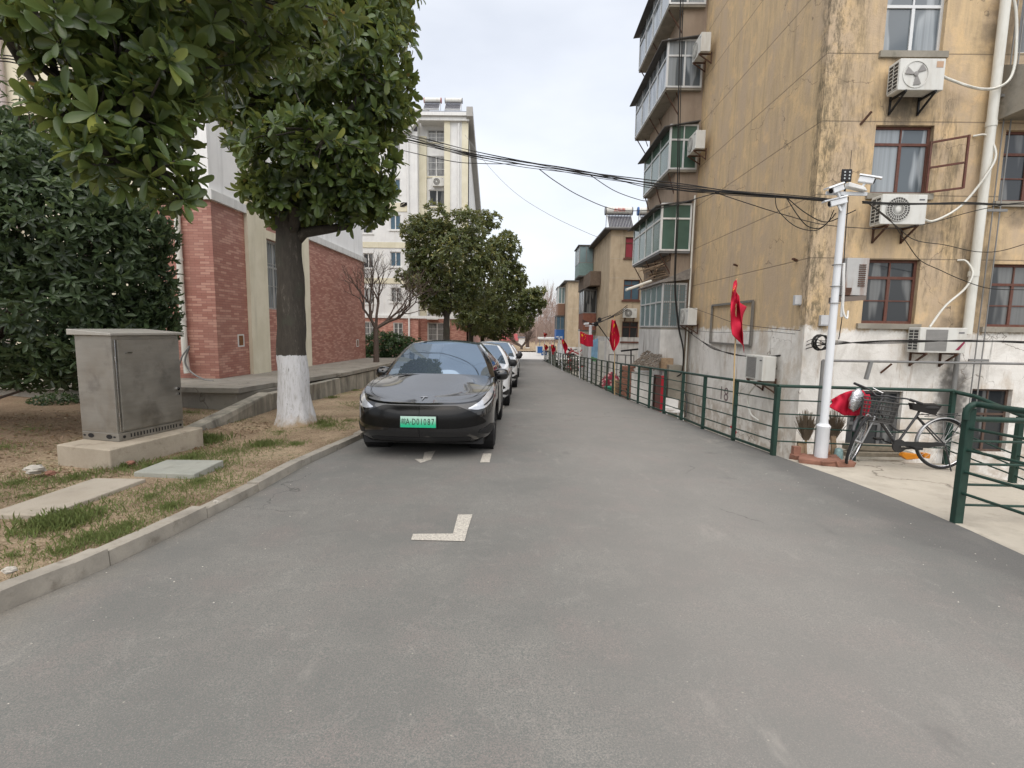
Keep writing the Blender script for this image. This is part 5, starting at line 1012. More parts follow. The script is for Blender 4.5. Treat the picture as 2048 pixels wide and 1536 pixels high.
a = gp(1229, 790); flag('limp red flag on a thin pole in front of the tan block', a, at(1229, 632, a.y), hang(1228, 638, 700, 20, a.y-.1, -1, .08), .014, stars=st1)
a = gp(1159, 757); 
def wav(u, v): return at(1160+27*u, 664+26*(1-v)+u*6+7*u*u*(1-.6*v)+1.5*math.sin(u*8), a.y-.1+.12*math.sin(u*7+v))
A3 = a.y; a3 = a
def wav(u, v, A3=A3): return at(1160+26*u, 664+24*(1-v)+u*7-1.2*math.sin(u*7+1), A3-.1+.12*math.sin(u*7+v))
flag('red flag spread open by the wind on a white pole', a3, at(1158, 658, A3), wav, .02, whitemet)
for px, t_, b_, w_, fb_, lab, ln in ((1126, 677, 704, 9, 742, 'narrow hanging red flag left of the open one', 5), (1105, 687, 706, 7, 730, 'small distant red flag near the brown post', 1), (1091, 687, 700, 6, 722, 'farthest low red flag near the blue board', 1), (1090, 664, 672, 5, 722, 'tiny red flag tip highest among the farthest ones', 0)):
    a = gp(px-2 if lab[0] != 't' else px+2, fb_); flag(lab, a, at(px-2, t_-4, a.y), hang(px, t_, b_, w_, a.y-.1, ln, .1), .02, whitemet, stars=((.5, .8, .12),))
# ------------------------------------------------------------------ cloth and foil on the railing, brooms, sticks
def blob(P, m, name): mb = MB(); mb.grid(P); return mb.build(name, m, smooth=True)
def clo(u, v):
    X = 1661+78*u+(3*math.sin(v*5)); Yp = 800-22*math.sin(min(1, u*1.7)*1.4)*(1-v)*.9+v*(14+17*min(1, u*2.6))-(1-v)*0+ (8 if u > .85 else 0); return at(X, Yp, 6.86+.04*math.sin(u*13+v*3)+.02*math.sin(u*29))
c = blob([[clo(i/24, j/10) for i in range(25)] for j in range(11)], flagm, 'folded_flag'); m_ = c.modifiers.new('t', 'SOLIDIFY'); m_.thickness = .012
tag(c, 'bunched red cloth draped over the railing beside the foil bag', 'cloth')
rows = []; cc = at(1712, 800, 6.76)
for i in range(13):
    a = math.pi*i/12; r = []
    for k in range(17): b = 2*math.pi*(k % 16)/16; j = 1+(.18*math.sin(k % 16*2.9+i*2.1) if 0 < i < 12 else 0); r.append((cc.x+.085*j*math.sin(a)*math.cos(b)+.02*math.cos(a), cc.y+.05*j*math.sin(a)*math.sin(b), cc.z+.155*math.cos(a)*(1+.06*math.sin(i*2.2))))
    rows.append(r)
tag(blob(rows, silverm, 'foil_bag'), 'crumpled silver foil bag tied to the red cloth on the railing', 'bag')
def broom(px, base_py, top_py, Y, wid, lab, lean=0):
    r = thing('broom', lab, 'broom', at(px, base_py, Y), 'upturned twig brooms by the wall'); mb = MB(); b0 = at(px, base_py, Y)
    for k in range(220):
        t = random.random(); a = random.uniform(-1, 1); e = at(px+lean+wid*a*(.75+.25*random.random()), top_py+abs(a)*14+random.uniform(-6, 18), Y+random.uniform(-.12, .12)); m1 = b0.lerp(e, .45)+Vector((a*.03, 0, .02)); mb.tube([b0+Vector((a*.03, random.uniform(-.02, .02), 0)), m1, e], [.0045, .004, .0022], 3, False)
    mb.build('twigs', brushm, r); mb = MB(); mb.cyl(b0-Vector((0, 0, .7)), b0+Vector((0, 0, .15)), .018, 8); mb.build('stick', bamboo, r); return r
broom(1612, 880, 822, 7.35, 24, 'twig broom left of the white camera pole'); broom(1665, 880, 822, 7.35, 30, 'wider twig broom right of the white camera pole', 3)
def stick(px, py0, py1, Y, w_, lab, m=wood, dx=0): a, b = at(px, py0, Y), at(px+dx, py1, Y+.05); mb = MB(); mb.bar(a, b, w_, w_*.5); return tag(mb.build('plank', m), lab, 'plank', 'planks and sticks leaning behind the pole')
stick(1601, 935, 884, 7.12, .085, 'broad pale plank left of the camera pole foot'); stick(1613, 930, 885, 7.1, .035, 'narrow stick just left of the camera pole foot', dx=-3); stick(1657, 922, 850, 7.12, .04, 'reddish stick right of the camera pole', simple('reddish_wood', (.33, .14, .07), .8), -3); stick(1668, 922, 872, 7.15, .07, 'pale plank right of the camera pole', dx=-2)
tag(MB().box(*(lambda a: (a.x-.05, a.x+.05, a.y-.05, a.y+.03, a.z, a.z+.16))(at(1590, 914, 7.0))).build('red_brick', redclay, bevel=.006), 'single red brick standing upright left of the pole foot', 'brick')
mb = MB(); a = at(1676, 919, 7.1); mb.lathe((a.x, a.y, a.z), [(0, 0), (.055, 0), (.06, .05), (.05, .15), (.02, .17), (0, .17)], 14); tag(mb.build('teal_jug', simple('teal_print', (.28, .42, .42), .4, var=.5, scale=25), smooth=40), 'small teal and white container standing by the planks', 'container')
# brick sized blocks near the bicycle, orange wedge
a = at(1720, 925, 7.05); tag(MB().box(a.x-.02, a.x+.20, a.y-.05, a.y+.05, a.z-.04, a.z+.03).build('mossy_brick', conc_dark, bevel=.01), 'mossy brick lying behind the front bicycle wheel', 'brick')
mb = MB(); a, b = at(1690, 893, 7.3), at(1800, 896, 7.3); mb.bar(a, b, .14, .08); a, b = at(1686, 906, 7.25), at(1804, 908, 7.25); mb.bar(a, b, .16, .06); tag(mb.build('timber_beam', simple('grey_brown_timber', (.26, .225, .17), .85, var=.3, scale=14), bevel=.006), 'stacked weathered timber beams lying behind the railing foot', 'timber')
a = at(1822, 913, 6.95); mb = MB(); mb.prism([(a.x-.10, a.y, a.z+.05), (a.x+.10, a.y, a.z+.03), (a.x+.13, a.y, a.z-.03), (a.x-.05, a.y, a.z-.05), (a.x-.12, a.y, a.z)], (0, .08, 0)); mb.prism([(a.x+.17, a.y, a.z+.05), (a.x+.27, a.y, a.z+.04), (a.x+.27, a.y, a.z-.03), (a.x+.19, a.y, a.z-.02)], (0, .08, 0)); tag(mb.build('orange_lock', orange, bevel=.008), 'orange plastic object on the ground behind the rear bicycle wheel', 'wheel clamp')
# ------------------------------------------------------------------ bicycle
bk = thing('bicycle', 'old dark ladies bicycle with front basket and black saddle leaning on the green railing', 'bicycle', (4.6, 6.62, gz(6.62)))
OB = Vector((4.50, 6.60, gz(6.6)+.005))                            # under the front hub; u right, h up, d depth
def B(u, h, d=0): return OB+Vector((u, d-.02*u+.09*(h-.3)*.6, h))
frm = simple('bicycle_frame', (.035, .035, .037), .35, .3, coat=.4); alu = simple('bicycle_alloy', (.40, .40, .40), .35, .8)
def wheel(par, c, ax, R_=.325):
    ax = Vector(ax).normalized(); u = Vector((0, 0, 1)).cross(ax).normalized(); v = ax.cross(u)
    w_ = MB(); w_.tube([c+u*(R_*math.cos(t))+v*(R_*math.sin(t)) for t in np.linspace(0, 2*math.pi, 49)], .018, 8, False); wh = w_.build('wheel', rubber, par, smooth=60); wh.name = 'tyre'
    w_ = MB(); w_.tube([c+u*((R_-.022)*math.cos(t))+v*((R_-.022)*math.sin(t)) for t in np.linspace(0, 2*math.pi, 49)], .009, 6, False); w_.build('rim', chrome, wh, smooth=60)
    w_ = MB()
    for k in range(32): t = 2*math.pi*k/32; s_ = .022*(1 if k % 2 else -1); t2 = t+.25*(1 if k % 4 < 2 else -1); w_.tube([c+ax*s_+u*(.02*math.cos(t2))+v*(.02*math.sin(t2)), c+u*((R_-.025)*math.cos(t))+v*((R_-.025)*math.sin(t))], .0016, 4, False)
    w_.build('spokes', alu, wh); w_ = MB(); w_.cyl(c-ax*.045, c+ax*.045, .02, 12); w_.build('hub', alu, wh, smooth=40)
    return u, v
rc = B(1.09, .335); fc = B(0.0, .335); a_ = R(-47); hd = Vector((.38, 0, .92)).normalized()
wheel(bk, rc, (0.06, 1, -.05)); side0 = Vector((0, 1, -.05)); axf = (Matrix.Rotation(-a_, 3, hd) @ side0); uf, vf = wheel(bk, fc, axf)
mb = MB(); bb = B(.50, .30); st = B(.75, .70); sc2 = B(.79, .80); ht0 = B(.17, .66); ht1 = B(.26, .86)
mb.tube([ht0, ht1], .018, 8); mb.tube(smooth_pts([ht0+Vector((.02, 0, .03)), B(.30, .58), B(.40, .44), bb]), .018, 8); mb.tube(smooth_pts([ht0+Vector((.05, 0, .12)), B(.36, .62), B(.50, .50), B(.62, .50)]), .013, 8); mb.tube([bb, st, sc2], .015, 8)
for s in (-.045, .045): mb.tube([bb+Vector((0, s*.6, 0)), rc+Vector((0, s, 0))], .010, 6); mb.tube([st+Vector((0, s*.3, -.02)), rc+Vector((0, s, 0))], .009, 6)
mb.build('frame', frm, bk, smooth=60)
mb = MB(); cr = fc+hd*.37
for s in (-.05, .05): o = axf*s; mb.tube(smooth_pts([fc+o, fc+o+hd*.18, cr+o*.9, ht0]), .011, 8)
mb.build('fork', alu, bk, smooth=60)
def fender(c, u, v, ax, t0, t1, R_=.352, m=alu):
    mb = MB(); rows = []
    for k in range(25):
        t = t0+(t1-t0)*k/24; d = u*math.cos(t)+v*math.sin(t); rows.append([c+d*(R_-.012)-ax*.026, c+d*R_-ax*.014, c+d*(R_+.004), c+d*R_+ax*.014, c+d*(R_-.012)+ax*.026])
    mb.grid(rows); o = mb.build('mudguard', m, bk, smooth=True); o.modifiers.new('t', 'SOLIDIFY').thickness = .002
X_, Z_ = Vector((1, 0, 0)), Vector((0, 0, 1)); fender(rc, X_, Z_, Vector((0, 1, 0)), R(-20), R(185)); wv = axf.cross(Z_).normalized(); fender(fc, wv, Z_, axf, R(20), R(150), m=frm)
mb = MB(); gr0, gr1 = B(.07, 1.07, .18), B(.64, .89, -.16); stem = B(.34, .95); mb.tube([ht1, B(.30, .93)], .014, 8); mb.tube(smooth_pts([gr0, B(.22, 1.01, .14), B(.26, .94, .06), stem, B(.46, .93, -.06), B(.52, .93, -.12), gr1]), .011, 8); hb = mb.build('handlebar', frm, bk, smooth=60)
mb = MB(); mb.cyl(gr0+Vector((-.03, .02, .02)), gr0.lerp(B(.22, 1.01, .14), .6), .018, 10); mb.cyl(gr1+Vector((.03, -.02, -.015)), gr1.lerp(B(.52, .93, -.12), .8), .018, 10); mb.build('grip', blackp, hb, smooth=50)
mb = MB(); mb.tube([B(.24, 1.04, .12), B(.30, 1.0, .09), B(.33, .98, .05)], .007, 6); mb.tube([B(.55, .91, -.12), B(.60, .88, -.16)], .007, 6); mb.build('brake_lever', chrome, hb)
# wire basket
mb = MB(); Bk = [B(.02, .90, -.05), B(.34, .88, -.24), B(.44, .90, -.02), B(.14, .92, .16)]; Bl = [p+Vector(((.0 if i in (0, 3) else -.05), .02, -.27)) for i, p in enumerate(Bk)]
for L_ in (0, .2, .4, .6, .8, 1):
    ring = [Bk[i].lerp(Bl[i], L_) for i in range(4)]; mb.tube(ring+[ring[0]], .0055 if 0 < L_ < 1 else .009, 5, False)
for i in range(4):
    for k in range(9): t = k/9; mb.tube([Bk[i].lerp(Bk[(i+1) % 4], t), Bl[i].lerp(Bl[(i+1) % 4], t)], .005, 4, False)
for k in range(9): t = k/9; mb.tube([Bl[0].lerp(Bl[1], t), Bl[3].lerp(Bl[2], t)], .0032, 4, False); mb.tube([Bl[0].lerp(Bl[3], t), Bl[1].lerp(Bl[2], t)], .0032, 4, False)
mb.build('basket', simple('basket_wire', (.06, .058, .055), .6), bk)
# saddle, seatpost springs, carrier, stand, chain guard, cranks
mb = MB(); rows = []
for k in range(11):
    t = k/10; w_ = .02+.085*min(1, max(0, (t-.25)/.45))**.8+.012*(t < .25); p = B(.66+.29*t, .845-.015*t+.02*t*t, 0); rows.append([p+Vector((0, -w_, -.035)), p+Vector((0, -w_*.9, 0)), p+Vector((0, 0, .018)), p+Vector((0, w_*.9, 0)), p+Vector((0, w_, -.035))])
mb.grid(rows); mb.hexa([B(.67, .775, -.03), B(.92, .72, -.08), B(.92, .72, .08), B(.67, .775, .03), B(.65, .86, -.035), B(.97, .85, -.11), B(.97, .85, .11), B(.65, .86, .035)]); mb.build('saddle', simple('saddle_black', (.018, .017, .017), .55, bump=.3, bs=30), bk, smooth=40)
mb = MB()
for s in (-.04, .04): mb.tube([sc2+Vector((.02*math.cos(t*9), s+.012*math.sin(t*9), .012*t)) for t in np.linspace(0, 4, 26)], .004, 4)
for s in (-.06, .06): mb.tube([B(.80, .70, s), B(1.32, .73, s), rc+Vector((.02, s, .02))], .006, 6); 
for k in range(5): mb.tube([B(.85+.1*k, .715, -.06), B(.85+.1*k, .715, .06)], .005, 5)
mb.build('luggage_rack', frm, bk, smooth=60)
mb = MB(); mb.tube([rc+Vector((0, -.06, -.02)), rc+Vector((.06, -.12, -.34))], .009, 6); mb.build('kickstand', frm, bk)
mb = MB(); c0, c1 = bb+Vector((0, -.05, 0)), rc+Vector((0, -.05, 0)); mb.hexa([c0+Vector((0, 0, -.06)), c1+Vector((0, 0, -.022)), c1+Vector((0, .012, -.022)), c0+Vector((0, .012, -.06)), c0+Vector((0, 0, .06)), c1+Vector((0, 0, .018)), c1+Vector((0, .012, .018)), c0+Vector((0, .012, .06))]); mb.lathe((bb.x, bb.y-.06, bb.z), [(0, -.012), (.085, -.008), (.09, .012), (0, .014)], 20, 'y'); mb.build('chain_guard', simple('chain_guard', (.03, .03, .03), .4), bk, smooth=40)
mb = MB(); mb.bar(bb+Vector((0, -.085, 0)), bb+Vector((.16, -.09, .0)), .016); mb.bar(bb+Vector((0, .06, 0)), bb+Vector((-.15, .07, .05)), .016); ck = mb.build('crank', chrome, bk); mb = MB(); mb.box(bb.x+.11, bb.x+.21, bb.y-.19, bb.y-.10, bb.z-.02, bb.z+.01); mb.box(bb.x-.20, bb.x-.10, bb.y+.075, bb.y+.16, bb.z+.04, bb.z+.065); mb.build('pedal', blackp, ck, bevel=.004)
mb = MB()
for k in range(6): p = B(.325+.020*k, .565-.026*k); mb.bar(p+Vector((-.008, -.022, .006)), p+Vector((.008, -.022, -.006)), .011, .004)
mb.build('frame_decal', trimwhite, bk)
# ------------------------------------------------------------------ cars
def crv(ctrl, n):
    c = np.array(ctrl, float); c = np.vstack([2*c[0]-c[1], c, 2*c[-1]-c[-2]]); m = len(c)-3; o = []
    for s in np.linspace(0, m, n):
        i = min(int(s), m-1); t = s-i; a, b, d, e = c[i:i+4]; o.append(.5*((2*b)+(d-a)*t+(2*a-5*b+4*d-e)*t*t+(3*b-a-3*d+e)*t**3))
    return np.array(o)
def make_car(label, paint, H=1.62, L=4.75, W=.96, detail=True, mirror=None, suv=0, plate=None):
    r = thing('parked_car', label, 'car', (0, 0, 0), 'cars parked along the kerb'); k = L/4.75; mirror = mirror or paint
    per = [(0, .0, .745), (.30, .01, .748), (.55, .06, .757), (.74, .17, .79), (.85, .36, .865), (.895, .62, .925), (.91, .90, .965), (.91, 1.2, .99), (.90, 1.55, 1.01), (.905, 2.0, 1.01), (.91, 2.6, 1.03), (.91, 3.2, 1.06), (.90, 3.7, 1.09), (.87, 4.15, 1.11), (.80, 4.48, 1.12), (.6, 4.66, 1.12), (.3, 4.72, 1.12), (0, 4.73, 1.12)]
    per = [(x*W/.96, y*k, z+suv*.10) for x, y, z in per]; NT_ = 145; P = crv(per, NT_)
    Tn = np.gradient(P[:, :2], axis=0); Nn = np.stack([Tn[:, 1], -Tn[:, 0]], 1); Nn /= np.linalg.norm(Nn, axis=1, keepdims=True)   # outward in plan
    lev = np.array([0, .04, .12, .22, .34, .46, .58, .70, .80, .90, .96, 1.0]); out = np.array([0, .026, .05, .060, .062, .06, .06, .062, .05, .025, -.01, -.05])
    fr = np.clip(1-P[:, 1]/.6, 0, 1); ZB_ = .20
    S = np.zeros((NT_, len(lev), 3))
    for j, (v, o) in enumerate(zip(lev, out)):
        oo = o*(1+.25*fr)+fr*(.035*math.sin(math.pi*v))
        S[:, j, :2] = P[:, :2]+Nn*oo[:, None]; S[:, j, 2] = P[:, 2]+(ZB_-P[:, 2])*v
    wy = (.88*k, 3.77*k); wr = .385
    def arch(V):
        V = V.copy()
        for y0 in wy:
            d = np.hypot(V[..., 1]-y0, V[..., 2]-.345); near = (d > wr) & (d < wr+.045) & (np.abs(V[..., 0]) > .5)
            s = wr/np.maximum(d, 1e-6); V[..., 1] = np.where(near, y0+(V[..., 1]-y0)*s, V[..., 1]); V[..., 2] = np.where(near, .345+(V[..., 2]-.345)*s, V[..., 2])
        return V
    def dense(S, m):     # refine rows between levels
        rows = []
        for j in range(S.shape[1]-1):
            for t in np.linspace(0, 1, m, endpoint=False): rows.append(S[:, j]*(1-t)+S[:, j+1]*t)
        rows.append(S[:, -1]); return np.stack(rows, 1)
    SD = arch(dense(S, 3)); body = MB()
    def inwheel(p): return any(math.hypot(p[1]-y0, p[2]-.345) < wr-.004 and abs(p[0]) > .5 for y0 in wy)
    for sgn in (1, -1):
        Q = SD*np.array([sgn, 1, 1]); nI, nJ = Q.shape[:2]; vs_ = Q.reshape(-1, 3); f = []
        for i in range(nI-1):
            for j in range(nJ-1):
                q = (i*nJ+j, (i+1)*nJ+j, (i+1)*nJ+j+1, i*nJ+j+1)
                if any(inwheel(vs_[a]) for a in q): continue
                f.append(q if sgn > 0 else q[::-1])
        body.add(vs_, f)
    # bonnet: from the edge to the centre line up to the windscreen base
    iA = int(np.argmin(np.abs(P[:, 1]-1.55*k))); cw = 1.22*k; rows = []
    NH = 24
    for i in range(iA+1):
        a = P[i]; yc = a[1]*cw/(1.55*k); zc = np.interp(yc, np.linspace(0, 1.3, 60), crv([(0, .745), (.11, .790), (.3, .838), (.55, .895), (.8, .955), (1.05, 1.02), (1.3, 1.085)], 60)[:, 1])
        row = []
        for s in np.linspace(-1, 1, NH+1):
            q = abs(s); row.append((a[0]*s, yc+(a[1]-yc)*q*q, a[2]+(zc-a[2])*(1-q**2.6)))
        rows.append(row)
    body.grid(rows); cowl = rows[-1]; hood_ = rows
    # rear deck
    iR = int(np.argmin(np.abs(P[:, 1]-4.15*k))); rows2 = []
    for i in range(iR, NT_):
        a = P[i]; rows2.append([(a[0]*s, a[1]-(.0 if i == NT_-1 else 0), a[2]+.02*(1-s*s)*(1 if i < NT_-1 else 0)) for s in np.linspace(-1, 1, 13)])
    body.grid(rows2); body.build('body', paint, r, smooth=38)
    # greenhouse
    G0 = [np.array(p) for p in cowl[NH//2:]]; 
    side = P[iA:iR+1]; rb = np.array([rows2[0][6+j] for j in range(6, -1, -1)])
    base = np.vstack([np.array(G0), side[1:], rb[1:]]); nW = len(G0); nS = len(side)-1; nR = len(rb)-1
    xh, hy0, hy1 = .60*W/.96, 2.12*k, 3.55*k
    zt = H
    top = []
    for i in range(nW): s = i/(nW-1); top.append((xh*s, hy0-.10*(1-s*s), zt-.075-.03*s*s))
    for i in range(1, nS+1): s = i/nS; y = hy0+(hy1-hy0+suv*.45)*s; top.append((xh-.03*s*s, y, zt-.105+.05*math.sin(math.pi*min(1, s*1.3)*.8)-(.10-.07*suv)*s*s))
    lt = top[-1]
    for i in range(1, nR+1): s = i/nR; top.append((lt[0]*(1-s), lt[1]+.05*s, lt[2]+.03*s))
    top = np.array(top); NL = 10; G = np.zeros((len(base), NL+1, 3))
    nb = np.gradient(base[:, :2], axis=0); nb = np.stack([nb[:, 1], -nb[:, 0]], 1); nb /= np.linalg.norm(nb, axis=1, keepdims=True)+1e-9
    for j in range(NL+1):
        t = j/NL; G[:, j] = base*(1-t)+top*t; G[:, j, :2] += nb*(.055*math.sin(math.pi*t))[..., None] if False else nb*.05*math.sin(math.pi*t); 
    def part(i0, i1, j0, j1, name, m, lift=0, sides=(1, -1)):
        mb = MB()
        for sg in sides:
            Q = G[i0:i1+1, j0:j1+1]*np.array([sg, 1, 1]); g = [[tuple(p) for p in row] for row in Q]; mb.grid(g if sg > 0 else g[::-1])
        return mb.build(name, m, r, smooth=True)
    a_, b_ = nW-2, nW+3
    ws = part(0, a_, 0, NL, 'windscreen', gl_car); [part(a_, b_, 0, NL, 'pillar', paint, sides=(q_,)) for q_ in (1, -1)]
    e = nW+nS-1; mid = nW+int(nS*.47)
    for (x, y) in ((b_, mid-1), (mid+1, nW+int(nS*.84))):
        for sg in (1, -1): part(x, y, 0, NL-1, 'side_window', gl_car, sides=(sg,))
    [(part(mid-1, mid+1, 0, NL, 'pillar', blackp, sides=(q_,)), part(nW+int(nS*.84), e+1, 0, NL, 'pillar', paint, sides=(q_,))) for q_ in (1, -1)]; part(b_, nW+int(nS*.84), NL-1, NL, 'roof_rail', paint)
    part(e+1, len(base)-1, 0, NL, 'rear_window', gl_car)
    # roof
    rows = []
    N = len(top)
    for i in range(nW-1, nW+nS): 
        a = top[i]; s = (i-nW+1)/nS; yc0 = hy0-.10; yc = yc0+(lt[1]+.05-yc0)*s; zc = a[2]+.055
        rows.append([(a[0]*q, a[1]+(yc-a[1])*(1-q*q), a[2]+(zc-a[2])*(1-abs(q)**2.2)) for q in np.linspace(-1, 1, 17)])
    mb = MB(); mb.grid(rows); mb.grid([[(top[i][0]*sg, top[i][1], top[i][2]) for sg in (1, -1)] for i in range(0)] or [rows[0], [(x, y-.0, z) for x, y, z in rows[0]]]); 
    mb.grid([[tuple(top[abs(j)]*np.array([1 if j >= 0 else -1, 1, 1])) for j in range(-(nW-1), nW)], [tuple(np.array(rows[0][int(round((j+nW-1)/(2*nW-2)*16))])) for j in range(-(nW-1), nW)]])
    mb.build('roof', gl_car if paint == blackpaint else paint, r, smooth=True)
    # wheels
    for sg in (1, -1):
        for y0 in wy:
            c = (sg*.825, y0, .345); w_ = MB(); d = sg
            w_.lathe(c, [(.235, .115*d), (.30, .125*d), (.335, .11*d), (.345, .07*d), (.345, -.10*d), (.30, -.12*d), (.2, -.12*d)], 32, 'x'); wh = w_.build('wheel', rubber, r, smooth=40)
            w_ = MB(); w_.lathe(c, [(.238, .112*d), (.225, .10*d), (.215, .03*d), (0, .02*d)], 28, 'x')
            for q in range(5):
                an = q*2*math.pi/5; u = Vector((0, math.cos(an), math.sin(an))); cc = Vector(c)+Vector((.09*d, 0, 0)); w_.bar(cc+u*.03, cc+u*.225-Vector((.0, 0, 0)), .05, .02)
            w_.build('rim', simple('rim_dark', (.09, .09, .09), .4, .6) if paint == blackpaint else alu, wh, smooth=30)
            w_ = MB(); w_.lathe((sg*.80, y0, .345), [(wr+.002, .14*d), (wr+.0, -.2*d)], 24, 'x'); w_.lathe((sg*.6, y0, .345), [(wr, 0), (0, 0)], 24, 'x'); w_.build('wheel_arch', blackp, r)
    MB().box(-.82, .82, .2, L-.3, .17, .28).build('underbody', blackp, r)
    # patches laid on the skin surface
    def skin(i, v, lift, sg):
        i0 = min(int(i), NT_-2); t = i-i0; o = np.interp(v, lev, range(len(lev))); j0 = min(int(o), len(lev)-2); w_ = o-j0
        p = (S[i0, j0]*(1-w_)+S[i0, j0+1]*w_)*(1-t)+(S[i0+1, j0]*(1-w_)+S[i0+1, j0+1]*w_)*t; n = Nn[i0]; return (sg*(p[0]+n[0]*lift), p[1]+n[1]*lift, p[2]+lift*.15)
    def patch(name, m, poly, lift=.006, sides=(1, -1), n=10, par=r):
        """poly: (i, v_top, v_bottom) along the perimeter"""
        mb = MB(); A = np.array(poly, float)
        for sg in sides:
            rows = []
            for s in np.linspace(A[0, 0], A[-1, 0], 26): a, b = np.interp(s, A[:, 0], A[:, 1]), np.interp(s, A[:, 0], A[:, 2]); rows.append([skin(s, a+(b-a)*q, lift, sg) for q in np.linspace(0, 1, n)])
            mb.grid(rows if sg > 0 else rows[::-1])
        return mb.build(name, m, par, smooth=True)
    for sg in (1, -1):
        hl_ = patch('headlight', lens, [(19, .13, .15), (23, .07, .20), (28, .02, .21), (34, -.0, .17), (42, .00, .12), (48, .0, .02)], .006, (sg,))
        patch('headlight_bezel', blackp, [(27, .13, .16), (36, .09, .13), (42, .06, .09)], .010, (sg,), 4, hl_)
        patch('air_intake', blackp, [(24, .68, .76), (32, .62, .84), (37, .66, .82)], .004, (sg,))
    patch('grille', blackp, [(0, .82, .95), (17, .82, .95), (21, .86, .94)], .004)
    patch('recess_and_glare_cover', simple('recess_and_glare_black', (.004, .004, .004), .22, var=.02), [(0, .05, .60), (14, .06, .60), (20, .20, .58), (28, .50, .54)], .004)  # bumper recess; its black runs on up the nose to hide the sky reflection
    patch('lower_lip', blackp, [(0, .965, 1.0), (20, .965, 1.0), (40, .97, 1.0)], .012)
    if detail:
        mb = MB()       # bonnet shut line
        for sg in (1, -1): mb.tube([(sg*(P[i][0]*.93), P[i][1]*.93+.10, P[i][2]+.026*min(1, P[i][1]*3)+.016) for i in range(0, iA, 3)], .0035, 4, False)
        mb.build('bonnet_gap', blackp, r)
    # mirrors
    for sg in (1, -1):
        c = np.array([sg*.99*W/.96, 1.80*k, 1.04+suv*.12]); rows = []
        for i in range(9):
            a = math.pi*i/8; rows.append([(c[0]+.125*math.cos(a)*(1), c[1]+.08*math.sin(a)*math.cos(b)*(1.25 if math.cos(b) < 0 else .5), c[2]+.10*math.sin(a)**.55*math.sin(b)) for b in np.linspace(0, 2*math.pi, 15)])
        mb = MB(); mb.grid(rows); mb.bar((c[0]-sg*.09, c[1], c[2]-.06), (c[0]-sg*.17, c[1]-.02, c[2]-.10), .05, .03); mb.build('wing_mirror', mirror, r, smooth=40)
        mb = MB(); mb.bar((sg*.962, 2.95*k, .93), (sg*.962, 3.10*k, .93), .012, .02); mb.bar((sg*.962, 2.0*k, .90), (sg*.962, 2.15*k, .90), .012, .02); mb.build('door_handle', mirror, r)
        mb = MB()
        for yy_ in (1.62*k, 2.58*k, 3.45*k): mb.tube([(sg*(np.interp(yy_, P[8*9:12*9, 1], P[8*9:12*9, 0])+np.interp(v, lev, out)+.0015), yy_, 1.03+suv*.1+(ZB_-1.03)*v) for v in np.linspace(.02, .82 if yy_ != 3.45*k else .3, 9)], .0035, 4, False)
        mb.build('door_gap', blackp, r)
    mb = MB(); mb.bar((-.60, 1.10*k+.12, 1.035+suv*.1), (.05, 1.16*k+.06, 1.05+suv*.1), .02, .012); mb.build('wiper', blackp, r)
    if plate:
        y = S[0, 5, 1]-.052; pl = thing('licence_plate', None, None); pl.parent = r; bpy.data.objects.remove(pl)
        n_ = NT('plate_green', .5); x = n_.xyz(n_.obj()); n_.col(n_.mix(n_.sm(x[2], .60, .46), (.50, .70, .60), (.015, .44, .22)))
        mb = MB(); mb.box(-.23, .23, y-.006, y, .445, .590); po = mb.build('licence_plate', n_.m, r); MB().box(-.24, .24, y-.003, y+.03, .437, .598).build('plate_frame', blackp, po)
        for s, x, w_, h in (('皖', -.188, .72, .085), ('A', -.135, .68, .115), ('D', -.055, .62, .115), ('0', -.003, .66, .115), ('1', .044, .66, .115), ('0', .090, .66, .115), ('8', .140, .66, .115), ('7', .190, .66, .115)):
            t = text(s, h, blackp, 'plate_character', .001); t.parent = po; t.location = (x, y-.0075, .516); t.rotation_euler = (R(90), 0, 0); t.scale = (w_, 1, 1)
        mb = MB(); mb.bar((-.102, y-.008, .516), (-.088, y-.008, .516), .003, .008); mb.build('plate_dot', blackp, po)
        # T shaped emblem on the nose
        bx_ = rows and None; yb = .17; zb_ = .79
        mb = MB(); T = [(-.042, .030), (-.030, .036), (0, .038), (.030, .036), (.042, .030), (.036, .020), (.015, .026), (.010, .020), (.0, -.036), (-.010, .020), (-.015, .026), (-.036, .020)]
        hc_ = np.array([rw[NH//2] for rw in hood_]); hz_ = lambda yy_: np.interp(yy_, hc_[:, 1], hc_[:, 2]); 
        mb.prism([(a*1.15, .17+b*2.4, hz_(.17+b*2.4)+.004) for a, b in T], (0, -.002, .006)); mb.build('emblem', chrome, r)
        MB().box(-.07, .07, 2.0, 2.12, 1.40, 1.47).build('mirror_housing', blackp, r) if False else None
    return r
def park(c, x, y): c.location = (x, y, gz(y)+.012); c.rotation_euler = (math.atan(SL), 0, 0); return c
c1 = park(make_car('glossy black electric car with green plate, first in the row', blackpaint, plate=1), -1.31, 6.50)
c2 = park(make_car('white car with black mirrors parked right behind the black car', whitepaint, H=1.60, L=4.6, W=.95, detail=False, mirror=blackp), -1.20, 11.8)
c3 = copytree(c2, 'second white car, taller, third in the row of parked cars'); park(c3, -1.05, 17.3); c3.scale = (1, 1, 1.06)
c4 = copytree(c2, 'third white car, fourth in the row of parked cars'); park(c4, -1.0, 23.0)
c5 = park(make_car('small dark purple car parked farthest along the kerb', greypaint, H=1.5, L=4.2, detail=False), -1.05, 28.6)
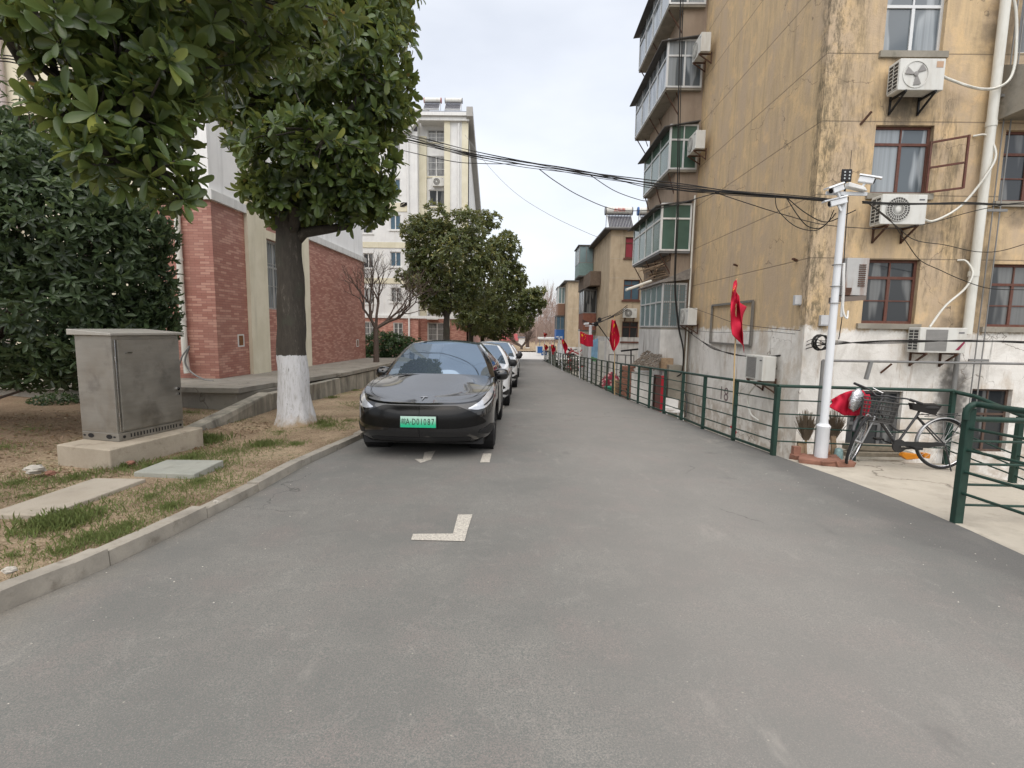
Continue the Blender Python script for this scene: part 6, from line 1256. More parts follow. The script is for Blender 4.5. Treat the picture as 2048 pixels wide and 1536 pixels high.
# ------------------------------------------------------------------ trees
def magnolia(label, x, y, z0, hb, rt, lobes, n, per, L, m, limbs=6, name='magnolia_tree', wr=.42, flare=1.5, up=.35, rmin=.45, grp='magnolia trees along the kerb', cut=None, lr=.45):
    r = thing(name, label, 'tree', (x, y, z0), grp); mb = MB()
    if flare: mb.tube([(x+.01*math.sin(k), y, z0-.1+(hb+.9)*k/30) for k in range(31)], [rt*(.80+.28*(1-k/30)+(flare*1.05-1.08)*math.exp(-max(0, (hb+.9)*k/30-.05)/.22)) for k in range(31)], 40, False)
    else: mb.tube([(x, y, z0-.1), (x, y, z0+hb+.8)], [rt*1.1, rt*.8], 14, False)
    
    mb.v = [(x+(vx-x)*(1+.05*math.sin(vz*3.1+math.atan2(vy-y, vx-x)*3)+.035*math.sin(math.atan2(vy-y, vx-x)*7+vz*1.3)*(1.6 if vz < z0+.5 else .7)+random.uniform(-.012, .012)), y+(vy-y)*(1+.05*math.sin(vz*3.1+math.atan2(vy-y, vx-x)*3)+.035*math.sin(math.atan2(vy-y, vx-x)*7+vz*1.3)*(1.6 if vz < z0+.5 else .7)), vz) for vx, vy, vz in mb.v]
    mb.build('trunk', trunkm, r, smooth=True); mb = MB(); top = Vector((x, y, z0+hb+.4))
    for k, l in enumerate(lobes[:limbs]): limb(mb, top+Vector((0, 0, random.uniform(-.3, .8))), Vector(l[:3]), rt*lr, rt*.12, 6)
    co, T = crown('crown', lobes, n, per, L, m, r, wr=wr, up=up, rmin=rmin, cut=cut)
    for i in rng.choice(len(T), min(len(T), 220), False):
        t = Vector(T[i]); l = min(lobes, key=lambda q: (Vector(q[:3])-t).length); c = Vector(l[:3]); limb(mb, c.lerp(t, .15), t, .014, .005, 4, .05, 3)
    mb.build('branches', trunkm, r, smooth=True); return r
def lobe(px, py, Y, rx_, ry_, rz_): p = at(px, py, Y); return (p.x, p.y, p.z, rx_, ry_, rz_)
def sats(L, n, s):      # small outlying sprays that break up the outline
    o = []
    for _ in range(n):
        l = L[int(rng.integers(len(L)))]; d = unit(1)[0]; d[2] = abs(d[2])*.9-.15; q = s*rng.uniform(.5, 1); o.append((l[0]+d[0]*l[3]*1.0, l[1]+d[1]*l[4]*1.0, l[2]+d[2]*l[5]*1.05, q, q, q*.75))
    return o
g1 = gp(590, 846, .09)
L1 = [lobe(610, 130, 8.9, 1.75, 1.7, 1.5), lobe(625, 330, 8.7, 1.2, 1.3, .80), lobe(690, 330, 8.7, .80, .9, .75), lobe(700, 215, 8.7, .85, .9, .75), lobe(735, 60, 9.0, .70, 1.0, .95), lobe(640, 405, 8.8, 1.05, 1.0, .36), lobe(540, 205, 8.6, .72, .9, .8), lobe(500, 40, 8.9, 1.3, 1.2, 1.2), lobe(620, -80, 9, 1.7, 1.6, 1.2), lobe(585, 392, 8.5, .45, .7, .45), lobe(720, 395, 8.7, .52, .6, .42)]
magnolia('large magnolia with thick whitewashed trunk left of the black car', g1.x, g1.y, gz(g1.y, .09), 2.9, .245, sats(L1[:4]+L1[5:8], 22, .30)+L1, 2900, 9, .21, leafA, 8, wr=.38)
# the nearer magnolia: trunk just outside the frame on the left
L0 = [lobe(235, 125, 3.8, .55, .45, .40), lobe(305, 50, 4.2, .68, .6, .46), lobe(150, 62, 3.7, .38, .4, .26), lobe(205, 235, 3.7, .33, .35, .25), lobe(270, 240, 3.8, .32, .4, .30), lobe(318, 345, 3.8, .20, .3, .20), lobe(240, 330, 3.7, .22, .3, .17), lobe(365, 400, 3.9, .11, .2, .07), lobe(318, 150, 4.2, .33, .5, .40), lobe(360, -70, 3.9, .75, .9, .4), lobe(420, -30, 4.6, 1.2, 1, .6)]
gx, gy = -4.9, 3.3
magnolia('nearer magnolia whose big leaved boughs hang into the top left of the view', gx, gy, gz(gy, .12), 4.3, .22, L0, 760, 9, .175, leafA, 11, wr=.36, lr=.13)
# shrub mass behind the cabinet
def bush(name, label, lobes, n, per, L, m, base, grp=None, stems=14, up=.25, wr=.36, cat='shrub'):
    r = thing(name, label, cat, base, grp); mb = MB()
    for k in range(stems): l = random.choice(lobes); limb(mb, Vector(base)+Vector((random.uniform(-.5, .5), random.uniform(-.4, .4), -.05)), Vector(l[:3])+Vector((random.uniform(-.4, .4)*l[3], 0, .2*l[5])), .03, .01, 5, .06)
    mb.build('stems', twig, r, smooth=True); crown('crown', lobes, n, per, L, m, r, up=up, wr=wr, rmin=.55); return r
bs = gp(60, 820, .1)
LB = [lobe(150, 500, 7.6, 1.15, 1.1, 1.1), lobe(40, 420, 7.6, 1.2, 1.1, 1.1), lobe(230, 590, 7.7, .80, .8, .65), lobe(250, 470, 7.7, .62, .7, .55), lobe(60, 640, 7.3, 1.4, 1.0, 1.0), lobe(200, 690, 7.5, .80, .8, .7), lobe(-60, 560, 7.5, 1.3, 1.2, 1.6), lobe(120, 350, 7.8, .62, .8, .45), lobe(0, 290, 7.8, .45, .5, .5), lobe(270, 640, 7.8, .55, .6, .55)]
bsh = bush('evergreen_shrub', 'large dark evergreen shrub behind the steel cabinet', LB+sats([LB[0], LB[1], LB[7], LB[8]], 12, .3), 6500, 7, .15, leafB, (bs.x-.3, 7.7, gz(7.7, .1)), up=-.25)
sp = MB(); tips, dirs = [], []
for (px, py, hh) in ((55, 330, 180), (70, 330, 140), (20, 330, 110), (95, 330, 90), (40, 260, 120), (5, 300, 160), (82, 300, 100)):
    a, b = at(px, py, 7.8), at(px+random.uniform(-12, 12), py-hh, 7.8); P_ = limb(sp, a, b, .012, .005, 5, .03)
    for k in range(18): tips.append(tuple(P_[0].lerp(P_[-1], k/17))); dirs.append((random.uniform(-.5, .5), random.uniform(-.5, .5), 1))
sp.build('shoots', twig, bsh); b_, ax_, nr_, ln_, wd_ = whorls(np.array(tips), np.array(dirs, float), 3, .12, (50, 100), .24); leaf_mesh('shoot_leaves', b_, ax_, nr_, ln_, wd_, rng.random(len(b_)), leafB, bsh)
gb = gp(400, 770, .15)
for (px, py, w_, hh, lab) in ((110, 820, .35, .25, 'low light green bushlet at the foot of the large shrub'), (132, 800, .3, .35, 'sparse bushlet just left of the utility cabinet')):
    p = gp(px, py, .1); bush('low_shrub', lab, [(p.x, p.y, p.z+hh*.6, w_, w_, hh*.7)], 160, 6, .07, leafH, (p.x, p.y, p.z), 'small shrubs under the large shrub', 5)
# hedge bush in front of the far block
hb_ = lambda px, py, Y, a, b, c: lobe(px, py, Y, a, b, c)
bush('hedge_bush', 'dense clipped evergreen bush at the end of the retaining wall', [hb_(762, 690, 24.5, .85, .9, .62), hb_(785, 690, 24.5, .7, .8, .6), hb_(752, 710, 24.3, .6, .7, .5)], 900, 7, .14, leafH, (-6.6, 24.5, -.6), 'bushes by the retaining wall', 8)
bush('hedge_bush', 'lighter bushy shrub between the clipped bush and the black car roof', [hb_(815, 697, 25.5, .8, .8, .55), hb_(838, 700, 25.8, .6, .7, .40)], 700, 7, .13, leafH, (-5.5, 25.6, -.7), 'bushes by the retaining wall', 8)
# row magnolias further down
def rowtree(label, x, y, lob, n, rt=.19, hb=2.4, L=.22): magnolia(label, x, y, gz(y, .1), hb, rt, lob+sats(lob, 22, .75), n, 8, L, leafC, 6, flare=1.25, name='magnolia_tree', up=.6)
rowtree('second magnolia of the kerb row, broad crown in front of the white block', -4.0, 27, [lobe(905, 520, 27, 2.15, 2.0, 1.7), lobe(860, 480, 27, 1.2, 1.3, 1.2), lobe(870, 440, 27, .75, .9, .85), lobe(925, 460, 27, 1.25, 1.3, .9), lobe(850, 560, 26.5, 1.0, 1.0, .9), lobe(905, 590, 27, 1.4, 1.3, .8), lobe(960, 560, 27.5, 1.1, 1.2, 1.5), lobe(870, 608, 26.8, .7, .9, .45)], 2600)
rowtree('third magnolia of the kerb row with a high right shoulder', -3.7, 37, [lobe(975, 560, 37, 2.2, 2.0, 2.4), lobe(1010, 500, 37, 1.1, 1.3, 1.2), lobe(966, 445, 38, .75, .9, .9), lobe(960, 640, 37, 2.0, 1.7, 1.0), lobe(1020, 560, 37, 1.0, 1.2, 1.5), lobe(945, 610, 36.5, 1.4, 1.3, 1.1)], 2300, .2, 2.4, .25)
rowtree('farthest magnolia of the kerb row reaching out over the parked cars', -3.6, 47, [lobe(1010, 610, 47, 2.3, 2.0, 2.2), lobe(1040, 640, 46, 1.2, 1.3, 1.0), lobe(1060, 600, 46, .6, .9, .8), lobe(1072, 585, 46, .38, .5, .4), lobe(1062, 625, 46, .4, .5, .35), lobe(1078, 608, 46, .32, .4, .25), lobe(990, 660, 47, 1.9, 1.6, .9)], 2000, .2, 2.6, .28)
# bare trees
def bare(label, x, y, z0, h, rt, sd, m=twig, spread=.8, lean=(0, 0), depth=5, name='bare_tree', grp='leafless trees', low=.32, boughs=None, wash=None):
    rnd = random.Random(sd); r = thing(name, label, 'tree', (x, y, z0), grp); tm = MB(); top = Vector((x+lean[0]*low, y, z0+h*low)); tm.tube([(x, y, z0-.1), (x+lean[0]*low*.4, y, z0+h*low*.5), top], [rt*1.2, rt, rt*.85], 8, False); tm.build('trunk', m, r, smooth=True)
    if wash: mb = MB(); mb.tube([(x, y, z0-.05), (x, y, z0+wash)], rt*1.25, 9, False); mb.build('whitewash', trimwhite, r)
    mb = MB()
    def grow(p, d, L, rr, k):
        e = p+d*L; m1 = p.lerp(e, .5)+Vector((rnd.uniform(-1, 1), rnd.uniform(-1, 1), rnd.uniform(-1, 1)))*L*.09; mb.tube([p, m1, e], [rr, rr*.8, rr*.6], 5 if k > 2 else 3, False)
        if k == 0: return
        for i in range(rnd.choice((2, 3, 3)) if k > 1 else 3):
            q = (m1 if i == 2 else e); n = Vector((rnd.uniform(-1, 1), rnd.uniform(-1, 1), rnd.uniform(-.3, 1))).normalized(); grow(q, (d*(1.1)+n*spread).normalized(), L*rnd.uniform(.62, .82), rr*.58, k-1)
    for b in (boughs or [(rnd.uniform(-1, 1), rnd.uniform(-1, 1), rnd.uniform(.6, 1.4)) for _ in range(4)]): grow(top, Vector(b).normalized(), h*.22*Vector(b).length**.3, rt*.62, depth)
    mb.build('crown', m, r); return r
p = at(752, 672, 20); bare('knotty leafless tree with long low boughs beside the brick corner', p.x, 20, -.2, 4.2, .11, 5, boughs=[(1.6, -.1, .75), (1.0, .2, .8), (-.6, .1, .9), (.15, .1, 1.5), (-.25, -.2, 1.3)], low=.38, spread=.8, depth=5)
p = at(1055, 700, 80); z8 = gz(78)+.1
bare('bare street tree with whitewashed foot beyond the crossroad', p.x, 80, z8, 8.5, .28, 3, twig, .8, wash=1.0); bare('leaning bare tree just right of the farthest parked car', at(1043, 700, 76).x, 76, z8, 4.8, .22, 8, boughs=[(-1.2, 0, .8), (-.8, .3, .6), (.9, 0, .9), (.5, 0, .5)], low=.25)
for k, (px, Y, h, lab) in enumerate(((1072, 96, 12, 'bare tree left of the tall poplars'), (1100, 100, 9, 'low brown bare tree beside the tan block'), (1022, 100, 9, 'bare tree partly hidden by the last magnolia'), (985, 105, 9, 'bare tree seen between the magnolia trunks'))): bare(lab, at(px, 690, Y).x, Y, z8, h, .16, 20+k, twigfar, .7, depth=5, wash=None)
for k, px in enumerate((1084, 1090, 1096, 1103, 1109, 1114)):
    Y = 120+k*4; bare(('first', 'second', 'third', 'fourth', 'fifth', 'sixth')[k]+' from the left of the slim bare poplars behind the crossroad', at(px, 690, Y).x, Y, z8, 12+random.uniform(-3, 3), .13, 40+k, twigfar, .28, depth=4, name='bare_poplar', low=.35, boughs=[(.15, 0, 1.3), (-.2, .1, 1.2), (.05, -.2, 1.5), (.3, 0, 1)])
# far wood: one mass of twigs
mb = MB()
for k in range(2600):
    Y = random.uniform(105, 150); x = at(random.uniform(930, 1180), 690, Y).x; h = random.uniform(2.5, 6.5)*(1 if random.random() < .85 else 1.5); z = z8+random.uniform(0, 1.5); mb.tube([(x, Y, z), (x+random.uniform(-.4, .4), Y, z+h*.5), (x+random.uniform(-1, 1), Y, z+h)], [.05, .04, .015], 3, False)
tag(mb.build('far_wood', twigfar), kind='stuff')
mb = MB(); rows = []
for i, Y in enumerate((170, 230, 330, 480)): rows.append([(x, Y, -4+(0, 5, 10, 16)[i]*(1+.3*math.sin(x*.012+i))) for x in np.linspace(-500, 500, 40)])
mb.grid(rows); struct('hills', mb, simple('wooded_hill', (.24, .235, .23), 1, var=.15, scale=.1), smooth=True)
n = 2200; X = rng.uniform(-14, 8, n); Y = rng.uniform(72.2, 73.6, n); Z = z8+rng.uniform(0, .55, n)
h_ = thing('low_hedge', 'long low clipped hedge beyond the crossroad', 'hedge', (-3, 73, z8)); b_, ax_, nr_, ln_, wd_ = whorls(np.c_[X, Y, Z], unit(n)+np.array([0, 0, .6]), 5, .22, wr=.5); leaf_mesh('foliage', b_, ax_, nr_, ln_, wd_, rng.random(len(b_)), leafH, h_); MB().box(-14, 8, 72.3, 73.5, z8-.1, z8+.4).build('twigs', twig, h_)
# distant pink house, white van-like kiosk, boards
hs = thing('pink_house', 'low pale pink house with red roof seen between the trunks', 'house', (-5, 92, z8)); a, b = at(1002, 700, 92), at(1032, 700, 92); MB().box(a.x, b.x, 92, 97, z8, z8+1.7).build('wall', simple('pink_wall', (.50, .38, .34), .9), hs); MB().hexa([(a.x-.4, 91.5, z8+1.7), (b.x+.4, 91.5, z8+1.7), (b.x+.4, 97, z8+1.7), (a.x-.4, 97, z8+1.7), (a.x-.2, 93, z8+2.9), (b.x+.2, 93, z8+2.9), (b.x, 96, z8+2.9), (a.x, 96, z8+2.9)]).build('roof', simple('red_roof', (.30, .07, .07), .8), hs)
a, b = at(1037, 690, 88), at(1050, 690, 88); wh_ = thing('white_hut', 'small white hut behind the leaning bare tree', 'hut', (a.x, 88, z8)); MB().box(a.x, b.x, 88, 90, z8, z8+2.3).build('wall', fbwall, wh_); MB().box(a.x-.2, b.x+.2, 87.8, 90.2, z8+2.3, z8+2.45).build('roof', slate, wh_)
a, b = at(1077, 680, 70), at(1112, 680, 70); wr_ = thing('white_canopy', 'flat white canopy roof behind the far flags', 'canopy', (a.x, 70, z8)); zc = at(1090, 677, 70).z; MB().box(a.x, b.x, 70, 74, zc-.12, zc+.12).build('roof', trimwhite, wr_)
for x in (a.x+.2, b.x-.2): MB().box(x-.06, x+.06, 70.2, 70.32, z8, zc-.12).build('post', pvcgrey, wr_)
a, b, c = at(1072, 692, 62), at(1084, 706, 62), at(1075, 693, 62); bb_ = thing('street_board', 'blue board in a white frame at the far road mouth', 'board', (a.x, 62, z8)); MB().box(a.x, b.x+.1, 62, 62.1, b.z-.1, a.z).build('frame', trimwhite, bb_); MB().box(c.x, b.x+.05, 61.95, 61.995, b.z, c.z).build('panel', bluem, bb_)
a = at(1089, 706, 55); rs = thing('round_sign', 'small blue square board with a pale ring near the far flags', 'sign', (a.x, 55, gz(55))); MB().box(a.x-.35, a.x+.25, 55, 55.05, a.z-.25, a.z+.22).build('panel', bluem, rs)
mb = MB(); mb.lathe((a.x-.05, 54.985, a.z), [(.10, 0), (.17, 0), (.17, .01), (.10, .01), (.10, 0)], 16, 'y'); mb.build('ring', trimwhite, rs); MB().box(a.x-.02, a.x+.02, 55.05, 55.1, gz(55)-.2, a.z).build('post', pvcgrey, rs)
# small camera poles down the street
def spole(px, base, top_, Y, lab, a_=12):
    p, t = at(px, base, Y), at(px, top_, Y); r = thing('camera_pole', lab, 'pole', (p.x, Y, p.z), 'white camera poles'); mb = MB(); mb.cyl(p, (p.x, Y, t.z), .075, 10); mb.build('shaft', whitemet, r, smooth=40); q = a_*Y/1000
    mb = MB(); mb.bar((p.x-q, Y, t.z-.05), (p.x+q, Y, t.z-.02), .05); mb.build('cross_arm', whitemet, r)
    for s in (-.8, .7): MB().hexa([(p.x+q*s-.12, Y-.1, t.z), (p.x+q*s+.12, Y-.1, t.z+.03), (p.x+q*s+.12, Y+.05, t.z+.03), (p.x+q*s-.12, Y+.05, t.z), (p.x+q*s-.12, Y-.1, t.z+.1), (p.x+q*s+.12, Y-.1, t.z+.13), (p.x+q*s+.12, Y+.05, t.z+.13), (p.x+q*s-.12, Y+.05, t.z+.1)]).build('camera', whitemet, r)
spole(1177, 778, 650, 24.5, 'white camera pole in front of the tan block with the solar heaters', 11); spole(1117, 730, 675, 47, 'farthest white camera pole near the small tan block', 5)
# dark spotlight cluster beside the middle camera pole
p = at(1192, 648, 24.3); mb = MB(); mb.lathe((p.x, p.y, p.z), [(0, 0), (.12, 0), (.10, .14), (0, .16)], 10, 'y'); mb.lathe((p.x+.16, p.y, p.z+.22), [(0, 0), (.10, 0), (.09, .12), (0, .14)], 10, 'y'); mb.tube([(p.x, p.y, p.z), (p.x+.16, p.y, p.z+.22), (p.x+.7, p.y, p.z+.42)], .02, 5); tag(mb.build('spotlight', blackp), 'pair of small black spotlights above the middle camera pole', 'lamp')
# painted mural board and pale panel on the tan block wall
a, b = at(1178, 690, 29), at(1197, 720, 29); mu = thing('mural_board', 'tall blue painted board leaning beside the middle camera pole', 'board', (a.x, 29, b.z)); mb = MB(); mb.hexa([(a.x, 29, b.z), (b.x, 29.4, b.z-.15), (b.x, 29.45, b.z-.15), (a.x, 29.05, b.z), (a.x, 29, at(1178, 684, 29).z), (b.x, 29.4, at(1197, 676, 29.4).z), (b.x, 29.45, at(1197, 676, 29.4).z), (a.x, 29.05, at(1178, 684, 29).z)]); mb.build('panel', muralm, mu); MB().hexa([(a.x, 28.98, b.z+.0), (b.x, 29.38, b.z-.15), (b.x, 29.39, b.z-.15), (a.x, 28.99, b.z), (a.x, 28.98, b.z+.25), (b.x, 29.38, b.z+.06), (b.x, 29.39, b.z+.06), (a.x, 28.99, b.z+.25)]).build('green_strip', simple('mural_green', (.10, .26, .12), .6), mu)
a, b = at(1198, 682, 29.5), at(1208, 725, 29.5); tag(MB().box(a.x, b.x, 29.5, 29.6, -1.9, a.z).build('pale_panel', conc_pale), 'upright pale concrete panel right of the blue painted board', 'panel')
# heaps of stored junk, fence rails of the yard
for (px, py, Y, lab, cols) in ((1146, 712, 33, 'heap of dark sacks and timber under a rail by the open flag', ((.06, .05, .05), (.4, .35, .33), (.3, .07, .07))), (1130, 726, 38, 'jumble of pale planks and sacks left of the dark heap', ((.45, .43, .4), (.2, .18, .16), (.5, .5, .5)))):
    c = at(px, py, Y); r = thing('junk_heap', lab, 'heap', (c.x, Y, c.z), 'heaps of stored odds and ends')
    for q, cc_ in enumerate(cols):
        mb = MB()
        for k in range(16): x, z = c.x+random.uniform(-.6, .5), c.z+random.uniform(-.8, .4); mb.bar((x, Y+random.uniform(-.3, .3), z), (x+random.uniform(-.4, .5), Y+random.uniform(-.3, .3), z+random.uniform(-.2, .2)), random.uniform(.05, .16), random.uniform(.03, .1))
        mb.build('planks' if q else 'sacks', simple('junk%d' % q, cc_, .9, var=.3), r)
a, b = at(1098, 692, 50), at(1112, 720, 50); tag(MB().box(a.x, b.x, 50, 50.4, b.z-1, a.z).build('green_grey_cabin', simple('cabin_grey', (.26, .28, .26), .8)), 'grey green cabin behind the distant narrow flags', 'cabin')
# scooters and covered moped in the yard
def scooter(label, p, cover=None, sc_=1):
    r = thing('scooter', label, 'scooter', p, 'scooters in the sunken yard'); X, Y, Z = p; bm_ = simple('scooter_body', (.05, .055, .065), .35, coat=.5)
    for s in (-.6, .6): mb = MB(); mb.lathe((X+s, Y, Z+.24), [(.10, -.05), (.2, -.055), (.24, -.03), (.24, .03), (.2, .055), (.10, .05)], 18, 'y'); mb.build('wheel', rubber, r, smooth=40)
    mb = MB(); mb.hexa([(X-.75, Y-.12, Z+.35), (X+.1, Y-.12, Z+.25), (X+.1, Y+.12, Z+.25), (X-.75, Y+.12, Z+.35), (X-.8, Y-.13, Z+.62), (X+.05, Y-.13, Z+.6), (X+.05, Y+.13, Z+.6), (X-.8, Y+.13, Z+.62)]); mb.hexa([(X+.0, Y-.12, Z+.2), (X+.4, Y-.12, Z+.2), (X+.4, Y+.12, Z+.2), (X, Y+.12, Z+.2), (X+.0, Y-.12, Z+.27), (X+.4, Y-.12, Z+.27), (X+.4, Y+.12, Z+.27), (X, Y+.12, Z+.27)]); mb.hexa([(X+.36, Y-.16, Z+.25), (X+.6, Y-.05, Z+.3), (X+.6, Y+.05, Z+.3), (X+.36, Y+.16, Z+.25), (X+.36, Y-.17, Z+.85), (X+.5, Y-.08, Z+.92), (X+.5, Y+.08, Z+.92), (X+.36, Y+.17, Z+.85)]); mb.build('body', bm_, r, bevel=.02)
    MB().hexa([(X-.75, Y-.12, Z+.63), (X+.0, Y-.12, Z+.61), (X+.0, Y+.12, Z+.61), (X-.75, Y+.12, Z+.63), (X-.7, Y-.1, Z+.73), (X-.05, Y-.1, Z+.70), (X-.05, Y+.1, Z+.70), (X-.7, Y+.1, Z+.73)]).build('seat', blackp, r, bevel=.02)
    mb = MB(); mb.tube([(X+.42, Y-.3, Z+1.0), (X+.45, Y, Z+.95), (X+.42, Y+.3, Z+1.0)], .02, 6); mb.build('handlebar', blackp, r)
    if cover:
        rows = []
        for i in range(13):
            t = i/12; rows.append([(X-.1+.75*t, Y+(.30+.1*math.sin(t*9))*math.sin(a), Z+.18+(.62+.45*math.sin(t*2.6))*max(0, math.cos(a))**.6) for a in np.linspace(-math.pi/2, math.pi/2, 13)])
        mb = MB(); mb.grid(rows); mb.build('cover', cover, r, smooth=True)
    return r
cv = NT('floral_cover', .8); cv.col(cv.mix(cv.sm(cv.vor(7), .3, .5), cv.mix(cv.noise(9), (.55, .40, .38), (.50, .20, .18)), (.22, .03, .05))); cv = cv.m
a = at(1186, 762, 21.5); scooter('dark scooter parked in the yard behind the middle railing', (a.x, 21.5, gz(21.5, -1.1))); a = at(1205, 762, 20.5); scooter('scooter under a red and pink floral cover', (a.x, 20.5, gz(20.5, -.75)), cv)
a = at(1222, 780, 19.0); gb_ = thing('green_bin', 'small green tub beside a white sack behind the railing', 'bin', (a.x, 19, a.z-.2)); MB().hexa([(a.x-.18, 18.85, a.z-.3), (a.x+.18, 18.85, a.z-.3), (a.x+.18, 19.15, a.z-.3), (a.x-.18, 19.15, a.z-.3), (a.x-.22, 18.8, a.z+.1), (a.x+.22, 18.8, a.z+.1), (a.x+.22, 19.2, a.z+.1), (a.x-.22, 19.2, a.z+.1)]).build('tub', simple('green_plastic', (.02, .22, .13), .5), gb_, bevel=.02); MB().box(a.x-.23, a.x+.23, 18.79, 19.21, a.z+.1, a.z+.13).build('rim', simple('green_plastic2', (.02, .26, .16), .5), gb_, bevel=.01)
# yard guard rail against the tan block
mb = MB(); a, b = at(1218, 709, 26), at(1268, 711, 26); mb.bar(a, b, .05)
for k in range(4): q = a.lerp(b, k/3); mb.bar(q, q-Vector((0, 0, 1.3)), .05)
tag(mb.build('thin_rail', pvcgrey), 'thin grey pipe rail in front of the tan block base', 'rail')
a, b = at(1242, 702, 22), at(1288, 697, 22); mb = MB(); mb.bar(a, b, .10, .07); mb.bar(at(1262, 700, 22), at(1262, 735, 22), .05); tag(mb.build('dark_beam', blackp), 'short dark beam on a post beyond the tiled shed', 'beam')
# ------------------------------------------------------------------ cables
def cable(P, r, lab, grp=None, m=cablem): mb = MB(); mb.tube(smooth_pts([at(*p) for p in P], 8), r, 5); return tag(mb.build('overhead_cable', m, smooth=True), lab, 'cable', grp)
mainp = [(560, 215, 14), (680, 240, 12.5), (760, 262, 11.5), (850, 285, 10.9), (940, 308, 10.2), (1040, 327, 9.6), (1120, 339, 9.2), (1200, 352, 8.8), (1290, 365, 8.4), (1380, 376, 8.0), (1460, 384, 7.7), (1570, 393, 7.35), (1640, 399, 7.1), (1690, 403, 6.95)]
for k in range(8):
    f = lambda i, k=k: (4*math.sin(k*2.1+i*.8)+(k-3.5)*1.6)*(1 if i < 10 else .45)+(10*(k in (0,))*math.sin(i/13*3.14))-(12*(k in (7,))*math.sin(i/13*3.14)*(i < 8))
    cable([(p[0], p[1]+f(i), p[2]+.05*math.sin(k*3+i)) for i, p in enumerate(mainp)], random.choice((.005, .006, .008, .011)), 'one strand of the black cable bundle crossing the street to the white camera pole', 'strands of the main overhead cable bundle')
cable([(730, 288, 12), (800, 300, 11), (900, 322, 10), (960, 327, 9.6), (1040, 328, 9.4)], .007, 'thin cable swinging below the bundle in front of the white block')
cable([(1078, 338, 9.4), (1110, 362, 9.8), (1160, 392, 10.3), (1225, 418, 11), (1290, 421, 11), (1350, 410, 10), (1400, 395, 8.6), (1440, 384, 7.9)], .008, 'cable sagging below the bundle toward the green glazed balcony')
cable([(1180, 350, 9), (1230, 382, 9.8), (1280, 400, 10.5), (1300, 402, 11)], .007, 'short cable dropping from the bundle left of the balconies')
cable([(930, 270, 40), (975, 330, 36), (1030, 385, 32), (1100, 430, 30), (1180, 468, 30), (1200, 474, 30)], .012, 'hair thin cable across the pale sky between the blocks', m=pvcgrey)
cable([(1430, 385, 7.8), (1490, 405, 8), (1560, 427, 8.4), (1640, 448, 8.8), (1720, 456, 9.2), (1790, 457, 9.6), (1860, 446, 9.8), (1940, 424, 9.6), (2010, 409, 9.2), (2048, 405, 9)], .007, 'thin cable sagging across the facade below the cameras')
cable([(1550, 392, 7.4), (1556, 420, 7.4), (1590, 452, 7.3), (1630, 461, 7.2), (1655, 445, 7.1), (1668, 420, 7.0)], .006, 'smaller cable loop left of the camera pole'); cable([(1572, 394, 7.3), (1595, 430, 7.2), (1615, 452, 7.2), (1640, 456, 7.1), (1662, 438, 7.0), (1672, 426, 6.95)], .007, 'larger cable loop left of the camera pole'); cable([(1572, 394, 7.3), (1610, 425, 7.2), (1650, 444, 7.1), (1690, 430, 6.9), (1712, 420, 6.85)], .007, 'cable loop passing just below the cameras')
for k in range(3): cable([(1725, 403+k*2, 6.95), (1780, 406+2*k, 7.2), (1850, 407+k, 7.6), (1930, 405+k*2, 8), (2000, 408+k, 8.3), (2080, 408-k, 8.5)], .009-.002*k, 'taut cable running right from the camera pole', 'taut cables right of the camera pole')
cable([(1735, 405, 7), (1780, 440, 8.4), (1810, 480, 9.6), (1840, 520, 10.1), (1880, 540, 10.3), (1925, 560, 10.2), (1980, 577, 10.2), (2060, 580, 10.2)], .008, 'black cable slanting down the facade past the rusty box')
cable([(1735, 405, 7), (1790, 450, 8.4), (1830, 480, 9), (1890, 490, 9.4), (1950, 503, 9.4), (2000, 502, 9.2), (2060, 485, 9)], .007, 'black cable curving right over the facade from the cameras')
for k in range(2): cable([(1362+5*k, -40, 17.0), (1357+4*k, 200, 17.0), (1354+3*k, 420, 16.9), (1349+2*k, 560, 16.8), (1356+2*k, 650, 16.7), (1366+k, 700, 16.6), (1363, 745, 16.8), (1345, 755, 17)], .021-.006*k, ('thicker', 'thinner')[k]+' black cable of the pair hanging vertically in front of the balconies', 'vertical cables before the balconies')
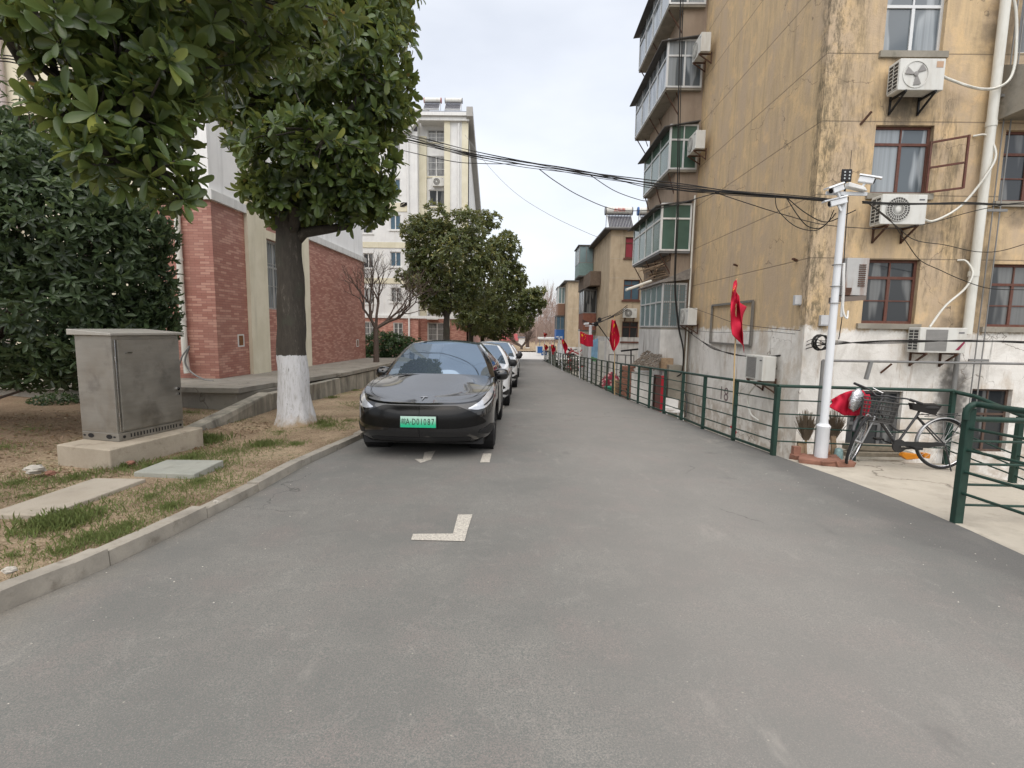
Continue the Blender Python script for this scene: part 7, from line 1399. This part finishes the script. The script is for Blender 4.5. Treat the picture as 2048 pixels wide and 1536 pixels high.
for k in range(3): cable([(1375, 662, 16.3), (1400, 680, 15.2), (1425+k*4, 697, 14.2), (1460, 706+k, 13), (1500, 713, 12.2), (1560, 712-k, 11.4), (1590, 704-4*k, 10.9), (1625+k, 694-8*k, 10.3), (1650, 688, 10.1)], .011-.002*k, 'black cable draped along the whitewashed side wall', 'cables draped along the whitewashed wall')
for k in range(4): cable([(1640, 690-3*k, 10.1), (1680, 688-2*k, 10.0), (1720, 684+k, 9.9), (1780, 681+2*k, 9.8), (1850, 681+k, 9.8), (1930, 683-k, 9.8), (2060, 683+2*k*(k < 3), 9.8)], .010-.0015*k, 'black cable strung along the whitewashed facade', 'cables strung along the whitewashed facade')
mb = MB()
for k in range(9): c = at(1641, 685, 10.15); r_ = .13+.02*random.random(); o = random.uniform(0, 6); mb.tube([c+Vector((r_*math.cos(t+o), .02*k-.1, r_*math.sin(t+o)*(1+.05*k*.3)+random.uniform(-.004, .004))) for t in np.linspace(0, 6.2, 22)], .008, 5)
tag(mb.build('cable_coil', cablem), 'coil of spare black cable hanging on the wall corner behind the white pole', 'cable')
cable([(1374, 612, 16.8), (1420, 628, 14), (1470, 646, 12.5), (1530, 655, 11), (1600, 661, 10.3)], .006, 'thin wire crossing the empty notice frame'); cable([(1380, 660, 16), (1440, 665, 14), (1520, 662, 12), (1590, 668, 10.4)], .005, 'thin wire along the top edge of the whitewash')
for k in range(3): cable([(1165, 640+k*3, 25), (1185, 648, 24.4), (1195, 646-k, 24), (1210, 640, 26), (1240, 622+k*3, 31), (1255, 610+4*k, 32.5)], .022, 'dark cable from the middle camera pole up to the tan block', 'cables of the middle camera pole')
cable([(1195, 648, 24.4), (1205, 662, 25), (1218, 680, 27), (1228, 690, 30)], .025, 'dark stay cable slanting down behind the limp flag')
for k, (y0, y1) in enumerate(((112, 125), (118, 131), (124, 143), (163, 172), (205, 215))): cable([(-30, y0-3, 9), (20, y0, 9.2), (70, (y0+y1)/2+3, 9.5), (140, y1+8, 10), (300, y1+40, 12)], .012 if k < 3 else .006, ('highest', 'second highest', 'third', 'second lowest', 'lowest')[k]+' of the cables crossing the cream wall at the far left', 'cables at the far left')
